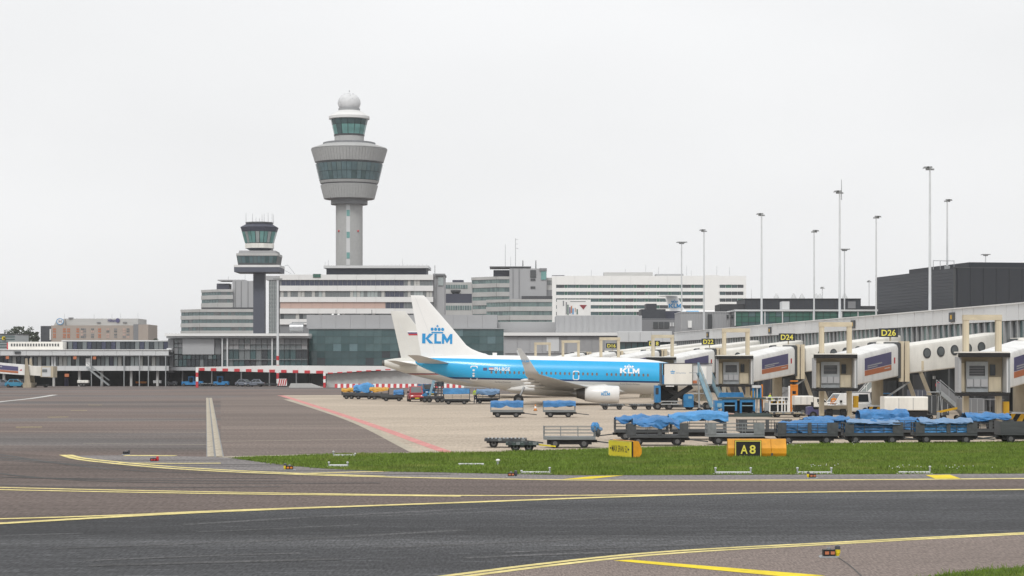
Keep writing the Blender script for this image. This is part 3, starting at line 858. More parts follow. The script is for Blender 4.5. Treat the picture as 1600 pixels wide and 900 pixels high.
MB().prism([(sgx + 5.6 / 4 * math.cos(k * math.pi / 12), sgz + 5.0 / 4 * math.sin(k * math.pi / 12)) for k in range(24)], .5, .8).build('round_sign', 'white_paint', b.o)
ringm = MB()
for k in range(24):
    a0, a1 = k * math.pi / 12, (k + 1) * math.pi / 12
    ringm.add([(sgx + r / 4 * math.cos(a), .46, sgz + r * .9 / 4 * math.sin(a)) for a, r in ((a0, 5.6), (a1, 5.6), (a1, 4.6), (a0, 4.6))], [(0, 1, 2, 3)])
ringm.build('sign_ring', 'logo_blue', b.o)
b.text('H', 'ad_purple', 91.8, 96, 499.8, 504.6, .44, .02)
MB().prism([(b.X(84, .9), b.Z(508.4, .9)), (b.X(100.8, .9), b.Z(508.4, .9)), (b.X(100.8, .9), b.Z(498.4, .9)), (b.X(89, .9), b.Z(498.4, .9))], .95, 12).build('roof_wedge', 'concrete_light', b.o)
b.text('Hilton', 'ad_purple', 168.5, 181, 498.3, 503.2, 2.8, .03)
MB().prism([(b.X(184, 2.8) + 3.2 / 4 * math.cos(k * math.pi / 8), b.Z(500.6, 2.8) + 3.6 / 4 * math.sin(k * math.pi / 8)) for k in range(16)], 2.6, 2.95).build('sign_disc', 'ad_purple', b.o)
for x, y in ((101, 490), (147, 491), (175, 491), (188.5, 489), (215.5, 489)): b.mast('antenna', x, y, 508, .6, 'steel', 5)
for x in (107, 151, 192): b.box('roof_box', 'panel_mid', x, x + 6, 496 if x < 110 else 503, 498 if x < 110 else 504.5, 2.5, 5)

# --- sign pavilion and trees at far left
b = Bd('pavilion', 'small green-glass pavilion with a round yellow sign at the left edge', 'building', 8, 6.0)
b.box('wall', 'glass_pale', -40, 23.5, 523, None, 0, 15); b.box('roof_edge', 'frame_dark', -40, 24.5, 521.3, 523, -.3, 15)
for k in range(5): b.box('slat', 'glass_teal2', -40, 23, 525.5 + k * 4, 526.7 + k * 4, -.2, -.02)
MB().prism([(b.X(6.5) + 2.8 / 6 * math.cos(k * math.pi / 8), b.Z(528.5) + 2.8 / 6 * math.sin(k * math.pi / 8)) for k in range(16)], -.7, -.45).build('round_sign', 'line_bright', b.o)
for k in range(3): b.box('sign_mark', 'letter_black', 4.9 + k * 1.1, 5.6 + k * 1.1, 527, 530, -.8, -.71)

def tree(label, px, py0, s, wpx, seed, base=540):
    rs = random.Random(seed); D = F / s
    t = thing('tree', label, 'tree', (wx(px, D), D, 0), 0, 'trees beyond the left terminal')
    H = wz(py0, D); W = wpx / s
    tr = MB(); tr.tube((0, 0, 0), (.3, 0, H * .55), .5, .3, 8)
    limbs = []
    for k in range(9):
        a = rs.uniform(0, 6.28); e = (math.cos(a) * W * .33, math.sin(a) * W * .33, H * rs.uniform(.6, .88))
        tr.tube((.3, 0, H * rs.uniform(.4, .55)), e, .18, .05, 6); limbs.append(e)
    tr.build('trunk', 'bark', t)
    cr_ = MB()
    for k in range(70):
        e = limbs[k % 9]
        c = Vector((e[0] * rs.uniform(.2, 1.5), e[1] * rs.uniform(.2, 1.5), min(H, e[2] + rs.gauss(0, H * .09))))
        for j in range(34):
            p = c + Vector((rs.gauss(0, W * .06), rs.gauss(0, W * .06), rs.gauss(0, W * .045)))
            if p.z > H: p.z = H - rs.random()
            u = Vector((rs.uniform(-1, 1), rs.uniform(-1, 1), rs.uniform(-1, 1))).normalized(); w = u.orthogonal().normalized(); r = rs.uniform(.14, .34)
            cr_.add([p - u * r, p + w * r, p + u * r, p - w * r], [(0, 1, 2, 3)])
    cr_.build('crown', 'leaf_far', t)
tree('broad dark green tree beside the round yellow sign pavilion', 31, 510, 5.2, 40, 1)
tree('lower small green tree between the pavilion and brown hotel', 49, 519, 5.0, 22, 2)
tree('small treetop just right of the brown hotel', 240, 529, 4.6, 22, 3)

# --- low terminal wing at the left
b = Bd('terminal_wing', 'low grey terminal wing with white upper box and open ground floor', 'terminal', 130, 7.8)
b.box('upper_back', 'glass_dark', 98, 264, 533.5, 548, 8, 20); b.box('upper_roof', 'panel_light', 96, 266, 531.6, 533.4, 7.6, 20.5)
b.row('upper_window', ['glass_dark', 'glass_grey', 'glass_dark', 'glass_navy'], 98.5, 263, 534, 547, 22, 1.0, 7.7, .2)
wb = b.box('white_box', 'warm_white', 12.5, 98, 534, 548, 4, 14); b.box('box_end', 'stripe_red', 10.6, 12.4, 535.5, 548, 4.2, 13)
b.row('box_window', 'frame_dark', 16, 93, 537, 541, 18, 2.2, 3.9, .2)
b.box('ceiling', 'panel_mid', -80, 263, 554.5, 557, .6, 12)
for k in range(17): b.box('fascia_panel', 'panel_light', -80 + 20.2 * k + .15, -80 + 20.2 * (k + 1) - .15, 547, 555.4, 0, .5)
b.box('fascia_cap', 'white_clad', -80, 264, 546, 547, -.2, 8)
b.box('sign_box', 'frame_dark', 22.5, 32, 549, 552.6, -.25, -.02)
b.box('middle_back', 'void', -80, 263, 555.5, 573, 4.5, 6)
b.row('window', ['glass_dark', 'glass_grey', 'glass_dark', 'blind', 'glass_navy', 'glass_pale'], -80, 263, 557, 572.4, 52, 1.1, 2.0, .2)
b.box('floor_slab', 'panel_grey', -80, 263, 571.6, 573, .5, 12)
for k in range(17): b.box('slab_panel', 'panel_light', -80 + 20.2 * k + .15, -80 + 20.2 * (k + 1) - .15, 572.2, 579.3, -.1, .45)
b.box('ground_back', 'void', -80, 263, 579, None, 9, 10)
for x in (-20, 4, 38, 82, 122, 157, 203, 244): b.box('column', 'concrete_light', x, x + 3.4, 579.4, None, 1.2, 2.0)
for x in (142, 193, 217, 231, 258): b.box('post', 'galv', x, x + 1.3, 556, None, -.9, -.6)
for x in (47, 80, 84): b.box('pale_panel', 'panel_light', x, x + 3, 556.5, 572, 1.5, 1.9)
for x, y in ((9, 556.5), (114.5, 556.8), (145, 557), (101, 584)): b.box('orange_sign', 'ad_orange', x, x + (5 if y < 580 else 6.5), y, y + (4.5 if y < 580 else 5), -.4, -.2)
b.box('blue_door', 'ad_purple', 100.5, 106.5, 590, None, 8.5, 8.9)
st = MB(); st.bar((b.X(137), -.8, b.Z(574)), (b.X(172), -.8, .2), 1.0, .25)
for dy in (-1.3, -.3): st.bar((b.X(137), dy, b.Z(567)), (b.X(172), dy, 1.2), .06, .06)
st.build('outside_stair', 'galv', b.o); b.box('stair_post', 'galv', 157, 158, 588, None, -1.4, -1.2)
b.box('crates', 'orange_paint', 212, 228, 596, 599, 6, 7); b.box('door_frame', 'white_paint', 134, 141, 560, 573, 1.4, 1.8)

# --- glazed terminal hall
b = Bd('terminal_hall', 'glazed terminal hall under a thin white roof edge', 'terminal', 372, 7.7)
b.box('roof', 'white_clad', 257, 482, 521, 525, -1.5, 25); b.box('soffit', 'panel_grey', 260, 482, 525, 528.4, -.8, 24)
b.box('back', 'panel_mid', 263, 482, 528, None, 6, 22)
b.box('blank_wall', 'panel_grey', 285, 334.5, 529, 553.8, 0, 5); b.box('blank_wall', 'panel_mid', 332, 345, 530, 553.8, .6, 5); b.box('corner_wall', 'panel_mid', 262.5, 271, 530, 582, .4, 5)
b.row('window', ['glass_grey', 'panel_mid', 'glass_dark'], 272, 285, 530, 536, 2, .8, .3); b.row('window', ['glass_grey', 'panel_mid', 'glass_dark'], 272, 285, 536.8, 543, 2, .8, .3)
b.row('window', ['glass_grey', 'panel_mid', 'glass_dark'], 272, 285, 543.8, 553, 2, .8, .3)
for y0, y1 in ((554.5, 561), (561.8, 572.5)): b.row('window', ['glass_dark', 'glass_grey', 'glass_teal3', 'glass_dark'], 272, 345, y0, y1, 11, 1.0, .2)
for i, (y0, y1) in enumerate(((529, 536.8), (537.6, 545), (545.8, 561), (561.8, 572.5))):
    b.row('window', ['concrete_grey', 'glass_grey', 'panel_mid', 'glass_grey'] if i < 2 else ['glass_dark', 'glass_teal3', 'glass_grey', 'glass_teal'], 346.5, 480, y0, y1, 15, .8, .3)
for x in (346, 354, 424): b.box('column', 'panel_light', x, x + 2.2, 528.5, 573, -.5, .1)
for y in (537, 545.2, 561.2): b.box('transom', 'frame_grey', 346, 481, y, y + .6, -.1, .15)
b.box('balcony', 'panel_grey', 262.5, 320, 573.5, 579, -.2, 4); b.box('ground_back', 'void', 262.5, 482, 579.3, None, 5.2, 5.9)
b.box('vent_box', 'panel_light', 260.5, 268, 544, 550.5, -1.2, .4)
for x in (284, 330, 376, 420, 462): b.box('ground_column', 'panel_mid', x, x + 1.6, 579.3, None, 1.5, 2.2)
tk = MB(); x0 = b.X(462, 4); tk.tube((x0 - 1.2, 4, b.Z(512, 4)), (x0 + 1.6, 4, b.Z(512, 4)), .95, .95, 12); tk.build('roof_tank', 'steel', b.o, True)
b.box('roof_frame', 'galv', 456, 457, 504, 521, 4, 5); b.box('roof_frame', 'galv', 456, 478, 503, 504.4, 4, 5)

# --- dark teal glass block
b = Bd('glass_block', 'dark teal glass terminal block with grey parapet behind the aircraft tails', 'terminal', 632, 7.6)
b.box('core', 'glass_teal3', 484, 786.5, 513, 572, .4, 25)
for k in range(13): b.box('parapet_panel', 'panel_grey', 479 + 22.9 * k + .1, 479 + 22.9 * (k + 1) - .1, 492, 512.4, 1, 24)
b.box('edge_cap', 'frame_grey', 481, 788, 512.4, 514, -.2, 2)
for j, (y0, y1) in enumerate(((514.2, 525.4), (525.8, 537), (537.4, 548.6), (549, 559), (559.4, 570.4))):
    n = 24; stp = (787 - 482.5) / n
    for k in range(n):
        mm = random.choice(['glass_teal', 'glass_teal2', 'glass_teal', 'glass_teal2', 'glass_teal4', 'glass_teal']) if j < 3 else random.choice(['glass_teal3', 'glass_teal3', 'glass_teal3', 'glass_dark'])  # lighter panes among the upper rows carry mottled reflections in their tint
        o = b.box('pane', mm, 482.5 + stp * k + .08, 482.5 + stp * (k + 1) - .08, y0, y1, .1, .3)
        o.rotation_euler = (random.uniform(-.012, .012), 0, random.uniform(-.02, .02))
for x in (525, 581): b.mast('lamp_post', x, 484, 512, 1.2, 'frame_dark', 3); b.box('lamp_foot', 'frame_dark', x - 4, x + 6, 509.5, 512, 2, 4)
for x, y in ((488, 506), (515, 508.5)): b.box('roof_unit', 'panel_light' if x < 500 else 'ad_orange', x, x + 6, y, 512, 2, 4)
for x in (520, 529): MB().sphere((b.X(x, 3), 3, b.Z(492, 3)), .28, 8, 6).build('dome_lamp', 'white_paint', b.o)
cn = [(b.X(482), b.Z(572)), (b.X(788), b.Z(572)), (b.X(788), b.Z(578)), (b.X(482), b.Z(580))]
MB().prism(cn, -2.5, 6).build('canopy', 'white_clad', b.o)
b.box('ground_back', 'panel_mid', 482, 788, 579, None, 6.2, 7)

# --- underpass portal with red and white warning beam
b = Bd('underpass_portal', 'white underpass beam with red warning blocks on striped posts', 'gate', 410, 8.15)
D0 = -3.0
def bz(px, e): return b.Z((573 + (px - 308) * .035) if e == 0 else (578.2 + (px - 308) * .027), D0)
MB().prism([(b.X(306, D0), b.Z(579, D0)), (b.X(508, D0), b.Z(583.8, D0)), (b.X(640, D0), b.Z(575.8, D0)), (b.X(640, D0), b.Z(572, D0)), (b.X(430, D0), b.Z(571, D0)), (b.X(306, D0), b.Z(573.4, D0))], D0, D0 + 1.2).build('beam', 'white_clad', b.o)
for k in range(11):
    x = 311 + k * 18.3; yb = 579 + (x - 306) * .0238
    b.box('warning_block', 'stripe_red', x, x + (8.5 if k < 10 else 11), yb - 4.2, yb + .2, D0 - .12, D0 - .01)
for x in (306.6, 505.5):
    y1 = 575 if x < 400 else 582
    for k in range(4):
        za, zb = b.Z(y1 + (603 - y1) * k / 4, D0 - .6), b.Z(y1 + (603 - y1) * (k + 1) / 4, D0 - .6) if k < 3 else 0
        pbox('post_band', b.o, 'white_paint' if k % 2 == 0 else 'stripe_red', b.X(x, D0 - .6), b.X(x + 3.6, D0 - .6), D0 - 1.2, D0 - .55, zb, za)
for k in range(9):
    x = 512 + k * 15; yb = 584 - (x - 508) * .0606
    b.box('edge_block', 'stripe_red', x, x + 8, yb - 1.6, yb + .2, D0 - .12, D0 - .01)
MB().prism([(b.X(510, -2), 0), (b.X(760, -2), 0), (b.X(760, -2), b.Z(582, -2)), (b.X(640, -2), b.Z(577.5, -2)), (b.X(510, -2), b.Z(584.6, -2))], -1.7, 1).build('wing_wall', 'concrete_light', b.o)
rp = MB(); rp.prism([(b.X(452, -5), 0), (b.X(505, -5), 0), (b.X(486, -5), b.Z(599, -5)), (b.X(455, -5), b.Z(599, -5))], -6, -4.5); rp.build('ramp_wall', 'concrete_light', b.o)

def striped_barriers():
    s = 8.3; D = F / s
    for k in range(11):
        x0 = 523 + k * 18.4
        t = thing('road_barrier', 'low red and white striped road barrier below the grey wing wall, %s from the left' %
                  ('first second third fourth fifth sixth seventh eighth ninth tenth eleventh'.split()[k]), 'barrier', (wx(x0, D), D, 0), 0, 'striped barriers behind the aircraft')
        for j in range(4):
            m = MB(); m.prism([(-.32, 0), (.32, 0), (.16, .75), (-.16, .75)], j * .55 + .01, j * .55 + .54, 'x'); m.build('block', 'stripe_red' if j % 2 == 0 else 'white_paint', t)
striped_barriers()

t = thing('light_mast', 'white mast with red bands at its foot standing before the terminal hall', 'mast', (wx(434, F / 7.9), F / 7.9, 0))
s = 7.9; D = F / s
MB().tube((0, 0, wz(556, D)), (0, 0, wz(436, D)), .26, .16, 10).build('pole', 'mast_grey', t)
for k, (y0, y1) in enumerate(((556, 563), (563, 570), (570, 576), (576, 583), (583, 592), (592, 603))):
    z0 = 0 if k == 5 else wz(y1, D)
    MB().tube((0, 0, z0), (0, 0, wz(y0, D)), .27, .27, 10).build('band', 'stripe_red' if k % 2 == 0 else 'white_paint', t)
hd = MB(); hd.box(-.9, .9, -.3, .3, wz(437, D), wz(435, D)); hd.build('lamp_head', 'lamp_head', t)
t = thing('chevron_board', 'small red and white diagonal striped board at the foot of the banded mast', 'sign', (wx(441, F / 8), F / 8, 0))
pbox('panel', t, 'white_paint', -.9, .9, 0, .08, .2, 1.6)
for k in range(4): MB().prism([(-.85 + k * .42, .25), (-.63 + k * .42, .25), (-.35 + k * .42, 1.55), (-.57 + k * .42, 1.55)], -.03, -.005).build('stripe', 'stripe_red', t)
pbox('foot', t, 'rubber', -1, 1, -.2, .3, 0, .2)

# --- grey concourse between the glass block and the pier
b = Bd('concourse', 'grey concourse building with white roof edge behind the parked jet', 'terminal', 880, 7.9)
b.box('wall', 'panel_grey', 787, 966, 526, None, .2, 16); b.box('roof_edge', 'white_clad', 786.8, 973, 519.5, 524.5, -.8, 17); b.box('roof_band', 'panel_mid', 788, 968, 524.6, 526.4, -.2, 1)
for k in range(9): b.box('wall_panel', random.choice(['panel_grey', 'concrete_grey', 'panel_grey']), 789 + 19.4 * k + .2, 789 + 19.4 * (k + 1) - .2, 526.6, 552, -.05, .19)
b.box('pale_panel', 'panel_light', 854, 873.5, 527, 549, -.2, -.06);
b.box('upper_block', 'panel_grey', 869, 1003, 493, 519.4, 6, 20); b.box('upper_side', 'panel_grey', 737, 869, 503.5, 519.4, 19, 30)
for k in range(14): b.box('rib', 'panel_grey', 871 + k * 9.4, 872.6 + k * 9.4, 493.5, 519, 5.85, 5.99)
b.box('link_fascia', 'panel_light', 965, 1053, 517.5, 534.5, -1.6, 8)
for k in range(5): b.box('fascia_panel', 'panel_light', 965 + 17.6 * k + .3, 965 + 17.6 * (k + 1) - .3, 518.6, 534, -1.8, -1.61)
b.row('window', ['glass_teal', 'glass_teal3', 'glass_teal2'], 968, 1053, 535, 552, 9, 1.2, -1.0, .2); b.box('link_core', 'glass_dark', 967, 1053, 534.6, None, -.7, 8)
b.box('link_joint', 'panel_mid', 1050, 1055, 516, 534, -1.9, -1.5)

t = b = Bd('roof_block', 'stacked dark grey roof plant blocks left of the jet on the roof', 'building', 1030, 6.6)
b.box('lower', 'panel_mid', 998, 1066, 499, None, 0, 12); b.box('upper', 'dark_clad', 1002, 1040, 483, 499, 2, 12); b.box('upper_step', 'dark_clad', 1010, 1026, 474.5, 483, 3, 10); b.box('right_box', 'navy_clad', 1033, 1064, 486, 499, 4, 12)
b.row('louvre', 'frame_dark', 1020, 1046, 503, 513, 3, 1.2, -.2, .15); b.row('light_panel', 'panel_light', 1046, 1062, 504, 510, 4, 1.5, -.2, .15)
b.box('handrail', 'steel', 998, 1066, 497.6, 498, .1, .2)

# --- billboard on the roof
b = Bd('billboard', 'white rooftop billboard with coloured bars and a dark red triangle', 'billboard', 897, 5.0)
b.box('panel', 'white_paint', 870, 923, 468, 493, 0, .4)
for i, (x, y0, y1, m) in enumerate(((879.5, 470, 478, 'panel_mid'), (884, 472, 491, 'panel_mid'), (886.5, 476, 492, 'glass_green'), (889.5, 480, 490, 'ad_purple'), (892, 478, 489, 'ad_orange'), (894.5, 482, 491, 'logo_blue'), (898, 481, 487, 'pink_clad'), (901, 483, 491, 'glass_green'))):
    b.box('bar', m, x, x + 1.8, y0, y1, -.1 - .01 * i, -.02)
MB().prism([(b.X(905.5), b.Z(476.5)), (b.X(917), b.Z(476.5)), (b.X(911.5), b.Z(483.5))], -.1, -.02).build('triangle', 'dark_red', b.o)
b.box('caption', 'panel_mid', 891, 915, 470.6, 471.5, -.08, -.02)
for x in (875, 917): b.box('leg', 'galv', x, x + 1.5, 492.9, None, .5, 1.2)

# --- corrugated block, glass lounge and dark roofs over the pier
b = Bd('roof_block', 'pale grey corrugated roof block at the left end of the green glass lounge', 'building', 1098, 8.8)
b.box('wall', 'panel_grey', 1064, 1147, 488, None, 0, 14); b.box('roof_edge', 'panel_light', 1063.5, 1147.5, 486.8, 488, -.2, 14)
for k in range(20): b.box('rib', 'panel_grey', 1065 + 4 * k, 1066.4 + 4 * k, 488.3, 515, -.15, -.01)
b.box('door', 'white_paint', 1075, 1081, 501, 512, -.3, -.16); b.box('ladder', 'frame_dark', 1106, 1112.5, 491, 514, -.5, -.3); b.box('ladder_cage', 'galv', 1104, 1105, 489, 514, -.5, -.3)
b.box('vent', 'frame_dark', 1135.5, 1138.5, 492, 497, -.3, -.16)
b = Bd('glass_lounge', 'green glass lounge storey on the pier roof with pale frames', 'building', 1258, 9.0)
b.box('core', 'glass_dark', 1148, 1372, 487, None, .3, 14); b.box('roof_edge', 'panel_light', 1147.6, 1372, 483.6, 486.3, -.3, 14.2)
for y0, y1 in ((486.6, 494.6), (495.2, 503), (503.6, 509)): b.row('pane', ['glass_green', 'glass_green', 'glass_teal', 'glass_teal2'], 1148.5, 1371.5, y0, y1, 21, .7, .05)
for x in (1148, 1194.5, 1222, 1270, 1311, 1340): b.box('frame_post', 'panel_light', x, x + 1.5, 486, 509, -.15, .2)
b.box('roof_cabin', 'panel_light', 1222, 1233.5, 471, 483.5, 1, 4); b.box('roof_cabin', 'panel_light', 1311, 1316, 487, 498, -1, -.2)
b = Bd('roof_block', 'long dark plant roof above the green glass lounge', 'building', 1255, 7.5)
b.box('wall', 'dark_clad', 1164, 1345, 467.5, None, 0, 16); b.box('roof_edge', 'roof_dark', 1163.5, 1345.5, 466.3, 467.4, -.2, 16); b.box('low_wing', 'roof_dark', 1125, 1164, 475, None, 1, 12); b.box('low_wing', 'roof_dark', 1345.2, 1372, 478, None, 1, 12)
b.box('plant_door', 'panel_mid', 1325, 1337, 471, 482, -.3, -.02)
for x in (1213, 1240, 1253, 1275, 1281, 1320): MB().lathe([(.7, 0), (.5, .5), (.15, 1.2)], 8, b.X(x, 4), 4).build('roof_vent', 'panel_light', b.o, loc=(0, 0, b.Z(467.5, 4)))
for k in range(22): b.box('rib', 'roof_dark', 1166 + 8.1 * k, 1167 + 8.1 * k, 468, 483, -.15, -.01)
# --- black corrugated building behind the pier
t = thing('black_building', 'large black corrugated hall rising behind the pier at the right', 'building', (71.1, 328.5, 0), R(9.8))
pbox('hall', t, 'darker_clad', 0, 60, 0, 36.5, 0, 19.9)
for k in range(26):
    pbox('cladding_plank', t, 'dark_clad', -.22, -.02, .1, 36.4, 6 + k * .53, 6 + k * .53 + .505)
pbox('corner_trim', t, 'frame_dark', -.3, .02, -.12, .09, 6, 20)
for k in range(16):
    pbox('front_panel', t, 'darker_clad', .3 + k * 2.2, .3 + k * 2.2 + 2.14, -.14, -.02, 6, 19.95)
pbox('upper_hall', t, 'darker_clad', 3.6, 60, 3, 30, 19.9, 21.0)
pbox('roof_edge', t, 'frame_dark', -.35, 60, -.2, .2, 19.9, 20.05)
pbox('left_step', t, 'dark_clad', -1.2, -.3, 33, 36.5, 0, 12.5)
for x, y in ((-.6, 8), (.6, 8), (1.8, 8), (3.0, 8)):
    pbox('roof_rail_post', t, 'steel', x, x + .08, y, y + .08, 20, 21.5)
pbox('roof_rail', t, 'steel', -.6, 3.1, 8, 8.08, 21.4, 21.5)

# --- the pier
PX0, PD0 = 27.8, 349.1
pier = thing('pier', 'long pier with white fascia panels and finned window strip running along the gates', 'terminal', (PX0, PD0, 0), math.atan2(-209.1, 20.6))
def pu(px): return (349.1 - 199040.0 / (px - 484.8)) / .9952
pbox('roof_slab', pier, 'concrete_grey', 0, 210, .4, 20, 9.4, 9.75)
pbox('core', pier, 'glass_dark', 0, 210, .9, 19.5, 5.4, 9.39)
for k in range(67):
    pbox('fascia_panel', pier, 'fascia_white', k * 3.1 + .05, k * 3.1 + 3.05, -.12 - random.uniform(0, .03), .35, 8.37, 9.8)
pbox('roof_cap', pier, 'white_clad', 0, 210, -.25, .9, 9.8, 9.91)
pbox('fascia_backing', pier, 'frame_dark', 0, 210, .36, .5, 8.3, 9.79)
for k in range(118):
    pbox('pane', pier, random.choice(['glass_grey', 'glass_teal', 'glass_dark', 'glass_teal2', 'glass_dark', 'glass_sage']), k * 1.77 + .26, k * 1.77 + 1.73, .12, .22, 6.2, 8.3)
    pbox('fin', pier, 'frame_grey', k * 1.77 - .02, k * 1.77 + .22, -.08, .3, 6.15, 8.36)
for k in range(30):
    pbox('sill_panel', pier, 'panel_grey', k * 7 + .03, k * 7 + 6.97, -.1, .8, 5.3, 6.14)
pbox('floor_slab', pier, 'concrete_grey', 0, 210, .2, 20, 4.8, 5.29)
for k in range(27):
    pbox('column', pier, 'frame_dark', k * 7.8 + 1, k * 7.8 + 1.5, .3, .8, 0, 4.79)
pbox('undercroft_wall', pier, 'void', 0, 210, 1.5, 2.4, 0, 4.79)  # undercroft's shade put into the near-black colour of this wall behind the columns
for k in range(17):
    pbox('bay_door', pier, random.choice(['dark_clad', 'darker_clad', 'navy_clad', 'void']), k * 12 + 2, k * 12 + 8, 1.3, 1.48, 0, 3.4)  # doors, like the columns, darkened in colour for the undercroft's shade
    pbox('bay_lamp', pier, 'panel_light', k * 12 + 9, k * 12 + 9.5, 1.3, 1.48, 3.0, 3.3)
pbox('end_wall', pier, 'panel_grey', -.3, -.02, 0, 20, 0, 9.8)
for px in (1491, 1336, 1205.5, 1108):
    u = pu(px)
    pbox('bay_plate', pier, 'frame_dark', u - .75, u + .75, -.3, -.18, 8.6, 9.5)
    pbox('bay_mark', pier, 'yellow_box', u - .22, u + .22, -.33, -.305, 8.85, 9.25)

# --- jet bridges
def jetbridge(px, s, label, sign=None, full=True):
    D = F / s; X = wx(px, D)
    t = thing('jet_bridge', label, 'jet bridge', (X, D, 0), 0, 'jet bridges along the pier')
    # cab
    cw = 1.66
    pbox('cab_roof', t, 'warm_white', -cw - .04, cw + .04, -.3, 1.5, 5.30, 5.38)
    pbox('visor', t, 'rubber', -cw - .08, cw + .08, -.3, -.02, 5.0, 5.29)
    pbox('cab_side', t, 'panel_grey', -cw, -cw + .12, -.1, 1.4, 2.6, 5.02); pbox('cab_side', t, 'panel_light', cw - .12, cw, -.1, 1.4, 2.6, 5.02)
    bk = pbox('cab_back', t, 'cab_tan', -cw + .17, cw - .15, 1.05, 1.2, 2.6, 5.25)
    pbox('door_leaf', t, 'cream_steel', .56, 1.4, .96, 1.04, 2.65, 3.65)
    pbox('door_window', t, 'glass_dark', .66, 1.02, .95, 1.04, 3.75, 4.5); pbox('frame_strip', t, 'cream_steel', -1.45, -1.1, .96, 1.04, 2.65, 4.6)
    sh = MB()
    for z0, z1, x0, x1 in ((4.42, 4.7, -1.0, .5), (2.62, 3.72, -1.0, .5), (3.72, 4.42, -1.0, -.78), (3.72, 4.42, .3, .5)): sh.box(x0, x1, .88, 1.03, z0, z1)
    sh.build('shutter', 'galv', t)
    pbox('shutter_window', t, 'glass_dark', -.77, .29, .96, 1.03, 3.73, 4.41)
    for k in range(6): pbox('blind_slat', t, 'panel_mid', -.76, .28, .92, .95, 3.76 + k * .11, 3.80 + k * .11)
    for k in range(3): pbox('bumper_pad', t, 'panel_grey', -.98 + k * .49, -.54 + k * .49, .76, .87, 2.98, 3.5)
    pbox('cab_floor', t, 'rubber', -cw, cw, -.18, 1.4, 2.36, 2.58)
    pbox('canopy_bellows', t, 'frame_grey', -cw - .08, -cw - .01, -.2, .2, 2.6, 5.0); pbox('canopy_bellows', t, 'galv', cw + .01, cw + .1, -.2, .3, 2.6, 5.0)
    # lifting portal
    for x in (-.82, 1.42): pbox('portal_column', t, 'cream_steel', x - .19, x + .19, 1.6, 2.0, .35, 7.55)
    pbox('portal_beam', t, 'cream_steel', -1.03, 1.63, 1.56, 2.04, 7.55, 7.92)
    pbox('carriage', t, 'cream_dull', -.62, 1.22, 1.6, 2.0, .85, 1.18); pbox('axle', t, 'frame_dark', -.5, 1.1, 1.7, 1.9, .4, .84)
    for x in (-.2, .9):
        w = MB().tube((x - .22, 1.8, .48), (x + .22, 1.8, .48), .48, .48, 16).build('wheel', 'rubber', t, True)
        MB().tube((x - .24, 1.8, .48), (x + .24, 1.8, .48), .22, .22, 10).build('hub', 'rim', w)
    pbox('control_box', t, 'yellow_box', 1.75, 2.15, 1.7, 2.0, 1.0, 1.95)
    # telescopic tunnel
    A, B = Vector((.55, 2.1, 0)), Vector((6.3, 13.4, 0))
    d = (B - A).normalized(); sd = Vector((d.y, -d.x, 0))
    za, zb = 2.75, 3.45; ha, hb = 2.5, 2.85
    def prof(w, z0, z1, c=.22): return [(-w + c * .4, z0), (w - c * .4, z0), (w, z0 + c * .4), (w, z1 - c * 1.8), (w - c * .5, z1 - c * .6), (w - c * 1.8, z1), (-w + c * 1.8, z1), (-w, z1 - c)]
    tn = MB(); tn.rings([[A + sd * p[0] + Vector((0, 0, p[1])) for p in prof(1.3, za, za + ha)], [B + sd * p[0] + Vector((0, 0, p[1])) for p in prof(1.3, zb, zb + hb)]])
    tn.build('tunnel', 'white_paint', t, True)
    def side(tt, v, off): 
        c = A.lerp(B, tt); z0 = za + (zb - za) * tt; h = ha + (hb - ha) * tt
        return c + sd * (1.3 + off) + Vector((0, 0, z0 + h * v))
    def decal(n, m, t0, t1, v0, v1, off=.012):
        MB().hexa([side(t0, v0, .0), side(t1, v0, .0), side(t1, v0, off), side(t0, v0, off)], [side(t0, v1, .0), side(t1, v1, .0), side(t1, v1, off), side(t0, v1, off)]).build(n, m, t)
    decal('advert_panel', 'ad_purple', .24, .84, .42, .80); decal('advert_strip', 'ad_orange', .24, .84, .24, .405)
    decal('advert_print', 'panel_grey', .30, .62, .52, .555, .02); decal('advert_print', 'panel_grey', .30, .52, .46, .49, .02); decal('advert_print', 'panel_light', .68, .80, .32, .345, .02)
    decal('tail_mark', 'stripe_red', .90, .93, .42, .60)
    fr = MB(); fr.rings([[c + sd * p[0] + Vector((0, 0, p[1])) for p in prof(1.45, zb - .15, zb + hb + .12, .1)] for c in (B, B + d * .35)]); fr.build('tunnel_frame', 'frame_dark', t)
    # rotunda
    C = Vector((7.05, 14.7, 0))
    MB().lathe([(1.15, 3.4), (1.15, 6.3)], 14, C.x, C.y).build('rotunda_curtain', 'panel_grey', t)
    for k in range(10):
        a = math.pi + k * math.pi / 9
        MB().tube((C.x + 1.18 * math.cos(a), C.y + 1.18 * math.sin(a), 3.5), (C.x + 1.18 * math.cos(a), C.y + 1.18 * math.sin(a), 6.25), .07, .07, 6).build('curtain_fold', 'frame_grey', t)
    pbox('rotunda_roof', t, 'warm_white', C.x - 1.35, C.x + 1.35, C.y - 1.3, C.y + 1.3, 6.3, 6.5); pbox('rotunda_floor', t, 'frame_dark', C.x - 1.3, C.x + 1.35, C.y - 1.3, C.y + 1.3, 3.05, 3.39)
    for x in (C.x + .75, C.x + 1.25): pbox('rotunda_post', t, 'cream_steel', x - .2, x + .2, C.y - 1.6, C.y - 1.25, 3.0, 6.5)
    MB().tube((5.75, 13.3, .9), (5.75, 13.3, 3.35), .5, .5, 18).build('pillar', 'cream_dull', t, True)
    n = 14
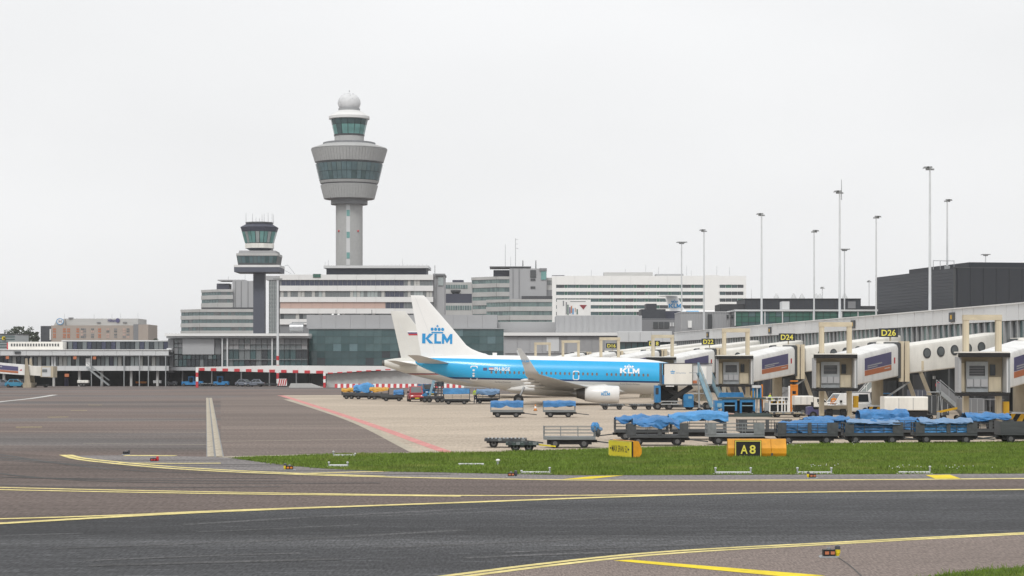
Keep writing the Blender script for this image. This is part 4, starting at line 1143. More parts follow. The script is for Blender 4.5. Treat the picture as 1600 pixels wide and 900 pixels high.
    for k in range(n):
        a0, a1 = 2 * math.pi * k / n, 2 * math.pi * (k + 1) / n; tw = .55
        MB().hexa([(5.75 + r * math.cos(a), 13.3 + r * math.sin(a), 0) for a, r in ((a0, .6), (a0, 1.0), (a1, 1.0), (a1, .6))],
                  [(5.75 + r * math.cos(a + tw), 13.3 + r * math.sin(a + tw), .85) for a, r in ((a0, .5), (a0, .85), (a1, .85), (a1, .5))]).build('base_stripe', ('yellow_box' if full else 'cream_dull') if k % 2 else ('rubber' if full else 'cream_dull'), t)
    MB().lathe([(.86, .85), (.55, .98)], 18, 5.75, 13.3).build('base_cap', 'panel_light', t)
    for z in (3.0,): MB().bar((6.3, 13.2, 1.5), (8.6, 13.6, 3.0), .14, .14).build('brace', 'galv', t)
    # fixed walkway with round windows
    P0 = Vector((8.3, 16.2, 0)); dd = Vector((16, 10, 0)).normalized(); sn = Vector((dd.y, -dd.x, 0))
    gx, gy = X + P0.x, D + P0.y
    L = (61.9 - gx - .0985 * gy) / (dd.x + .0985 * dd.y)
    P1 = P0 + dd * L
    w0, w1 = 3.7, 3.7 + .085 * L
    wk = MB(); wk.rings([[P0 + sn * p[0] + Vector((0, 0, p[1])) for p in prof(1.2, w0, w0 + 2.55)], [P1 + sn * p[0] + Vector((0, 0, p[1])) for p in prof(1.2, w1, w1 + 2.75)]])
    wk.build('walkway', 'warm_white', t, True)
    for k in range(5):
        f = (2.0 + 1.65 * k) / L
        c = P0.lerp(P1, f) + sn * 1.2 + Vector((0, 0, w0 + (w1 - w0) * f + 1.62))
        h = MB().tube(c - sn * .05, c + sn * .05, .46, .46, 18).build('porthole_ring', 'frame_dark', t)
        MB().tube(c, c + sn * .06, .34, .34, 18).build('porthole_glass', 'glass_grey', h)
    for a, b_ in (((8.5, 15.7, 4.1), (9.9, 15.2, 0)), ((10.0, 16.2, 4.0), (11.5, 15.8, 0))):
        MB().bar(a, b_, .24, .34).build('strut', 'cream_dull', t)
    pbox('strut_head', t, 'cream_steel', 8.2, 8.8, 15.3, 15.8, 4.0, 4.9); pbox('strut_head', t, 'cream_steel', 9.7, 10.3, 15.9, 16.3, 4.0, 4.8)
    if sign:
        g_ = thing('gate_sign', 'black gate sign with yellow characters %s above the bridges' % sign, 'sign', (X + 6.75, D + 13.4, 0), 0, 'gate number signs')
        pbox('pole', g_, 'cream_dull', .1, .22, .1, .22, 6.3, 6.9); pbox('plate', g_, 'darker_clad', -.82, .82, 0, .1, 6.86, 7.62)
        text(g_, sign, 'letter_yellow', flat(-.62, .62, 6.97, 7.5, -.01), .014)
    return t
jetbridge(1537, 23.0, 'nearest jet bridge, its cab and cream portal closest to the right edge')
jetbridge(1305, 19.5, 'jet bridge with cream portal below the D26 sign', 'D26')
jetbridge(1148, 16.5, 'jet bridge with cream portal above the blue cargo loader', 'D24')
jetbridge(1033, 13.5, 'jet bridge with cream portal behind the catering truck', 'D22', False)
jetbridge(950, 12.3, 'jet bridge with cream portal rising behind the forward cabin of the blue jet', 'D18', False)
jetbridge(889, 10.9, 'jet bridge with cream portal rising behind the wing of the blue jet', 'D16', False)
jetbridge(845, 9.9, 'farthest jet bridge of the pier, its slim portal beside the winglet', None, False)

def left_bridge():
    s = 8.2; D = F / s
    t = thing('jet_bridge', 'white jet bridge with purple and orange advert at the far left edge', 'jet bridge', (wx(46, D), D, 0))
    X = lambda px: (px - 46) / s
    Z = lambda py: wz(py, D)
    MB().prism([(X(-70), Z(578)), (X(46), Z(586.5)), (X(46), Z(570.5)), (X(-70), Z(561))], -1.3, 1.3).build('tunnel', 'white_paint', t)
    MB().prism([(X(-30), Z(574.6)), (X(31), Z(579.5)), (X(31), Z(573)), (X(-30), Z(567.2))], -1.34, -1.305).build('advert_panel', 'ad_purple', t)
    MB().prism([(X(-30), Z(578)), (X(31), Z(583.2)), (X(31), Z(580)), (X(-30), Z(575.2))], -1.34, -1.305).build('advert_strip', 'ad_orange', t)
    MB().prism([(X(-8), Z(572.4)), (X(6), Z(573.6)), (X(6), Z(572.6)), (X(-8), Z(571.4))], -1.37, -1.345).build('advert_print', 'panel_light', t)
    MB().prism([(X(33), Z(579)), (X(37), Z(579.3)), (X(36), Z(576.5))], -1.34, -1.305).build('tail_mark', 'stripe_red', t)
    MB().prism([(X(46), Z(586)), (X(67), Z(587.5)), (X(67), Z(573)), (X(46), Z(571.4))], -1.1, 1.1).build('inner_tunnel', 'warm_white', t)
    cab = MB().prism([(X(66.5), Z(589)), (X(86), Z(589.8)), (X(86.4), Z(572.4)), (X(67.5), Z(572.4))], -1.7, 1.7).build('cab', 'cream_steel', t)
    pbox('cab_panel', t, 'panel_light', X(69), X(82.5), -1.8, -1.71, Z(588.5), Z(574)); pbox('cab_window', t, 'glass_grey', X(69.5), X(77), -1.86, -1.81, Z(581.5), Z(577))
    for dy in (-1.9, 1.6):
        MB().prism([(X(41.5), 0), (X(52), 0), (X(46), Z(560)), (X(43), Z(560))], dy, dy + .3).build('support_leg', 'cream_dull', t)
    pbox('support_base', t, 'cream_dull', X(40), X(53), -2.2, 2.2, 0, .9)
    for x in (-8, 37): pbox('column', t, 'concrete_light', X(x), X(x) + .5, .2, .7, 0, Z(580))
left_bridge()

# --- floodlight masts
def floodmast(px, py, s, base_py, label, heads=2, left=True, extra=None):
    D = F / s
    z1 = wz(py, D); z0 = base_py
    t = thing('floodlight_mast', label, 'light mast', (wx(px, D), D, z0), 0, 'floodlight masts along the pier')
    H = z1 - z0
    MB().tube((0, 0, 0), (0, 0, H), .19, .11, 10).build('pole', 'mast_grey', t, True)
    pbox('base_box', t, 'galv', -.4, .4, -.4, .4, 0, .9)
    sg = -1 if left else 1
    pbox('crossarm', t, 'lamp_head', -.5, .5, -.1, .1, H - .15, H + .05)
    for k in range(heads):
        x = sg * (.1 + .38 * k) if heads < 4 else -.72 + .48 * k
        MB().prism([(x - .36, H + .05), (x + .36, H + .13), (x + .3, H + .3), (x - .24, H + .26)] if left else [(x - .36, H + .13), (x + .36, H + .05), (x + .24, H + .26), (x - .3, H + .3)], -.3, .3).build('floodlight', 'lamp_head', t)
    if extra: MB().tube((.25, 0, H - 1), (.25, 0, H + extra), .07, .04, 6).build('whip_antenna', 'steel', t)
for a in ((1065, 380, 8.15, 0, 'floodlight mast with wide head, leftmost, before the white office', 4, True),
          (1100, 361, 8.95, 0, 'slim floodlight mast second from left, in front of the white office'),
          (1190, 336, 10.0, 9.75, 'floodlight mast standing alone left of the green lounge middle'),
          (1272, 362, 9.1, 0, 'floodlight mast over the green lounge with its head facing right', 2, False),
          (1312, 301, 11.4, 9.75, 'thick floodlight mast with a whip antenna on top', 2, True, 1.8),
          (1319.5, 391, 8.0, 0, 'short floodlight mast just right of the antenna mast', 4, True),
          (1369, 340, 9.4, 0, 'floodlight mast at the left corner of the black hall', 2, False),
          (1453, 264, 13.1, 9.75, 'tallest floodlight mast, in front of the black hall'),
          (1480, 314, 9.4, 19.9, 'floodlight mast rising behind the black hall roof rail', 2, False),
          (1285, 450, 6.5, 0, 'small low lamp post above the dark plant roof', 1, True),
          (1358, 440, 6.6, 0, 'small low lamp post left of the black hall', 1, True),
          (1540, 399, 7.0, 0, 'small lamp head peeking over the black hall roof', 4, True)):
    floodmast(*a)
# ---------------------------------------------------------------- aircraft
def livery(name, bands):
    """paint in horizontal bands of the aircraft's own height (metres): [(from z, colour), ...]"""
    m = mat(name, (.5, .5, .5), .3, var=.04, scale=.5, coat=.35)
    nt = m.node_tree; b = nt.nodes['Principled BSDF']
    tc = nt.nodes.new('ShaderNodeTexCoord'); sp = nt.nodes.new('ShaderNodeSeparateXYZ')
    nt.links.new(tc.outputs['Object'], sp.inputs[0])
    mr = nt.nodes.new('ShaderNodeMath'); mr.operation = 'DIVIDE'; mr.inputs[1].default_value = 8.0
    nt.links.new(sp.outputs['Z'], mr.inputs[0])
    cr_ = nt.nodes.new('ShaderNodeValToRGB'); cr_.color_ramp.interpolation = 'CONSTANT'
    el = cr_.color_ramp.elements
    while len(el) > 1: el.remove(el[-1])
    el[0].position = 0; el[0].color = (*bands[0][1], 1)
    for z, c in bands[1:]:
        e = el.new(z / 8.0); e.color = (*c, 1)
    nt.links.new(mr.outputs[0], cr_.inputs[0])
    nz = nt.nodes.new('ShaderNodeTexNoise'); nz.inputs['Scale'].default_value = .8; nz.inputs['Detail'].default_value = 5
    r = nt.nodes.new('ShaderNodeMapRange'); r.inputs['To Min'].default_value = .93; r.inputs['To Max'].default_value = 1.06
    nt.links.new(tc.outputs['Object'], nz.inputs['Vector']); nt.links.new(nz.outputs['Fac'], r.inputs['Value'])
    sc_ = nt.nodes.new('ShaderNodeVectorMath'); sc_.operation = 'SCALE'
    nt.links.new(cr_.outputs[0], sc_.inputs[0]); nt.links.new(r.outputs[0], sc_.inputs['Scale'])
    nt.links.new(sc_.outputs[0], b.inputs['Base Color'])
livery('blue_livery', [(0, (.58, .575, .555)), (2.62, (.006, .03, .12)), (2.80, (.016, .385, .72)), (4.90, (.80, .80, .79))])
livery('cream_livery', [(0, (.50, .50, .48)), (3.05, (.30, .03, .04)), (3.16, (.03, .035, .08)), (3.24, (.60, .595, .55))])
livery('small_livery', [(0, (.44, .435, .42)), (1.9, (.016, .385, .72)), (3.85, (.80, .80, .79))])

def foil(u): return 5 * (.2969 * math.sqrt(u) - .126 * u - .3516 * u * u + .2843 * u ** 3 - .1036 * u ** 4)
US = [0, .015, .06, .15, .3, .5, .7, .86, 1.0]
def section(xle, xte, c, nrm, th):
    """closed airfoil ring: chord along x from xle (front) to xte, at point c=(y, z), thickness along nrm"""
    ch = xle - xte
    up = []; lo = []
    for u in US:
        x = xle - ch * u; t = foil(u) * th if u < 1 else .004
        up.append((x, c[0] + nrm[0] * t, c[1] + nrm[1] * t)); lo.append((x, c[0] - nrm[0] * t, c[1] - nrm[1] * t))
    return up + lo[::-1][:-1]

def klm(parent, m, fn):
    """the heavy three-letter airline name, each stroke a quad on the surface"""
    mb = MB()
    def q(x0, w, pts): mb.add([fn(x0 + w * u, v) for u, v in pts], [(0, 1, 2, 3)])
    for p in ([(0, 0), (.3, 0), (.3, .5), (0, .5)], [(0, .5), (.3, .5), (.3, 1), (0, 1)], [(.3, .5), (.56, .5), (1, 1), (.63, 1)], [(.3, .5), (.66, 0), (1.02, 0), (.56, .5)]): q(0, .37, p)
    for p in ([(0, 0), (.34, 0), (.34, .5), (0, .5)], [(0, .5), (.34, .5), (.34, 1), (0, 1)], [(.34, 0), (1, 0), (1, .24), (.34, .24)]): q(.405, .225, p)
    for p in ([(0, 0), (.22, 0), (.22, 1), (0, 1)], [(.78, 0), (1, 0), (1, 1), (.78, 1)], [(.22, 1), (.22, .5), (.5, .03), (.5, .5)], [(.78, .5), (.78, 1), (.5, .5), (.5, .03)]): q(.655, .345, p)
    return mb.build('airline_name', m, parent)

class Fus:
    def __init__(self, nose_x, st): self.nx = nose_x; self.st = st
    def at(self, x):
        s = self.nx - x; S = self.st
        for a, b in zip(S, S[1:]):
            if a[0] <= s <= b[0]:
                t = (s - a[0]) / (b[0] - a[0]); return [a[i] + (b[i] - a[i]) * t for i in (1, 2, 3)]
        return list(S[-1][1:]) if s > S[-1][0] else list(S[0][1:])
    def mesh(self, n=40):
        P = cr([tuple(q) for q in [(a[0], a[1], a[2]) for a in self.st]], 4); Q = cr([(a[0], a[3], 0) for a in self.st], 4)
        rs = []
        for p, q in zip(P, Q):
            rs.append([(self.nx - p[0], max(.02, q[1]) * math.cos(2 * math.pi * i / n), p[1] + max(.02, p[2]) * math.sin(2 * math.pi * i / n)) for i in range(n)])
        self.st = [(p[0], p[1], max(.02, p[2]), max(.02, q[1])) for p, q in zip(P, Q)]
        return MB().rings(rs)
    def skin(self, x, z, off=.015):
        zc, rz, ry = self.at(x)
        k = max(-.98, min(.98, (z - zc) / rz))
        return (x, -ry * math.sqrt(1 - k * k) - off, z)

def wheel(name, parent, c, r, w, n=18):
    a = MB().tube((c[0], c[1] - w / 2, c[2]), (c[0], c[1] + w / 2, c[2]), r, r, n).build(name, 'rubber', parent, True)
    MB().tube((c[0], c[1] - w / 2 - .015, c[2]), (c[0], c[1] + w / 2 + .015, c[2]), r * .52, r * .52, 12).build('rim', 'rim', a)
    return a

def nacelle(parent, x0, x1, y, z, r, m='engine_white'):
    L = x1 - x0
    prof = [(x1 - .05, r * .80), (x1, r * .90), (x1 - .12, r * .965), (x1 - L * .3, r * 1.0), (x1 - L * .6, r * .98), (x0 + .1, r * .80), (x0, r * .74)]
    rs = [[(px, y + pr * math.cos(2 * math.pi * i / 28), z + pr * .98 * math.sin(2 * math.pi * i / 28) - (.05 * r if math.sin(2 * math.pi * i / 28) < 0 else 0)) for i in range(28)] for px, pr in prof]
    e = MB().rings(rs, False).build('engine', m, parent, True)
    MB().rings([[(px, y + pr * math.cos(2 * math.pi * i / 24), z + pr * math.sin(2 * math.pi * i / 24)) for i in range(24)] for px, pr in ((x1 - .06, r * .82), (x1 - .9, r * .78))], True).build('fan_intake', 'metal_hot', e, True)
    MB().rings([[(px, y + pr * math.cos(2 * math.pi * i / 24), z + pr * math.sin(2 * math.pi * i / 24)) for i in range(24)] for px, pr in ((x0 + .3, r * .70), (x0 - .5, r * .58), (x0 - .9, r * .48))], True).build('core_nozzle', 'metal_hot', e, True)
    MB().rings([[(px, y + pr * math.cos(2 * math.pi * i / 16), z + pr * math.sin(2 * math.pi * i / 16)) for i in range(16)] for px, pr in ((x0 - .85, r * .30), (x0 - 1.45, r * .06))], True).build('exhaust_cone', 'steel', e, True)
    return e

def blue_jet():
    s = 14.0; D = F / s; TL = .02007
    t = thing('airliner', 'blue and white twin-engine airliner with KLM lettering, parked nose to the right', 'airplane', (wx(880, D), D, 0))
    t.rotation_euler = (0, math.asin(TL), 0)
    def loc(px, py, dy=0.0):
        k = (D + dy) / F
        X = (px - 800) * k - t.location.x; Z = CH + (HY - py) * k
        return X - TL * Z, Z + TL * X
    fu = Fus(16.3, [(0, 2.7, .02, .02), (.35, 2.72, .45, .45), (1.1, 2.8, .85, .88), (2.2, 2.93, 1.22, 1.26), (3.4, 3.02, 1.50, 1.55), (5.0, 3.16, 1.78, 1.78), (7.0, 3.28, 1.93, 1.86), (9.0, 3.34, 1.99, 1.88), (13, 3.35, 2.0, 1.88),
                    (20.5, 3.35, 2.0, 1.88), (23, 3.42, 1.93, 1.84), (25.5, 3.60, 1.72, 1.66), (28, 3.84, 1.40, 1.34), (30, 4.05, 1.06, 1.0), (31.6, 4.27, .68, .62), (32.6, 4.42, .36, .3), (32.9, 4.46, .12, .1)])
    me = fu.mesh(48)
    me.build('fuselage', 'blue_livery', t, True)
    # fin
    TE = [(641.5, 461.2), (659.5, 563)]; LE = [(662.5, 461.7), (709, 515.5), (730, 541), (741, 547.5), (755, 552), (779, 560)]
    le = [loc(*p) for p in LE]; te = [loc(*p) for p in TE]
    def xle(z):
        for a, b in zip(le, le[1:]):
            if b[1] <= z <= a[1]: return a[0] + (b[0] - a[0]) * (a[1] - z) / (a[1] - b[1])
        return le[0][0] if z > le[0][1] else le[-1][0]
    def xte(z): return te[0][0] + (te[1][0] - te[0][0]) * (te[0][1] - z) / (te[0][1] - te[1][1])
    zs = [4.6, 5.0, 5.25, 5.45, 5.7, 6.0, 6.4, 7, 8, 9.2, 10.4, 11.4, le[0][1] - .12, le[0][1]]
    def fth(z): return max(.10, .34 - .032 * (z - 5)) * (.5 if z > le[0][1] - .05 else 1)
    fin = MB(); fin.rings([section(xle(z), xte(z), (0, z), (1, 0), fth(z)) for z in zs])
    # the section's thickness runs along y: rings are laid out with c=(y,z)
    fo = fin.build('fin', 'klm_paint_white', t, True)
    def finskin(x, z, off=.02):
        u = max(0.001, min(.99, (xle(z) - x) / (xle(z) - xte(z)))); return (x, -foil(u) * fth(z) - off, z)
    def onfin(x0, x1, y0, y1):
        a, b = loc(x0, y1), loc(x1, y0)
        return lambda u, v: finskin(a[0] + (b[0] - a[0]) * u, a[1] + (b[1] - a[1]) * v, .03)
    klm(fo, 'logo_blue', onfin(659.5, 707, 522, 536.5))
    cg = MB(); crown_geo(cg, onfin(672, 695, 508, 520.6)); cg.build('crown_emblem', 'logo_blue', fo)
    rx = MB()
    for z0, z1 in ((5.7, 11.5),):
        for z in np.linspace(z0, z1, 10): rx.add([], [])
    hl = [finskin(xte(z) + .30 * (xle(z) - xte(z)) if z > 6.4 else xte(z) + 1.55, z, .022) for z in np.linspace(5.4, 11.6, 12)]
    hg = MB()
    for a, b in zip(hl, hl[1:]): hg.add([(a[0] - .02, a[1], a[2]), (a[0] + .02, a[1], a[2]), (b[0] + .02, b[1], b[2]), (b[0] - .02, b[1], b[2])], [(0, 1, 2, 3)])
    hg.build('rudder_gap', 'fascia_white', fo)
    # tailplane and wings, both sides
    for sg in (-1, 1):
        rs = [section(-12.5, -16.3, (sg * .6, 4.30), (0, 1), .17), section(-12.9, -16.3, (sg * 1.2, 4.38), (0, 1), .16), section(-15.75, -17.1, (sg * 7.0, 5.12), (0, 1), .06), section(-16.0, -17.1, (sg * 7.2, 5.15), (0, 1), .02)]
        MB().rings(rs).build('tailplane', 'wing_grey' if sg < 0 else 'plane_grey', t, True)
        W = [(5.6, -3.4, 1.2, 1.62, .50), (4.9, -3.3, 2.0, 1.72, .46), (2.75, -3.1, 4.83, 2.05, .34), (2.2, -3.15, 5.8, 2.14, .30), (-.2, -3.9, 10.6, 2.68, .19), (-2.6, -4.4, 15.9, 3.30, .10)]
        rs = [section(a, b, (sg * y, z), (0, 1), th) for a, b, y, z, th in W]
        rs += [section(-2.95, -4.42, (sg * 16.35, 3.42), (-sg * .45, .9), .08), section(-3.25, -4.5, (sg * 16.65, 3.75), (-sg * .9, .43), .06),
               section(-4.1, -4.92, (sg * 16.95, 5.0), (-sg, .1), .04), section(-4.92, -5.32, (sg * 17.15, 6.05), (-sg, .1), .02)]
        wg = MB().rings(rs).build('wing', 'wing_grey', t, True)
        for y in (6.6, 9.6, 12.6):
            k = (y - 5.8) / 10.1; z = 2.14 + k * 1.16 - .22; x = -3.15 - k * 1.5 + .1
            MB().sphere((x, sg * y, z), .2, 10, 8, 5.5 - 2 * k, .8, 1.0).build('flap_fairing', 'plane_grey', wg, True)
        e = nacelle(t, 2.2, 5.95, sg * 4.83, 1.32, .98)
        MB().hexa([(1.0, sg * 4.83 - .12, 1.7), (5.0, sg * 4.83 - .10, 2.15), (5.0, sg * 4.83 + .10, 2.15), (1.0, sg * 4.83 + .12, 1.7)], [(1.0, sg * 4.83 - .12, 2.1), (4.4, sg * 4.83 - .05, 2.42), (4.4, sg * 4.83 + .05, 2.42), (1.0, sg * 4.83 + .12, 2.1)]).build('pylon', 'plane_grey', t)
        if sg < 0:
            def onnac(x0, x1, y0, y1):
                a, b = loc(x0, y1, -5.8), loc(x1, y0, -5.8)
                def f_(u, v):
                    x = a[0] + (b[0] - a[0]) * u; z = a[1] + (b[1] - a[1]) * v; dz = (z - 1.32) / .98
                    return (x, -4.83 - .985 * math.sqrt(max(.02, 1 - dz * dz)) - .02, z)
                return f_
            klm(e, 'logo_blue', onnac(939.5, 953, 613.6, 617.8))
            cg = MB(); crown_geo(cg, onnac(942.5, 950, 610.4, 613)); cg.build('crown_emblem', 'logo_blue', e)
            klm(wg, 'logo_blue', lambda u, v: (-4.8 + .8 * u - .12 * v, -17.03, 4.62 + .22 * v))
        # main gear
        for dy in (-.42, .42): wheel('main_wheel', t, (-5.0, sg * 2.86 + dy, .56 + TL * -5.0 * 1.0), .56, .36)
        MB().tube((-5.0, sg * 2.86, .5), (-4.4, sg * 2.7, 1.9), .11, .13, 8).build('gear_leg', 'steel', t)
    fair = MB(); fair.rings([[(x, r * 1.0 * math.cos(a), zc + h * math.sin(a)) for a in [2 * math.pi * i / 28 for i in range(28)]] for x, r, h, zc in
                       ((-6.6, .3, .1, 1.55), (-5.8, 1.3, .42, 1.62), (-4.0, 2.0, .72, 1.68), (-1.0, 2.15, .84, 1.72), (3.0, 2.15, .84, 1.72), (5.5, 1.8, .6, 1.7), (7.6, .4, .15, 1.55))])
    fair.build('belly_fairing', 'plane_grey', t, True)
    for dy in (-.22, .22): wheel('nose_wheel', t, (12.4, dy, .34 + .25), .34, .2)
    MB().tube((12.4, 0, .6), (12.5, 0, 1.9), .09, .1, 8).build('nose_leg', 'steel', t)
    # cabin windows
    wm = MB()
    wm.prism([(.115 * math.cos(a) * (1 if abs(math.cos(a)) < .75 else .95), .175 * math.sin(a)) for a in [2 * math.pi * i / 12 for i in range(12)]], -.02, .02)
    wme = wm.mesh('window', 'pane_brown')
    xs = [768.2 + 7.1 * k for k in range(24)] + [947.2 + 7.05 * k for k in range(10)]
    for px in xs:
        x, z = loc(px, 583.2); p = fu.skin(x, 3.46, .0)
        link('window', wme, t, p, (R(3), 0, 0))
    # doors as raised outlines
    def door(px0, px1, py0, py1, m='logo_white', w=.085, name='door'):
        (x0, z1), (x1, z0) = loc(px0, py0), loc(px1, py1)
        r = .16
        def rr(o):
            X0, X1, Z0, Z1 = x0 + o, x1 - o, z0 + o, z1 - o; q = []
            for cx, cz, a0 in ((X1 - r, Z1 - r, 0), (X0 + r, Z1 - r, 90), (X0 + r, Z0 + r, 180), (X1 - r, Z0 + r, 270)):
                for k in range(4): q.append((cx + r * math.cos(R(a0 + k * 30)), cz + r * math.sin(R(a0 + k * 30))))
            return q
        A, B = rr(0), rr(w); n = len(A); mb = MB()
        mb.add([fu.skin(x, z, .025) for x, z in A] + [fu.skin(x, z, .025) for x, z in B], [(i, (i + 1) % n, n + (i + 1) % n, n + i) for i in range(n)])
        d = mb.build(name, m, t)
        return d
    d = door(735.6, 746.4, 571.3, 594.6)
    for zz, m in ((3.62, 'logo_white'), (3.25, 'panel_light'), (3.0, 'logo_white')):
        x, _ = loc(740.5, 580); p = fu.skin(x, zz, .02); MB().sphere(p, .13, 8, 6, 1, .25, .9).build('door_mark', m, d)
    door(894.4, 904, 579.2, 593.6, name='overwing_exit')
    # lettering
    def on(x0, x1, y0, y1, off=.02):
        a, b = loc(x0, y1), loc(x1, y0)
        return lambda u, v: fu.skin(a[0] + (b[0] - a[0]) * u, a[1] + (b[1] - a[1]) * v, off)
    klm(t, 'logo_white', on(967.3, 997.5, 575.8, 583))
    cg = MB(); crown_geo(cg, on(973.5, 989.5, 569.8, 575)); cg.build('crown_emblem', 'logo_white', t)
    text(t, 'PH-BGE', 'logo_white', on(773, 797, 574.2, 579.2), .02, 'registration')
    text(t, 'The Flying Dutchman', 'panel_mid', on(773, 798, 596, 598.2), .0, 'slogan')
    text(t, 'Royal Dutch Airlines', 'panel_mid', on(967.5, 998, 598.7, 601.6), .0, 'slogan')
    def quad(name, m, x0, x1, y0, y1, par=t):
        f_ = on(x0, x1, y0, y1); return MB().add([f_(0, 0), f_(1, 0), f_(1, 1), f_(0, 1)], [(0, 1, 2, 3)]).build(name, m, par)
    quad('flag', 'ad_purple', 755.2, 761.4, 574.6, 578.8)
    quad('flag_stripe', 'stripe_red', 764.2, 771.6, 574.4, 575.9); quad('flag_stripe', 'logo_white', 764.2, 771.6, 575.9, 577.5); quad('flag_stripe', 'ad_purple', 764.2, 771.6, 577.5, 579)
    pbox('roof_antenna', t, 'klm_paint_white', -8.0, -7.5, -.03, .03, 5.3, 5.62)
    pbox('roof_antenna', t, 'klm_paint_white', 2.0, 2.4, -.02, .02, 5.3, 5.5)
    MB().sphere((-9.2, 0, 5.33), .3, 12, 8, 2.2, .8, .7).build('antenna_dome', 'klm_paint_white', t, True)
    # cockpit windows on the nose
    for k in range(2):
        MB().add([fu.skin(x - .2, z - .15, .02) for x, z in ((14.1 - k * .75, 3.75), (14.75 - k * .75, 3.62), (14.55 - k * .75, 4.12), (14.0 - k * .75, 4.2))], [(0, 1, 2, 3)]).build('cockpit_window', 'glass_dark', t)
blue_jet()

def cream_jet():
    s = 11.5; D = F / s
    t = thing('airliner', 'cream-white airliner with a tricolour flag on its tail, behind the blue one', 'airplane', (wx(794, D), D, 0))
    def loc(px, py): return wx(px, D) - t.location.x, wz(py, D)
    tx = loc(600, 567)[0]
    fu = Fus(tx + 33.8, [(0, 2.7, .02, .02), (.4, 2.75, .5, .5), (1.2, 2.9, .95, 1.0), (2.6, 3.1, 1.5, 1.5), (4.5, 3.3, 1.88, 1.88), (6.5, 3.35, 1.97, 1.95), (20, 3.35, 1.97, 1.95), (23, 3.45, 1.9, 1.88), (26, 3.72, 1.66, 1.6),
                         (28.5, 4.02, 1.38, 1.3), (30.5, 4.27, 1.12, 1.0), (32, 4.46, .84, .74), (33.2, 4.58, .55, .5), (33.75, 4.62, .42, .38)])
    fu.mesh(40).build('fuselage', 'cream_livery', t, True)
    MB().tube((tx - .25, 0, 4.62), (tx + .08, 0, 4.62), .36, .42, 16).build('exhaust', 'metal_hot', t, True)
    LE = [(633, 486), (657.5, 517.5), (680, 548), (700, 560)]; TE = [(610.3, 485.6), (627, 560)]
    le = [loc(*p) for p in LE]; te = [loc(*p) for p in TE]
    def xle(z):
        for a, b in zip(le, le[1:]):
            if b[1] <= z <= a[1]: return a[0] + (b[0] - a[0]) * (a[1] - z) / (a[1] - b[1])
        return le[0][0] if z > le[0][1] else le[-1][0]
    def xte(z): return te[0][0] + (te[1][0] - te[0][0]) * (te[0][1] - z) / (te[0][1] - te[1][1])
    zs = [4.6, 5.3, 5.8, 6.4, 7.2, 8.2, 9.4, 10.6, le[0][1] - .1, le[0][1]]
    fth = lambda z: max(.1, .34 - .035 * (z - 5)) * (.5 if z > le[0][1] - .05 else 1)
    fo = MB().rings([section(xle(z), xte(z), (0, z), (1, 0), fth(z)) for z in zs]).build('fin', 'russian_cream', t, True)
    def finskin(x, z):
        u = max(0.001, min(.99, (xle(z) - x) / (xle(z) - xte(z)))); return (x, -foil(u) * fth(z) - .03, z)
    for m, y0, y1 in (('logo_white', 517, 519.2), ('ad_purple', 519.2, 521.6), ('stripe_red', 521.6, 524)):
        sl = lambda y: (y - 517) * .42
        pts = [loc(636 + sl(y1), y1), loc(653 + sl(y1), y1), loc(653 + sl(y0), y0), loc(636 + sl(y0), y0)]
        MB().add([finskin(*p) for p in pts], [(0, 1, 2, 3)]).build('flag_stripe', m, fo)
    hl = [finskin(xte(z) + .30 * (xle(z) - xte(z)) if z > 7 else xte(z) + 1.55, z) for z in np.linspace(5.6, 10.8, 10)]
    hg = MB()
    for a, b in zip(hl, hl[1:]): hg.add([(a[0] - .02, a[1], a[2]), (a[0] + .02, a[1], a[2]), (b[0] + .02, b[1], b[2]), (b[0] - .02, b[1], b[2])], [(0, 1, 2, 3)])
    hg.build('rudder_gap', 'fascia_white', fo)
    for sg in (-1, 1):
        MB().rings([section(tx + 5.0, tx + 2.2, (sg * .6, 4.3), (0, 1), .18), section(tx + 1.9, tx + .8, (sg * 6.0, 4.95), (0, 1), .05), section(tx + 1.7, tx + .8, (sg * 6.2, 4.97), (0, 1), .02)]).build('tailplane', 'wing_grey', t, True)
        MB().rings([section(a, b, (sg * y, z), (0, 1), th) for a, b, y, z, th in ((5.5, -1.6, 1.2, 1.9, .45), (2.8, -1.5, 6.4, 2.3, .3), (-2.0, -3.6, 16.6, 3.3, .1), (-2.3, -3.6, 17, 3.35, .03))]).build('wing', 'wing_grey', t, True)
        nacelle(t, 2.2, 6.4, sg * 5.75, 1.5, 1.0, 'russian_cream')
        for dy in (-.45, .45): wheel('main_wheel', t, (-2.2, sg * 3.8 + dy, .57), .57, .38)
        MB().tube((-2.2, sg * 3.8, .5), (-2.0, sg * 3.4, 2.0), .13, .14, 8).build('gear_leg', 'steel', t)
    for dy in (-.22, .22): wheel('nose_wheel', t, (tx + 29, dy, .36), .36, .22)
    MB().tube((tx + 29, 0, .4), (tx + 29, 0, 1.8), .1, .1, 8).build('nose_leg', 'steel', t)
cream_jet()

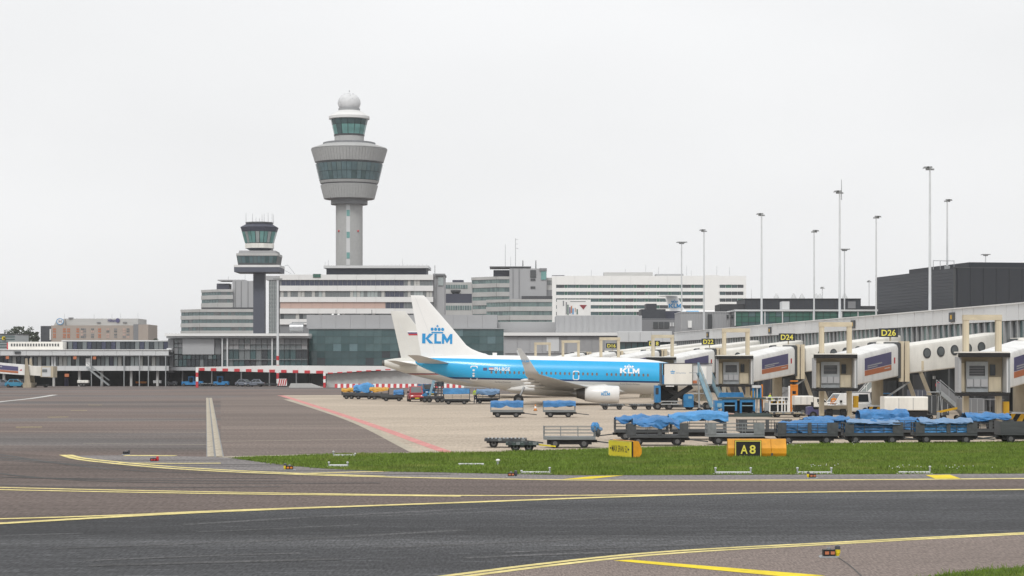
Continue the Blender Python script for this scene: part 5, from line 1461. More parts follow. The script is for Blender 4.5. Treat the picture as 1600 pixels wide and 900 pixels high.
def roof_jet():
    s = 5.0; D = F / s; zr = wz(505, D)
    tb = Bd('roof_block', 'dark viewing terrace block carrying the small blue-tailed jet', 'building', 1090, 5.05)
    tb.box('wall', 'dark_clad', 1020, 1230, 505.4, None, -4, 30); tb.box('parapet', 'roof_dark', 1019, 1231, 503.5, 505.2, -4.4, -3.8)
    t = thing('small_jet', 'small white jet with blue KLM tail standing on the rooftop terrace', 'airplane', (wx(1116, D), D + 12, zr), R(20))
    fu = Fus(17, [(0, 1.9, .02, .02), (1, 2.1, .8, .8), (3, 2.5, 1.5, 1.5), (6, 2.65, 1.65, 1.65), (22, 2.65, 1.65, 1.65), (27, 3.0, 1.25, 1.2), (31, 3.4, .55, .5), (32, 3.5, .3, .3)])
    fu.mesh(24).build('fuselage', 'small_livery', t, True)
    fo = MB().rings([section(a, b, (0, z), (1, 0), .28) for a, b, z in ((-8.2, -14.0, 3.6), (-9.4, -14.6, 5.0), (-10.6, -15.4, 7.0), (-11.6, -16.0, 8.6))]).build('fin', 'klm_paint_white', t, True)
    klm(fo, 'logo_blue', lambda u, v: (-14.7 + 4.2 * u, -.34, 5.0 + 1.3 * v))
    cg = MB(); crown_geo(cg, lambda u, v: (-13.9 + 2.4 * u, -.34, 6.5 + 1.1 * v)); cg.build('crown_emblem', 'logo_blue', fo)
    for sg in (-1, 1):
        MB().rings([section(-11.2, -15.6, (0, 8.75), (0, 1), .18), section(-14.2, -16.4, (sg * 5.0, 8.65), (0, 1), .06)]).build('tailplane', 'klm_paint_white', t, True)
        MB().rings([section(2, -3.5, (sg * 1.2, 1.5), (0, 1), .35), section(-2, -3.8, (sg * 14, 2.3), (0, 1), .08)]).build('wing', 'plane_grey', t, True)
        MB().tube((-9.5, sg * 2.6, 3.3), (-5.5, sg * 2.6, 3.3), .75, .8, 16).build('engine', 'sky_blue', t, True)
        wheel('main_wheel', t, (-1.5, sg * 2.2, .45), .45, .5); MB().tube((-1.5, sg * 2.2, .4), (-1.5, sg * 2.0, 1.6), .12, .12, 8).build('gear_leg', 'steel', t)
    wheel('nose_wheel', t, (13, 0, .35), .35, .4); MB().tube((13, 0, .3), (13, 0, 1.4), .1, .1, 8).build('nose_leg', 'steel', t)
roof_jet()
# ---------------------------------------------------------------- baggage carts and dollies
def wob(seed):
    r = random.Random(seed); P = [(r.uniform(.8, 6), r.uniform(.8, 6), r.uniform(0, 6.28), r.uniform(.4, 1)) for _ in range(6)]
    n = sum(p[3] for p in P)
    return lambda u, v: sum(p[3] * math.sin(p[0] * u + p[1] * v + p[2]) for p in P) / n

def tarp_mesh(L, W, zt, zh, seed, bump=.16, swag=.12, ridge=0.0, nu=44, rough=1.0):
    """draped sheet: hangs over both long sides with an uneven hem, sags and creases over the load"""
    rs = random.Random(seed)
    ox, oy = rs.uniform(-50, 50), rs.uniform(-50, 50)
    def nz(u, v, f): return noise.noise(Vector((u * f + ox, v * f + oy, seed * .37)))
    def crease(u, v, f): return 1 - 2 * abs(nz(u + .3 * v, v, f))
    hw_ = W / 2; sec = []
    for k in range(7): sec.append((-hw_ - .02, k / 6 * .96, 0))
    for k in range(9): sec.append((-hw_ + W * k / 8, 1.0, 1))
    for k in range(7): sec.append((hw_ + .02, (6 - k) / 6 * .96, 0))
    ph = rs.uniform(0, 6)
    vs = []; fs = []
    for i in range(nu + 1):
        u = -L / 2 + L * i / nu
        hemf = zh + swag * (1.1 * crease(u, 0, .9) - .1) * (.8 + .4 * math.sin(u * 2.1 + ph)); hemb = zh + swag * crease(u, 7, .8)
        top = zt + bump * (nz(u, 0, .8) + .5 * nz(u, 3, 1.9)) + ridge * math.exp(-((u - .15 * L) / (.28 * L)) ** 2)
        top -= .05 * abs(math.sin(u * math.pi / (L / 3)))
        for j, (y, h, flat_) in enumerate(sec):
            hem = hemf if y < 0 else hemb
            if flat_:
                d = 1 - (abs(y) / hw_) ** 2.5
                z = top - .06 + .12 * d + rough * (.13 * crease(u, y, 1.3) * d + .07 * crease(u, y, 2.9)); yy = y
            else:
                z = hem + (top - .05 - hem) * h
                fold = rough * (.12 * crease(u * 2.4 + h, h * .9, 1.1) * (1.1 - .7 * h) + .04 * crease(u, h * 2, 3.1))
                yy = y + (-fold if y < 0 else fold)
            vs.append((u + .05 * nz(u, y, 1.7), yy, z))
    n = len(sec)
    for i in range(nu):
        for j in range(n - 1): fs.append((i * n + j, (i + 1) * n + j, (i + 1) * n + j + 1, i * n + j + 1))
    return MB().add(vs, fs)

def cart(label, px, py, L=3.0, W=1.5, tarp=None, front='rails', bar='right', h=1.2, seed=1, frame='cart_grey', inner=None, ends='frame', tz=None, hem=None, cover=1.0, coff=0.0, group='baggage carts', rz=0.0, swag=.12, ridge=0.0, bump=.14, rough=.8):
    x, y, _ = gp(px, py)
    t = thing('baggage_cart', label, 'baggage cart', (x, y + W / 2 * (1 if abs(rz) < .5 else 0), 0), rz, group)
    hl, hw_ = L / 2, W / 2
    pbox('bed', t, frame, -hl, hl, -hw_, hw_, .46, .62); pbox('chassis', t, 'rubber', -hl + .2, hl - .2, -hw_ + .15, hw_ - .15, .2, .455)
    for sx in (-1, 1):
        for sy in (-1, 1): wheel('wheel', t, (sx * (hl - .62), sy * (hw_ - .16), .25), .25, .17, 16)
        pbox('axle', t, 'rubber', sx * (hl - .62) - .05, sx * (hl - .62) + .05, -hw_ + .1, hw_ - .1, .2, .3)
    if bar:
        sg = 1 if bar == 'right' else -1
        MB().bar((sg * (hl - .2), 0, .38), (sg * (hl + 1.15), 0, .22), .07, .07).build('drawbar', 'cart_grey', t)
        pbox('turntable', t, 'rubber', sg * (hl - .1) - .2, sg * (hl - .1) + .2, -.25, .25, .3, .44)
    if ends:
        for sx in (-1, 1):
            x0 = sx * (hl - .03)
            e = MB()
            if ends == 'panel': e.box(x0 - .03, x0 + .03, -hw_, hw_, .62, h)
            else:
                for yy in (-hw_ + .03, hw_ - .03, 0): e.box(x0 - .03, x0 + .03, yy - .03, yy + .03, .62, h)
                for zz in (h - .04, .9): e.box(x0 - .025, x0 + .025, -hw_, hw_, zz - .02, zz + .02)
            e.build('end_frame', frame, t)
    if front in ('rails', 'panels', 'back'):
        for sy in ((1,) if front == 'back' else (-1, 1)):
            yy = sy * (hw_ - .02)
            for zz in (.80, .98, h - .03): pbox('rail', t, frame, -hl, hl, yy - .02, yy + .02, zz - .014, zz + .014)
            for k in range(1, 3): pbox('rail_post', t, frame, -hl + L * k / 3 - .012, -hl + L * k / 3 + .012, yy - .025, yy + .025, .62, h - .02)
    if front == 'panels':
        for x0, x1 in ((-hl, -hl + .5), (hl - .6, hl)) + (((.0, .22),) if seed % 2 else ()): pbox('side_panel', t, frame, x0, x1, -hw_ - .03, -hw_ + .005, .6, h + .02)
    if front == 'solid': pbox('side_panel', t, frame, -hl, hl, -hw_ - .03, -hw_ + .005, .6, h)
    if front == 'skirt':
        pbox('side_skirt', t, frame, -hl, hl, -hw_ - .03, -hw_ + .005, .6, .82)
    if inner: 
        m_ = tarp_mesh(L * .92, W * .74, h - .04, .64, seed + 9, .09, .02); m_.build('inner_tarp', inner, t, True)
    if tarp:
        tm = tarp_mesh(L * cover, W * 1.02, tz or h + .12, hem or .85, seed, bump, swag, ridge, 44, rough)
        tm.build('tarpaulin', tarp, t, True, loc=(coff, 0, 0))
    return t

# front row on the grass edge (left to right)
cart('grey cart with side panels under a ridged blue tarpaulin, beside the yellow sign', 1028, 697, 3.4, 1.5, 'tarp', 'panels', 'right', 1.22, 11, tz=1.42, hem=.98, cover=.75, swag=.3, bump=.2, coff=-.1)
cart('open grey railed cart without cover, just left of the A8 sign', 1150, 695.5, 3.2, 1.5, None, 'panels', 'right', 1.22, 12, 'cart_light')
cart('grey cart with blue tarpaulin tucked inside its rails, right of the A8 sign', 1262, 694.5, 3.4, 1.5, None, 'panels', 'right', 1.22, 13, inner='tarp')
cart('grey cart with low skirt and creased grey-blue tarpaulin, third from the right edge', 1366, 694, 3.3, 1.5, 'tarp_grey', 'panels', 'right', 1.22, 14, inner='tarp', tz=1.24, hem=1.12, cover=.9, bump=.06, swag=.1)
cart('grey cart bulging with bright blue tarpaulin, second from the right edge', 1479, 693.5, 3.5, 1.5, 'tarp_grey', 'panels', 'right', 1.22, 15, inner='tarp_light', tz=1.3, hem=1.14, cover=.86, bump=.05, swag=.08)
cart('solid dark-sided cart cut off by the right edge', 1608, 692.5, 3.3, 1.5, None, 'solid', 'left', 1.26, 16, ends='panel')
# back row
cart('open-ended grey cart draped with blue tarpaulin, leftmost of the long row', 1003, 688, 3.2, 1.5, 'tarp', 'rails', 'left', 1.22, 21, tz=1.38, hem=.95, cover=.98, swag=.3)
cart('grey cart under a high smooth blue tarpaulin behind the row front', 1092, 687.5, 3.3, 1.5, 'tarp_light', 'rails', 'right', 1.22, 22, tz=1.55, hem=1.0, cover=1.08, swag=.3, ridge=.08, rough=.6)
cart('empty railed grey cart behind the A8 sign', 1196, 687, 3.2, 1.5, None, 'panels', 'right', 1.2, 23)
cart('grey cart with a hanging white cover corner behind the blue-lined cart', 1296, 686.5, 3.2, 1.5, 'tarp', 'panels', 'right', 1.2, 24, inner='tarp', tz=1.24, hem=1.02, cover=.8)
cart('cart with a raised blue tarpaulin hump behind the grey-blue one', 1382, 686, 3.0, 1.5, 'tarp', 'rails', 'right', 1.22, 25, tz=1.62, hem=1.1, bump=.06)
cart('grey cart lined with blue tarpaulin, its white tag hanging, in the back row', 1424, 688, 2.4, 1.5, None, 'panels', 'right', 1.2, 26, inner='tarp', tz=1.24)
cart('grey panelled cart with blue tarpaulin heaped on top near the right edge', 1545, 687, 3.0, 1.5, 'tarp', 'panels', 'right', 1.2, 27, tz=1.45, hem=1.05, cover=.9, bump=.12, swag=.25)
# single carts on the apron
cart('empty open railed cart standing alone left of the yellow sign', 890, 700.5, 2.8, 1.5, None, 'rails', 'right', 1.18, 31, 'cart_light', ends='frame')
cart('cart covered with smooth blue tarpaulin, left one of the pair below the jet', 792, 652.5, 2.8, 1.5, 'tarp', None, 'right', 1.25, 32, 'cart_light', tz=1.36, hem=.80, bump=.02, swag=.2, rough=.3)
cart('cart covered with blue tarpaulin, right one of the pair below the engine', 874, 652.5, 2.75, 1.5, 'tarp', None, 'right', 1.25, 33, 'cart_light', tz=1.36, hem=.83, bump=.02, swag=.2, rough=.3)
cart('cart with bright blue rounded cover under the tail of the jet', 713, 632, 3.0, 1.5, 'tarp_light', 'back', 'right', 1.6, 34, tz=1.78, hem=1.15, bump=.03, swag=.06, rough=.2)
cart('cart with pale grey sheet behind the worker under the jet', 761, 630.5, 2.9, 1.5, 'tarp_grey', 'rails', None, 1.35, 35, tz=1.5, hem=.85, bump=.1, swag=.3)
cart('cart with orange sheet, leftmost of the group behind the tail', 545, 623.5, 1.9, 1.4, 'tarp_orange', 'skirt', None, 1.15, 36, tz=1.3, hem=.85, group='carts behind the tail', swag=.3)
cart('cart piled high with blue sheeting behind the tail', 568, 624, 2.6, 1.4, 'tarp_light', 'skirt', None, 1.2, 37, tz=1.72, hem=.8, group='carts behind the tail', ridge=.25, swag=.3)
cart('cart with long orange sheet right of the blue heap', 592, 624.5, 2.4, 1.4, 'tarp_orange', 'skirt', None, 1.2, 38, tz=1.4, hem=.95, group='carts behind the tail', swag=.25)
cart('cart with dark load and blue sheet end, left of the red van', 613, 627, 2.8, 1.4, 'tarp', 'skirt', 'left', 1.1, 39, tz=1.25, hem=.7, cover=.42, coff=.75, group='carts behind the tail')
# loose blue cover bundled on the lone cart's end
x, y, _ = gp(932, 700.5)
bd = thing('cover_bundle', 'crumpled blue and white cover bundled on the end of the lone cart', 'tarpaulin', (x, y + .55, 0))
f1 = wob(77)
def blob(c, r, sc, seed, m, nm):
    f = wob(seed); rs = []
    for k in range(1, 12):
        a = -math.pi / 2 + math.pi * k / 12; ring = []
        for i in range(20):
            b_ = 2 * math.pi * i / 20; q = r * (1 + .28 * f(b_ * 1.7, a * 2.3))
            ring.append((c[0] + sc[0] * q * math.cos(a) * math.cos(b_), c[1] + sc[1] * q * math.cos(a) * math.sin(b_), c[2] + sc[2] * q * math.sin(a)))
        rs.append(ring)
    MB().rings(rs).build(nm, m, bd)
blob((-.05, 0, 1.12), .26, (.9, .9, 1), 3, 'tarp_light', 'blue_fold'); blob((.10, -.06, .85), .2, (.7, .8, 1.3), 4, 'cart_grey', 'dark_fold'); blob((.16, -.05, 1.02), .14, (1.4, .8, .8), 5, 'tarp_grey', 'white_fold')

def dolly(label, px, py, L, W=1.6, m='cart_grey', rollers=True, group='flat dollies', z=.42, acc=None):
    x, y, _ = gp(px, py)
    t = thing('flat_dolly', label, 'dolly', (x, y + W / 2, 0), 0, group)
    hl, hw_ = L / 2, W / 2
    fr = MB(); 
    for yy in (-hw_, hw_ - .1): fr.box(-hl, hl, yy, yy + .1, z, z + .14)
    for k in range(5): fr.box(-hl + (L - .1) * k / 4, -hl + (L - .1) * k / 4 + .1, -hw_ + .1, hw_ - .1, z, z + .12)
    fr.build('frame', m, t)
    pbox('deck', t, 'car_dark', -hl + .12, hl - .12, -hw_ + .12, hw_ - .12, z - .1, z + .06)
    if rollers:
        for k in range(10): MB().tube((-hl + .2 + k * (L - .4) / 9, -hw_ + .1, z + .12), (-hl + .2 + k * (L - .4) / 9, hw_ - .1, z + .12), .05, .05, 8).build('roller', 'galv', t)
    for sx in (-1, 1):
        for sy in (-1, 1): wheel('wheel', t, (sx * (hl - .5), sy * (hw_ - .2), .24), .24, .16, 14)
        pbox('axle', t, 'rubber', sx * (hl - .5) - .06, sx * (hl - .5) + .06, -hw_ + .1, hw_ - .1, .2, z)
    MB().bar((hl, 0, z), (hl + .9, -.1, .25), .07, .07).build('drawbar', acc or m, t)
    for k in range(4): pbox('stop_block', t, 'cart_light' if k % 2 else 'car_dark', -hl + .1 + k * (L - .4) / 3, -hl + .3 + k * (L - .4) / 3, -hw_ - .03, -hw_ - .005, z + .02, z + .16)
    return t
dolly('flat roller dolly left of the open cart, the farther of two', 790, 700, 2.3, m='cart_grey', z=.36)
dolly('flat grey-topped dolly left of the open cart, the nearer of two', 816, 706, 1.7, m='deck_green', acc='line_bright', rollers=False, z=.34)
dolly('low roller dolly under the jet, left of two', 957, 640.5, 2.4, group='dollies under the jet')
dolly('low roller dolly under the jet, right of two', 1003, 640.5, 2.4, group='dollies under the jet')
dolly('cream flat pallet dolly right of the blue loader', 1231, 652.5, 2.7, 1.8, 'cream_dull', True, 'flat dollies', .3)

# ---------------------------------------------------------------- road vehicles
def face_patch(c, u0, u1, v0, v1, off):
    """quad inside a 4-corner face (bottom-left, bottom-right, top-right, top-left), lifted off it"""
    a, b, d, e = [Vector(p) for p in c]
    def at(u, v): return a.lerp(b, u).lerp(e.lerp(d, u), v)
    n = (b - a).cross(e - a).normalized()
    return [at(u0, v0) + n * off, at(u1, v0) + n * off, at(u1, v1) + n * off, at(u0, v1) + n * off]

def car(label, px, py, L, W, H, m, rz, kind='car', name='parked_car', cat='car', group=None):
    x, y, _ = gp(px, py)
    t = thing(name, label, cat, (x, y + (W / 2 if abs(math.sin(rz)) < .5 else L / 2), 0), rz, group)
    hw_ = W / 2; hl = L / 2
    belt = H * (.60 if kind == 'car' else .55)
    def ring(x, w, z0, z1, c=.09): return [(x, -w + c, z0), (x, w - c, z0), (x, w, z0 + c), (x, w, z1 - c), (x, w - c, z1), (x, -w + c, z1), (x, -w, z1 - c), (x, -w, z0 + c)]
    hood = belt * (.86 if kind == 'car' else .88)
    MB().rings([ring(-hl, hw_ * .88, .34, belt * .9), ring(-hl + .18, hw_ * .98, .26, belt), ring(0, hw_, .24, belt), ring(hl - 1.15, hw_, .24, belt), ring(hl - .95, hw_ * .99, .24, hood), ring(hl - .2, hw_ * .94, .27, hood * .88), ring(hl, hw_ * .82, .36, hood * .74)]).build('body', m, t, True)
    xb0, xb1 = (-hl + .35, hl - 1.0) if kind == 'car' else (-hl + .05, hl - .85)
    xt0, xt1 = (-hl + .95, hl - 1.85) if kind == 'car' else (-hl + .12, hl - 1.55)
    B = [(xb0, -hw_ + .06, belt - .02), (xb1, -hw_ + .06, belt - .02), (xb1, hw_ - .06, belt - .02), (xb0, hw_ - .06, belt - .02)]
    T = [(xt0, -hw_ + .22, H), (xt1, -hw_ + .22, H), (xt1, hw_ - .22, H), (xt0, hw_ - .22, H)]
    MB().hexa(B, T).build('cabin', m, t)
    faces = {'windscreen': [B[1], B[2], T[2], T[1]], 'rear_window': [B[3], B[0], T[0], T[3]]}
    for n, c in faces.items(): MB().add(face_patch(c, .07, .93, .12, .92, .012), [(0, 1, 2, 3)]).build(n, 'glass_grey' if n == 'windscreen' else 'glass_dark', t)
    for c in ([B[0], B[1], T[1], T[0]], [B[2], B[3], T[3], T[2]]):
        for u0, u1 in (((.10, .46), (.5, .9)) if kind == 'car' else ((.62, .93),)): MB().add(face_patch(c, u0, u1, .12, .9, .012), [(0, 1, 2, 3)]).build('side_window', 'glass_dark', t)
    for sx in (-hl + .72, hl - .75):
        for sy in (-1, 1): wheel('wheel', t, (sx, sy * (hw_ - .09), .31), .31, .2, 16)
    for sy in (-1, 1):
        MB().sphere((hl - .14, sy * hw_ * .66, hood * .74), .16, 10, 8, .6, 1.2, .9).build('headlight', 'headlight', t, True)
        pbox('mirror', t, 'rubber', hl - 1.45, hl - 1.3, sy * (hw_ + .02), sy * (hw_ + .2), belt + .05, belt + .25)
        pbox('tail_lamp', t, 'stripe_red', -hl - .02, -hl + .1, sy * hw_ * .7, sy * hw_ * .86, belt * .6, belt * .85)
    pbox('bumper', t, 'rubber', hl - .1, hl + .05, -hw_ * .86, hw_ * .86, .3, .52); pbox('number_plate', t, 'line_bright', hl + .051, hl + .06, -.26, .26, .40, .5)
    return t
car('red van facing the camera behind the blue stairs', 648, 628, 4.2, 1.75, 1.82, 'red_car', R(-90 + 8), 'van', 'parked_van', 'van')
car('dark blue van half hidden behind the slanted belt loader', 666, 620.5, 4.2, 1.8, 1.75, 'equip_blue', R(-70), 'van', 'parked_van', 'van')
car('white-roofed car cut by the left edge', 4, 605.5, 4.2, 1.75, 1.5, 'car_silver', R(0), 'car', group='cars by the left terminal')
car('bright blue car parked below the left jet bridge', 24, 605.6, 4.2, 1.8, 1.6, 'car_blue', R(0), 'car', group='cars by the left terminal')
car('dark car parked between the blue car and the bridge support', 38, 605, 3.9, 1.75, 1.55, 'car_dark', R(0), 'car', group='cars by the left terminal')
car('silver car in front of the dark underpass, left of two', 382, 604, 3.9, 1.7, 1.45, 'car_silver', R(-30), 'car', group='cars by the underpass')
car('silver car in front of the dark underpass, right of two', 397, 604.2, 3.9, 1.7, 1.48, 'car_silver', R(180), 'car', group='cars by the underpass')

def box_truck(label, px, py, L, W, z0, z1, m='warm_white', cabm='warm_white', cab=True, name='box_truck', cat='truck', group=None, side=1, low='rubber'):
    x, y, _ = gp(px, py)
    t = thing(name, label, cat, (x, y + W / 2, 0), 0, group)
    hl = L / 2
    cx = (hl - 1.3) if cab else hl
    MB().rings([[(xx, yy, zz) for yy, zz in ((-W / 2 + .05, z0), (W / 2 - .05, z0), (W / 2, z0 + .05), (W / 2, z1 - .08), (W / 2 - .08, z1), (-W / 2 + .08, z1), (-W / 2, z1 - .08), (-W / 2, z0 + .05))] for xx in (-hl * side, cx * side)]).build('cargo_box', m, t)
    pbox('chassis', t, low, -hl + .05, hl - .05, -W / 2 + .12, W / 2 - .12, .35, z0)
    for k in (.33, .66): pbox('panel_joint', t, 'panel_grey', side * (-hl + (cx + hl) * k) - .02, side * (-hl + (cx + hl) * k) + .02, -W / 2 - .012, -W / 2 - .001, z0 + .05, z1 - .1)
    if cab:
        MB().prism([(side * (cx + .06), .5), (side * hl, .5), (side * (hl - .02), 1.1), (side * (hl - .35), z1 * .9), (side * (cx + .06), z1 * .95)], -W / 2 + .08, W / 2 - .08).build('cab', cabm, t)
        MB().prism([(side * (cx + .35), 1.2), (side * (hl - .12), 1.2), (side * (hl - .38), z1 * .85), (side * (cx + .35), z1 * .85)], -W / 2 + .06, -W / 2 + .079).build('cab_window', 'glass_dark', t)
    for sx in (-hl + .7, hl - .8):
        for sy in (-1, 1): wheel('wheel', t, (sx, sy * (W / 2 - .14), .36), .36, .24, 16)
    return t
box_truck('white box truck behind the blue-topped carts, below the D26 walkway', 1416, 662, 3.3, 1.9, 1.0, 2.05, cab=False)
box_truck('white service truck behind the nearest-but-one jet bridge column', 1268, 650, 2.9, 1.9, .95, 1.75, side=1)
box_truck('small white trolley truck before the open ground floor at the left', 129, 604, 2.1, 1.4, .7, 1.25, cab=False)
box_truck('small grey tow tractor by the terminal columns', 245, 603.5, 1.5, 1.3, .6, 1.2, 'panel_light', 'panel_light', False, 'tow_tractor', 'tractor')

def tug(label, px, py, m, L=2.6, W=1.4, rz=0.0, canopy=True, group=None):
    x, y, _ = gp(px, py)
    t = thing('tow_tractor', label, 'tractor', (x, y + W / 2, 0), rz, group)
    hl = L / 2
    MB().prism([(-hl, .3), (hl, .3), (hl, .85), (hl - .2, 1.0), (.2, 1.02), (.1, .75), (-.5, .75), (-.6, 1.0), (-hl, .95)], -W / 2, W / 2).build('body', m, t)
    pbox('seat', t, 'rubber', -.5, .05, -.45, .45, .76, .95); pbox('backrest', t, 'rubber', -.58, -.5, -.45, .45, .76, 1.35)
    MB().tube((.15, 0, 1.0), (-.05, 0, 1.3), .03, .03, 6).build('steering_column', 'rubber', t)
    if canopy:
        for sx, sy in ((-.7, -1), (-.7, 1), (.25, -1), (.25, 1)): pbox('canopy_post', t, m, sx - .03, sx + .03, sy * (W / 2 - .06) - .03, sy * (W / 2 - .06) + .03, .95, 1.85)
        pbox('canopy', t, m, -.8, .35, -W / 2, W / 2, 1.85, 1.92)
    for sx in (-hl + .45, hl - .45):
        for sy in (-1, 1): wheel('wheel', t, (sx, sy * (W / 2 - .05), .3), .3, .22, 14)
    return t
tug('dark blue tow tractor at the column of the D26 bridge', 1281, 654, 'ad_purple', 2.0, 1.3, canopy=False)
tug('bright blue loader tractor left of the striped underpass post', 300, 603.6, 'equip_blue', 4.2, 1.7, canopy=True, group='blue tractors by the hall')
tug('blue tractor with raised cab under the underpass beam', 345, 603.6, 'equip_blue', 3.0, 1.6, canopy=True, group='blue tractors by the hall')
tug('small dark tow tractor left of the bright blue one', 268, 603.4, 'car_dark', 2.0, 1.4, canopy=False, group='blue tractors by the hall')
tug('blue pushback tractor below the walkway at the right', 1390, 648, 'equip_blue', 2.4, 1.5, canopy=True)
dolly('long flat trailer in front of the underpass', 425, 604.3, 6.0, 1.8, 'cart_grey', False, 'flat trailers', .5)
dolly('flat trailer between the two blue tractors', 322, 603.8, 2.6, 1.6, 'cart_light', False, 'flat trailers', .5)
dolly('flat trailer beside the left jet bridge support', 60, 605.4, 3.4, 1.6, 'cart_grey', False, 'flat trailers', .4)

# --- catering truck
def catering():
    s = 15.9; D = F / s
    t = thing('catering_truck', 'high-lift catering truck with raised white box on black scissor legs', 'truck', (wx(1070, D), D, 0))
    X = lambda px: (px - 1070) / s
    Z = lambda py: wz(py, D)
    bx_ = pbox('lift_box', t, 'warm_white', X(1038), X(1082), 0, 2.4, Z(600.6), Z(568.4))
    pbox('box_rear', t, 'panel_light', X(1082), X(1113), .15, 2.3, Z(600), Z(569.5))
    pbox('box_edge', t, 'frame_dark', X(1032.5), X(1113.4), -.03, 2.44, Z(568.4), Z(567.3)); pbox('box_edge', t, 'frame_dark', X(1081.7), X(1082.4), -.04, .12, Z(600.6), Z(568.4))
    pbox('rear_door', t, 'white_paint', X(1089), X(1104), .05, .14, Z(593), Z(572.6)); pbox('front_post', t, 'frame_dark', X(1033), X(1034.5), 0, 2.4, Z(600), Z(568.4))
    pbox('front_gate', t, 'equip_blue', X(1034.6), X(1037.8), .1, 2.3, Z(600), Z(586)); pbox('platform', t, 'frame_dark', X(1031), X(1095), -.1, 2.5, Z(602.4), Z(600.7))
    pbox('warning_strip', t, 'ad_orange', X(1082), X(1089), .05, .14, Z(599), Z(594.5))
    text(t, 'catering services', 'tarp_grey', flat(X(1056), X(1071.5), Z(584.2), Z(581.6), -.01), 0)
    cg = MB(); crown_geo(cg, flat(X(1047.5), X(1054.5), Z(583.8), Z(577.5), -.01)); cg.build('crown_emblem', 'logo_blue', t)
    sc_ = MB()
    for yy in (.3, 2.0):
        sc_.bar((X(1034), yy, Z(635)), (X(1082), yy, Z(604)), .12, .42); sc_.bar((X(1036), yy + .14, Z(604)), (X(1094), yy + .14, Z(635)), .12, .42)
    sc_.build('scissor_lift', 'rubber', t)
    pbox('lift_back', t, 'frame_dark', X(1034), X(1062), 2.2, 2.3, Z(628), Z(603))
    pbox('chassis', t, 'frame_dark', X(1026), X(1112), .2, 2.2, Z(637), Z(633)); pbox('side_rail', t, 'galv', X(1033), X(1061), -.02, .18, Z(632.5), Z(630.5)); pbox('side_rail', t, 'galv', X(1033), X(1061), -.02, .18, Z(628), Z(626.2))
    pbox('front_unit', t, 'equip_blue', X(1024), X(1032.5), .1, 2.3, Z(629), Z(602.5)); pbox('front_window', t, 'glass_dark', X(1024.5), X(1029), .04, .09, Z(616), Z(606))
    MB().prism([(X(1068), Z(636)), (X(1083.5), Z(636)), (X(1083.5), Z(617.5)), (X(1081.5), Z(615.8)), (X(1070), Z(615.8)), (X(1067.6), Z(619))], -.25, 1.6).build('cab', 'equip_blue', t)
    pbox('cab_window', t, 'equip_pale', X(1075), X(1081), -.28, -.255, Z(623), Z(619)); pbox('work_lamp', t, 'logo_white', X(1040), X(1053), -.1, .0, Z(604), Z(602.6))
    for px in (1028, 1046, 1078, 1106):
        for yy in (.25, 2.05): wheel('wheel', t, (X(px), yy, .36), .36, .26, 16)
catering()

def steps(label, px0, py0, px1, py1, s, W, m='equip_pale', name='boarding_stairs', n=12, group=None, flip=False):
    """mobile stair: from the foot (px0,py0) up to the head (px1,py1)"""
    D = F / s
    t = thing(name, label, 'stairs', (wx(px0, D), D, 0), 0, group)
    ax, az = 0.0, max(.1, wz(py0, D)); bx_, bz_ = (px1 - px0) / s, wz(py1, D)
    for yy in (-W / 2, W / 2):
        MB().bar((ax, yy, az), (bx_, yy, bz_), .07, .3).build('stringer', m, t)
        MB().bar((ax, yy, az + .95), (bx_, yy, bz_ + .95), .05, .05).build('handrail', m, t)
        for k in range(4):
            f = k / 3; pbox('baluster', t, m, ax + (bx_ - ax) * f - .02, ax + (bx_ - ax) * f + .02, yy - .02, yy + .02, az + (bz_ - az) * f, az + (bz_ - az) * f + .95)
        MB().add([(ax, yy, az + .15), (bx_, yy, bz_ + .15), (bx_, yy, bz_ + .8), (ax, yy, az + .8)], [(0, 1, 2, 3)]).build('side_sheet', 'glass_pale' if m != 'galv' else 'panel_mid', t)
    for k in range(n):
        f = (k + .5) / n; pbox('tread', t, 'galv', ax + (bx_ - ax) * f - .13, ax + (bx_ - ax) * f + .13, -W / 2, W / 2, az + (bz_ - az) * f - .02, az + (bz_ - az) * f + .03)
    pbox('landing', t, 'galv', min(bx_, bx_ - .8 if bx_ < 0 else bx_), max(bx_, bx_ + .8 if bx_ > 0 else bx_), -W / 2, W / 2, bz_ - .06, bz_)
    for yy in (-W / 2, W / 2): MB().bar((bx_, yy, bz_), (bx_ * .92, yy, .3), .07, .07).build('prop', 'galv', t)
    for sx in (bx_ * .25, bx_ * .9):
        for yy in (-W / 2, W / 2): wheel('wheel', t, (sx, yy, .22), .22, .14, 12)
    return t
steps('pale blue service stairs leaning against the back of the catering truck', 1112, 636, 1091, 582, 16.8, 1.0)
steps('second pale service stairs with clear sides beside the catering truck', 1128, 630, 1106, 584, 15.6, 1.0, n=10)
steps('grey metal stairs below the walkway beside the no-stopping sign', 1508, 648, 1466, 612, 19.5, 1.4, 'galv')
steps('white passenger stairs behind the D26 bridge pillar', 1333, 640, 1362, 606, 15.5, 1.3, 'white_paint')

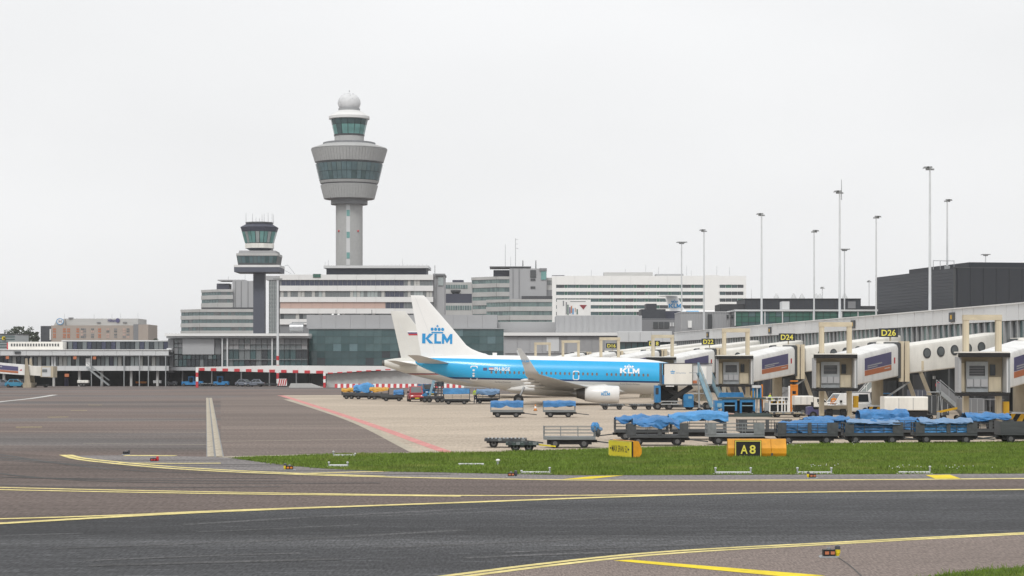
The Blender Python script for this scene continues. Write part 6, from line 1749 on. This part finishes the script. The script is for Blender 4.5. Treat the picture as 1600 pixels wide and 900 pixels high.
# --- belt loader with slanted arm and ladder frame at the tail
def belt_loader():
    s = 13.3; D = F / s
    t = thing('belt_loader', 'blue slanted belt loader with dark lattice behind, next to the red van', 'loader', (wx(682, D), D, 0))
    X = lambda px: (px - 682) / s
    Z = lambda py: wz(py, D)
    MB().prism([(X(668), Z(625)), (X(671), Z(625)), (X(680), Z(595)), (X(676), Z(594))], -.5, .3).build('belt_arm', 'equip_pale', t)
    lt = MB()
    for px in (679, 684, 689, 693): lt.bar((X(px), .2, .3), (X(px + (1 if px < 690 else 0)), .2, Z(597)), .12, .12)
    for k in range(7): lt.box(X(678), X(693.5), .12, .3, Z(624 - k * 4.2), Z(622.6 - k * 4.2))
    lt.build('lattice_frame', 'car_dark', t)
    MB().tube((X(687), .5, Z(604)), (X(687), .5, Z(596)), .45, .45, 12).build('drum', 'car_dark', t)
    pbox('chassis', t, 'car_dark', X(662), X(693), -.6, .9, .35, .75); pbox('engine_box', t, 'equip_blue', X(660), X(668), -.6, .9, .75, 1.0)
    for px in (664, 671, 684, 691):
        for yy in (-.6, .85): wheel('wheel', t, (X(px), yy, .3), .3, .2, 14)
belt_loader()

# --- cargo loader (two blue H frames on a green deck)
def cargo_loader():
    s = 18.2; D = F / s
    t = thing('cargo_loader', 'blue cargo loader with two blue frames on a dark green deck', 'loader', (wx(1160, D), D, 0))
    X = lambda px: (px - 1160) / s
    Z = lambda py: wz(py, D)
    pbox('deck', t, 'deck_green', X(1119), X(1206), -.5, 1.8, Z(651), Z(645.5)); pbox('deck_edge', t, 'pink_clad', X(1124), X(1146), -.54, -.5, Z(647), Z(645.2))
    for a, c in ((1129.5, 1149.5), (1157, 1178)):
        for px in (a - 1.4, c - 1.4): pbox('frame_post', t, 'equip_blue', X(px), X(px + 3), -.3, 0, Z(645.4), Z(624))
        pbox('frame_beam', t, 'equip_blue', X(a - 1.4), X(c + 1.6), -.32, .02, Z(628.5), Z(624)); pbox('frame_beam', t, 'equip_pale', X(a + 1.6), X(c - 1.4), -.25, -.1, Z(634.4), Z(633))
    pbox('frame_back', t, 'void', X(1130), X(1178), .9, 1.0, Z(645), Z(626))
    pbox('upper_deck', t, 'deck_green', X(1124), X(1196), -.4, 1.8, Z(623.8), Z(621.4)); MB().prism([(X(1126), Z(621)), (X(1166), Z(621)), (X(1164), Z(613.6)), (X(1128), Z(614))], 1.6, 2.4).build('hood', 'equip_blue', t)
    MB().prism([(X(1116.5), Z(651)), (X(1121), Z(651)), (X(1121.5), Z(638)), (X(1129), Z(638)), (X(1129), Z(626)), (X(1116.5), Z(626))], -.45, 1.2).build('operator_stand', 'equip_blue', t)
    pbox('control_panel', t, 'equip_pale', X(1120), X(1127), -.5, -.455, Z(636), Z(630))
    for px, m, w in ((1176.5, 'equip_blue', 2.2), (1183, 'panel_light', 1.2), (1188, 'equip_blue', 2.5)): pbox('mast', t, m, X(px), X(px + w), .2, .5, Z(645), Z(603))
    pbox('mast_head', t, 'panel_light', X(1176), X(1189), .1, .6, Z(606), Z(602)); pbox('mast_panel', t, 'car_blue', X(1181), X(1191), .55, .8, Z(622), Z(607))
    pbox('post', t, 'cream_dull', X(1133.5), X(1138.5), 2.3, 2.6, 0, Z(605)); pbox('post', t, 'orange_paint', X(1194), X(1196.6), 2.0, 2.2, 0, Z(601))
    pbox('lattice', t, 'galv', X(1195), X(1201), -.2, .2, Z(645), Z(629))
    for px in (1126, 1150, 1176, 1198):
        for yy in (-.2, 1.5): wheel('wheel', t, (X(px), yy, .26), .26, .2, 12)
cargo_loader()

def white_frame():
    s = 17.6; D = F / s
    t = thing('equipment_rack', 'white steel equipment rack right of the blue cargo loader', 'rack', (wx(1218, D), D, 0))
    X = lambda px: (px - 1218) / s
    Z = lambda py: wz(py, D)
    for px in (1202, 1214.5, 1221, 1225.5, 1230): pbox('post', t, 'white_paint', X(px), X(px + 1.8), 0, .15, 0, Z(621))
    for y in (620, 625, 630.5, 643): pbox('beam', t, 'white_paint', X(1197), X(1233), -.02, .17, Z(y + 1.4), Z(y))
    for px in (1200, 1211, 1226): pbox('fitting', t, 'frame_dark', X(px), X(px + 4.5), -.1, .1, Z(625), Z(621.6))
    pbox('back_sheet', t, 'void', X(1203), X(1231), .5, .6, 0, Z(631))
    o = thing('ladder_frame', 'orange upright ladder frame with a white post left of the service truck', 'ladder', (wx(1240, F / 17.2), F / 17.2, 0))
    for px in (1235, 1244): pbox('rail', o, 'orange_paint', (px - 1240) / 17.2, (px + 2.6 - 1240) / 17.2, 0, .2, 0, wz(600.5, F / 17.2))
    for k in range(7): pbox('rung', o, 'orange_paint', -.28, .4, .02, .16, .4 + k * .42, .52 + k * .42)
    pbox('plate', o, 'orange_paint', -.28, .4, .05, .12, wz(611, F / 17.2), wz(601, F / 17.2)); pbox('white_post', o, 'white_paint', -.46, -.32, 0, .2, 0, wz(603, F / 17.2))
white_frame()

t = thing('no_stopping_sign', 'round blue and red no-stopping sign on a post below the walkway', 'sign', (wx(1466.5, F / 19.2), F / 19.2, 0))
zc = wz(601.5, F / 19.2)
pbox('post', t, 'galv', -.03, .03, .02, .08, 0, zc + .2)
MB().tube((0, 0, zc), (0, .02, zc), .25, .25, 20).build('red_ring', 'stripe_red', t); MB().tube((0, -.012, zc), (0, 0, zc), .18, .18, 20).build('blue_disc', 'ad_purple', t)
MB().prism([(-.15, zc + .11), (-.11, zc + .15), (.15, zc - .11), (.11, zc - .15)], -.02, -.013).build('red_bar', 'stripe_red', t)
t = thing('no_stopping_sign', 'yellow and white hazard boom lying under the nearest bridge', 'sign', (wx(1490, F / 20), F / 20, 0)); t.name = 'hazard_boom'; t['category'] = 'boom'
MB().bar((-1.3, 0, .75), (1.6, .3, 1.35), .12, .16).build('boom', 'yellow_box', t); pbox('stand', t, 'galv', -1.3, -1.1, -.1, .1, 0, .8); pbox('stand', t, 'galv', 1.4, 1.6, .2, .4, 0, 1.3)

# --- traffic cone under the jet
x, y, _ = gp(836.5, 642)
t = thing('traffic_cone', 'small white and orange traffic cone below the wing', 'cone', (x, y, 0))
MB().box(-.2, .2, -.2, .2, 0, .04).build('base', 'rubber', t)
for z0, z1, r0, r1, m in ((.04, .25, .16, .12, 'orange_paint'), (.25, .45, .12, .08, 'white_paint'), (.45, .65, .08, .03, 'orange_paint')): MB().lathe([(r0, z0), (r1, z1)], 14).build('band', m, t)

# ---------------------------------------------------------------- taxiway signs
x, y, _ = gp(1183, 715)
a8 = thing('taxiway_sign', 'black A8 sign with yellow border on an orange barrier', 'sign', (x, y, 0))
s = 32.1
X = lambda px: (px - 1183) / s
Zs = lambda py: (715 - py) / s
bz = lambda py: Zs(py)
prof_b = [(.04, 0), (.5, 0), (.62, .2), (.62, .45), (.5, .62), (.40, .90), (.14, .90), (.04, .62), (-.06, .45), (-.06, .2)]
for x0, x1 in ((1138, 1205), (1205.6, 1229)):
    p = prof_b
    MB().prism([(q[0] + .12, q[1]) for q in p], X(x0), X(x1), 'x').build('barrier_block', 'barrier_orange', a8)
pbox('fork_slot', a8, 'metal_hot', X(1205), X(1208), .05, .2, .02, .22)
pbox('sign_board', a8, 'letter_black', X(1147.8), X(1189.6), -.06, .0, Zs(716), Zs(688))
br = MB()
for x0, x1, y0, y1 in ((1148.6, 1189, 688.6, 689.8), (1148.6, 1189, 714.2, 715.4), (1148.6, 1149.8, 689.8, 714.2), (1187.8, 1189, 689.8, 714.2)): br.box(X(x0), X(x1), -.075, -.061, Zs(y1), Zs(y0))
br.build('sign_border', 'letter_yellow', a8)
text(a8, 'A', 'letter_yellow', flat(X(1157), X(1168), Zs(709), Zs(695.3), -.07), .02); text(a8, '8', 'letter_yellow', flat(X(1171), X(1180.5), Zs(709), Zs(695.3), -.07), .02)

# the yellow span sign stands almost edge-on
x, y, _ = gp(986, 716.3)
ms = thing('taxiway_sign', 'yellow MAX SPAN 52 sign with black letters, seen almost edge-on', 'sign', (x, y, 0), R(-68))
Lm, hm = 2.5, .80
pbox('board', ms, 'sign_yellow', -Lm, 0, -.03, .03, .02, hm); pbox('back_plate', ms, 'letter_black', -Lm + .02, .03, .03, .10, .02, hm + .02)
bf = MB()
for x0, x1, z0, z1 in ((-Lm, 0, hm - .035, hm), (-Lm, 0, .02, .055), (-Lm, -Lm + .06, .055, hm - .035), (-.06, 0, .055, hm - .035)): bf.box(x0, x1, -.04, -.031, z0, z1)
bf.build('sign_border', 'letter_yellow', ms)
text(ms, 'MAX SPAN 52', 'letter_black', flat(-2.12, -.36, .26, .58, -.035), .008)
for x0, sg in ((-2.2, -1), (-.28, 1)): MB().prism([(x0, .48), (x0 + sg * .16, .42), (x0, .36)], -.045, -.031).build('arrow', 'letter_black', ms)
MB().prism([(.11, 0), (.40, 0), (.58, .22), (.58, .45), (.42, .82), (.18, .84), (.11, .8)], -Lm + .1, -.02, 'x').build('barrier_block', 'barrier_orange', ms)

# ---------------------------------------------------------------- taxiway lights
def edge_light(label, px, py, side=1, sc=1.0, cap='car_dark', tone='orange_paint', lamp='line_bright'):
    x, y, _ = gp(px, py)
    t = thing('edge_light', label, 'taxiway light', (x, y, 0), 0, 'taxiway edge lights')
    t.scale = (sc * .88, sc * .88, sc * .88)
    MB().prism([(-.30, 0), (.30, 0), (.26, .05), (-.26, .05)], -.2, .2).build('base_plate', 'galv', t)
    MB().box(-.20, .16, -.12, .12, .06, .24).build('lamp_box', 'letter_black', t)
    for xx in (-.15, .02): pbox('lens', t, tone, xx, xx + .12, -.135, -.121, .10, .19)
    MB().lathe([(.07, .24), (.06, .29), (.02, .31)], 10, -.02).build('top_cap', 'panel_mid', t)
    MB().lathe([(.05, .05), (.085, .14), (.085, .24)], 10, .24 * side).build('side_lamp', lamp, t); MB().lathe([(.085, .24), (.08, .34), (.02, .37)], 10, .24 * side).build('lamp_cap', cap, t)
edge_light('black and orange taxiway light with blue cap in the bottom right foreground', 1296, 871, 1, .9, 'car_dark', 'ad_orange')
edge_light('small dark taxiway light beside the grass in the centre', 799, 745.5, 1, .85, 'car_dark', 'ad_orange', 'car_dark')
edge_light('orange taxiway light by the pipe lamps right of the A8 sign', 1270, 747.5, -1, .85, 'car_dark', 'ad_orange')
edge_light('taxiway light with yellow lamp at the left tip of the grass', 453, 735, -1, .95)
edge_light('reddish taxiway light left of the concrete drain, the nearer one', 240, 722, 1, .85, 'stripe_red', 'stripe_red', 'red_paint')
edge_light('dark domed taxiway light left of the concrete drain, the farther one', 196.5, 710.5, 1, .75, 'car_dark', 'car_dark', 'car_dark')

def pipe_light(label, px0, px1, py, tall=(1, 1)):
    x0, y, _ = gp(px0, py); x1 = gp(px1, py)[0]
    t = thing('pipe_light', label, 'light bar', ((x0 + x1) / 2, y, 0), 0, 'white pipe light bars in the grass')
    h = (x1 - x0) / 2
    MB().tube((-h, 0, .07), (h, 0, .07), .04, .04, 10).build('pipe', 'panel_light', t, True)
    for sx, k in ((-1, tall[0]), (1, tall[1])):
        if k:
            MB().tube((sx * h, 0, 0), (sx * h, 0, .24 * k), .035, .035, 10).build('post', 'galv', t); MB().sphere((sx * h, 0, .25 * k), .055, 10, 8, 1, 1, .7).build('cap', 'panel_light', t, True)
    pbox('foot', t, 'concrete_light', -h - .1, h + .1, -.14, .14, .012, .03)
for a in (('white pipe light bar in the grass below the yellow sign', 815, 859, 740.5, (.5, 1)), ('white pipe light bar in the grass under the A8 sign', 1118, 1173, 740.8), ('white pipe light bar by the orange light right of A8', 1246, 1299, 740.8),
          ('white pipe light bar in the grass nearest the right edge', 1404, 1453, 740.5, (0, 1.2)), ('white pipe light bar lying in the left middle of the grass', 716, 756, 727.5, (0, 0)),
          ('white pipe light bar at the far upper edge of the grass', 521, 555, 713.5, (1, .6)), ('white pipe light bar at the near left edge of the grass', 514, 543, 729.5, (.8, .8))):
    pipe_light(*a)
x, y, _ = gp(778, 727); t = thing('pipe_light', 'single white capped stub light standing in the grass', 'light bar', (x, y, 0)); t.name = 'stub_light'
MB().tube((0, 0, 0), (0, 0, .2), .05, .05, 10).build('post', 'galv', t); MB().sphere((0, 0, .22), .1, 10, 8, 1, 1, .7).build('cap', 'white_paint', t, True)
# cable and puddle of shade-free paving joint in the foreground
stripe('cable_slot', [(1310, 872), (1330, 886), (1348, 903)], .035, .013, 'tyre_mark', ground)

# ---------------------------------------------------------------- ground worker
def worker(px, py, label, vest='vest', rz=25):
    x, y, _ = gp(px, py)
    me = bpy.data.meshes.new('body')
    V = [((0, 0, .95), .13), ((0, 0, 1.12), .14), ((0, 0, 1.36), .16), ((0, 0, 1.5), .065), ((.02, -.01, 1.6), .085), ((.03, -.02, 1.72), .10),
         ((.10, 0, .9), .095), ((.12, -.02, .5), .068), ((.13, .02, .09), .05), ((.15, -.12, .05), .04),
         ((-.10, 0, .9), .095), ((-.13, .02, .5), .068), ((-.16, .05, .09), .05), ((-.17, -.09, .05), .04),
         ((.2, 0, 1.42), .065), ((.27, -.03, 1.15), .05), ((.24, -.2, .98), .036), ((.23, -.28, .95), .034),
         ((-.2, 0, 1.42), .065), ((-.28, .02, 1.15), .05), ((-.27, -.1, .92), .036), ((-.27, -.14, .85), .034)]
    E = [(0, 1), (1, 2), (2, 3), (3, 4), (4, 5), (0, 6), (6, 7), (7, 8), (8, 9), (0, 10), (10, 11), (11, 12), (12, 13), (2, 14), (14, 15), (15, 16), (16, 17), (2, 18), (18, 19), (19, 20), (20, 21)]
    me.from_pydata([v[0] for v in V], E, [])
    o = bpy.data.objects.new('body_src', me); COL.objects.link(o)
    o.modifiers.new('skin', 'SKIN'); sm = o.modifiers.new('sub', 'SUBSURF'); sm.levels = 2; sm.render_levels = 2
    for i, v in enumerate(V): me.skin_vertices[0].data[i].radius = (v[1], v[1])
    me.skin_vertices[0].data[0].use_root = True
    dg = bpy.context.evaluated_depsgraph_get(); dg.update()
    m2 = bpy.data.meshes.new_from_object(o.evaluated_get(dg))
    bpy.data.objects.remove(o)
    for m in ('skin', vest, 'trousers', 'hair', 'rubber'): m2.materials.append(M(m))
    for p in m2.polygons:
        c = p.center; p.use_smooth = True
        if c.z < .1: p.material_index = 4
        elif c.z < .98 and abs(c.x) < .23: p.material_index = 2
        elif c.z < 1.0: p.material_index = 0
        elif c.z < 1.49: p.material_index = 1
        elif c.z > 1.68 or (c.y > .03 and c.z > 1.6): p.material_index = 3
        else: p.material_index = 0
    t = thing('person', label, 'person', (x, y, 0), R(rz))
    link('body', m2, t)
    for sx in (-.035, .035): MB().sphere((.03 + sx, -.115, 1.69), .014, 8, 6).build('eye', 'letter_black', t)
    MB().sphere((.03, -.125, 1.655), .02, 8, 6, .8, 1.2, 1.2).build('nose', 'skin', t); MB().sphere((.03, -.115, 1.615), .02, 8, 6, 1.4, .5, .4).build('mouth', 'pink_clad', t)
    for sx in (-.1, .1): MB().sphere((.03 + sx, 0, 1.66), .03, 8, 6, .4, .8, 1.2).build('ear', 'skin', t)
    for sx, hx, hy, hz in ((1, .23, -.30, .93), (-1, -.27, -.15, .82)):
        for k in range(4): MB().tube((hx - .03 + k * .02, hy, hz), (hx - .03 + k * .02, hy - .05, hz - .06 - .008 * (k in (1, 2))), .0095, .008, 6).build('finger', 'skin', t)
        MB().tube((hx - sx * .035, hy + .01, hz + .01), (hx - sx * .055, hy - .035, hz - .03), .011, .009, 6).build('thumb', 'skin', t)
    for z in (1.1, 1.24):
        MB().lathe([(.165, z - .02), (.168, z + .02)], 20, cap=False).build('reflective_band', 'logo_white', t)
worker(743, 630.5, 'ground worker in a bright yellow vest and dark trousers under the jet')
worker(1303, 648, 'ground worker in an orange jacket beside the D26 bridge column', 'orange_paint', -30)
worker(1203, 641, 'ground worker in yellow vest between the blue loader and the white rack', 'vest', 60)

# --- containers and odds and ends under the bridges
def container(label, px, py, L, H, m):
    x, y, _ = gp(px, py)
    t = thing('cargo_container', label, 'container', (x, y + .8, 0), 0, 'cargo containers under the bridges')
    MB().prism([(-L / 2 + .3, .45), (L / 2, .45), (L / 2, .45 + H), (-L / 2, .45 + H), (-L / 2, .95)], -.75, .75).build('shell', m, t)
    for k in range(4): pbox('rib', t, 'frame_grey', -L / 2 + .35 + k * (L - .5) / 3, -L / 2 + .40 + k * (L - .5) / 3, -.78, -.751, .5, .4 + H)
    pbox('dolly_bed', t, 'cart_grey', -L / 2, L / 2, -.8, .8, .32, .44)
    for sx in (-1, 1):
        for sy in (-1, 1): wheel('wheel', t, (sx * (L / 2 - .35), sy * .62, .17), .17, .12, 12)
container('dark grey cargo container on a dolly below the D24 walkway', 1225, 633, 1.9, 1.5, 'panel_mid')
container('silver cargo container on a dolly left of the D26 bridge pillar', 1345, 645, 1.8, 1.5, 'steel')
container('dark cargo container on a dolly right of the white box truck', 1466, 655, 1.8, 1.5, 'frame_dark')
container('grey cargo container on a dolly below the nearest bridge cab', 1520, 660, 1.9, 1.4, 'panel_mid')
container('dull blue cargo container behind the grey metal stairs', 1436, 640, 1.8, 1.5, 'slate')
car('white van nosing out below the D26 bridge cab', 1322, 648, 4.6, 1.9, 1.9, 'white_paint', R(200), 'van', 'parked_van', 'van')
tug('grey tow tractor below the nearest jet bridge', 1562, 664, 'panel_mid', 2.6, 1.4, canopy=True)

# ---------------------------------------------------------------- thin damp haze over the airport
hz = MB().box(-5100, 5100, -500, 6100, -1.0, 112.0).build('haze', 'void')
hz.data.materials.clear()
hm_ = bpy.data.materials.new('haze_air'); hm_.use_nodes = True
hn = hm_.node_tree; hn.nodes.clear()
pv = hn.nodes.new('ShaderNodeVolumePrincipled')
pv.inputs['Color'].default_value = (.93, .95, .97, 1)
pv.inputs['Density'].default_value = 0.00010
pv.inputs['Anisotropy'].default_value = 0.2
oh = hn.nodes.new('ShaderNodeOutputMaterial')
hn.links.new(pv.outputs[0], oh.inputs['Volume'])
hz.data.materials.append(hm_)
hz['kind'] = 'stuff'; hz['label'] = 'thin pale haze over the whole airfield'; hz['category'] = 'haze'
SC.cycles.volume_bounces = 2
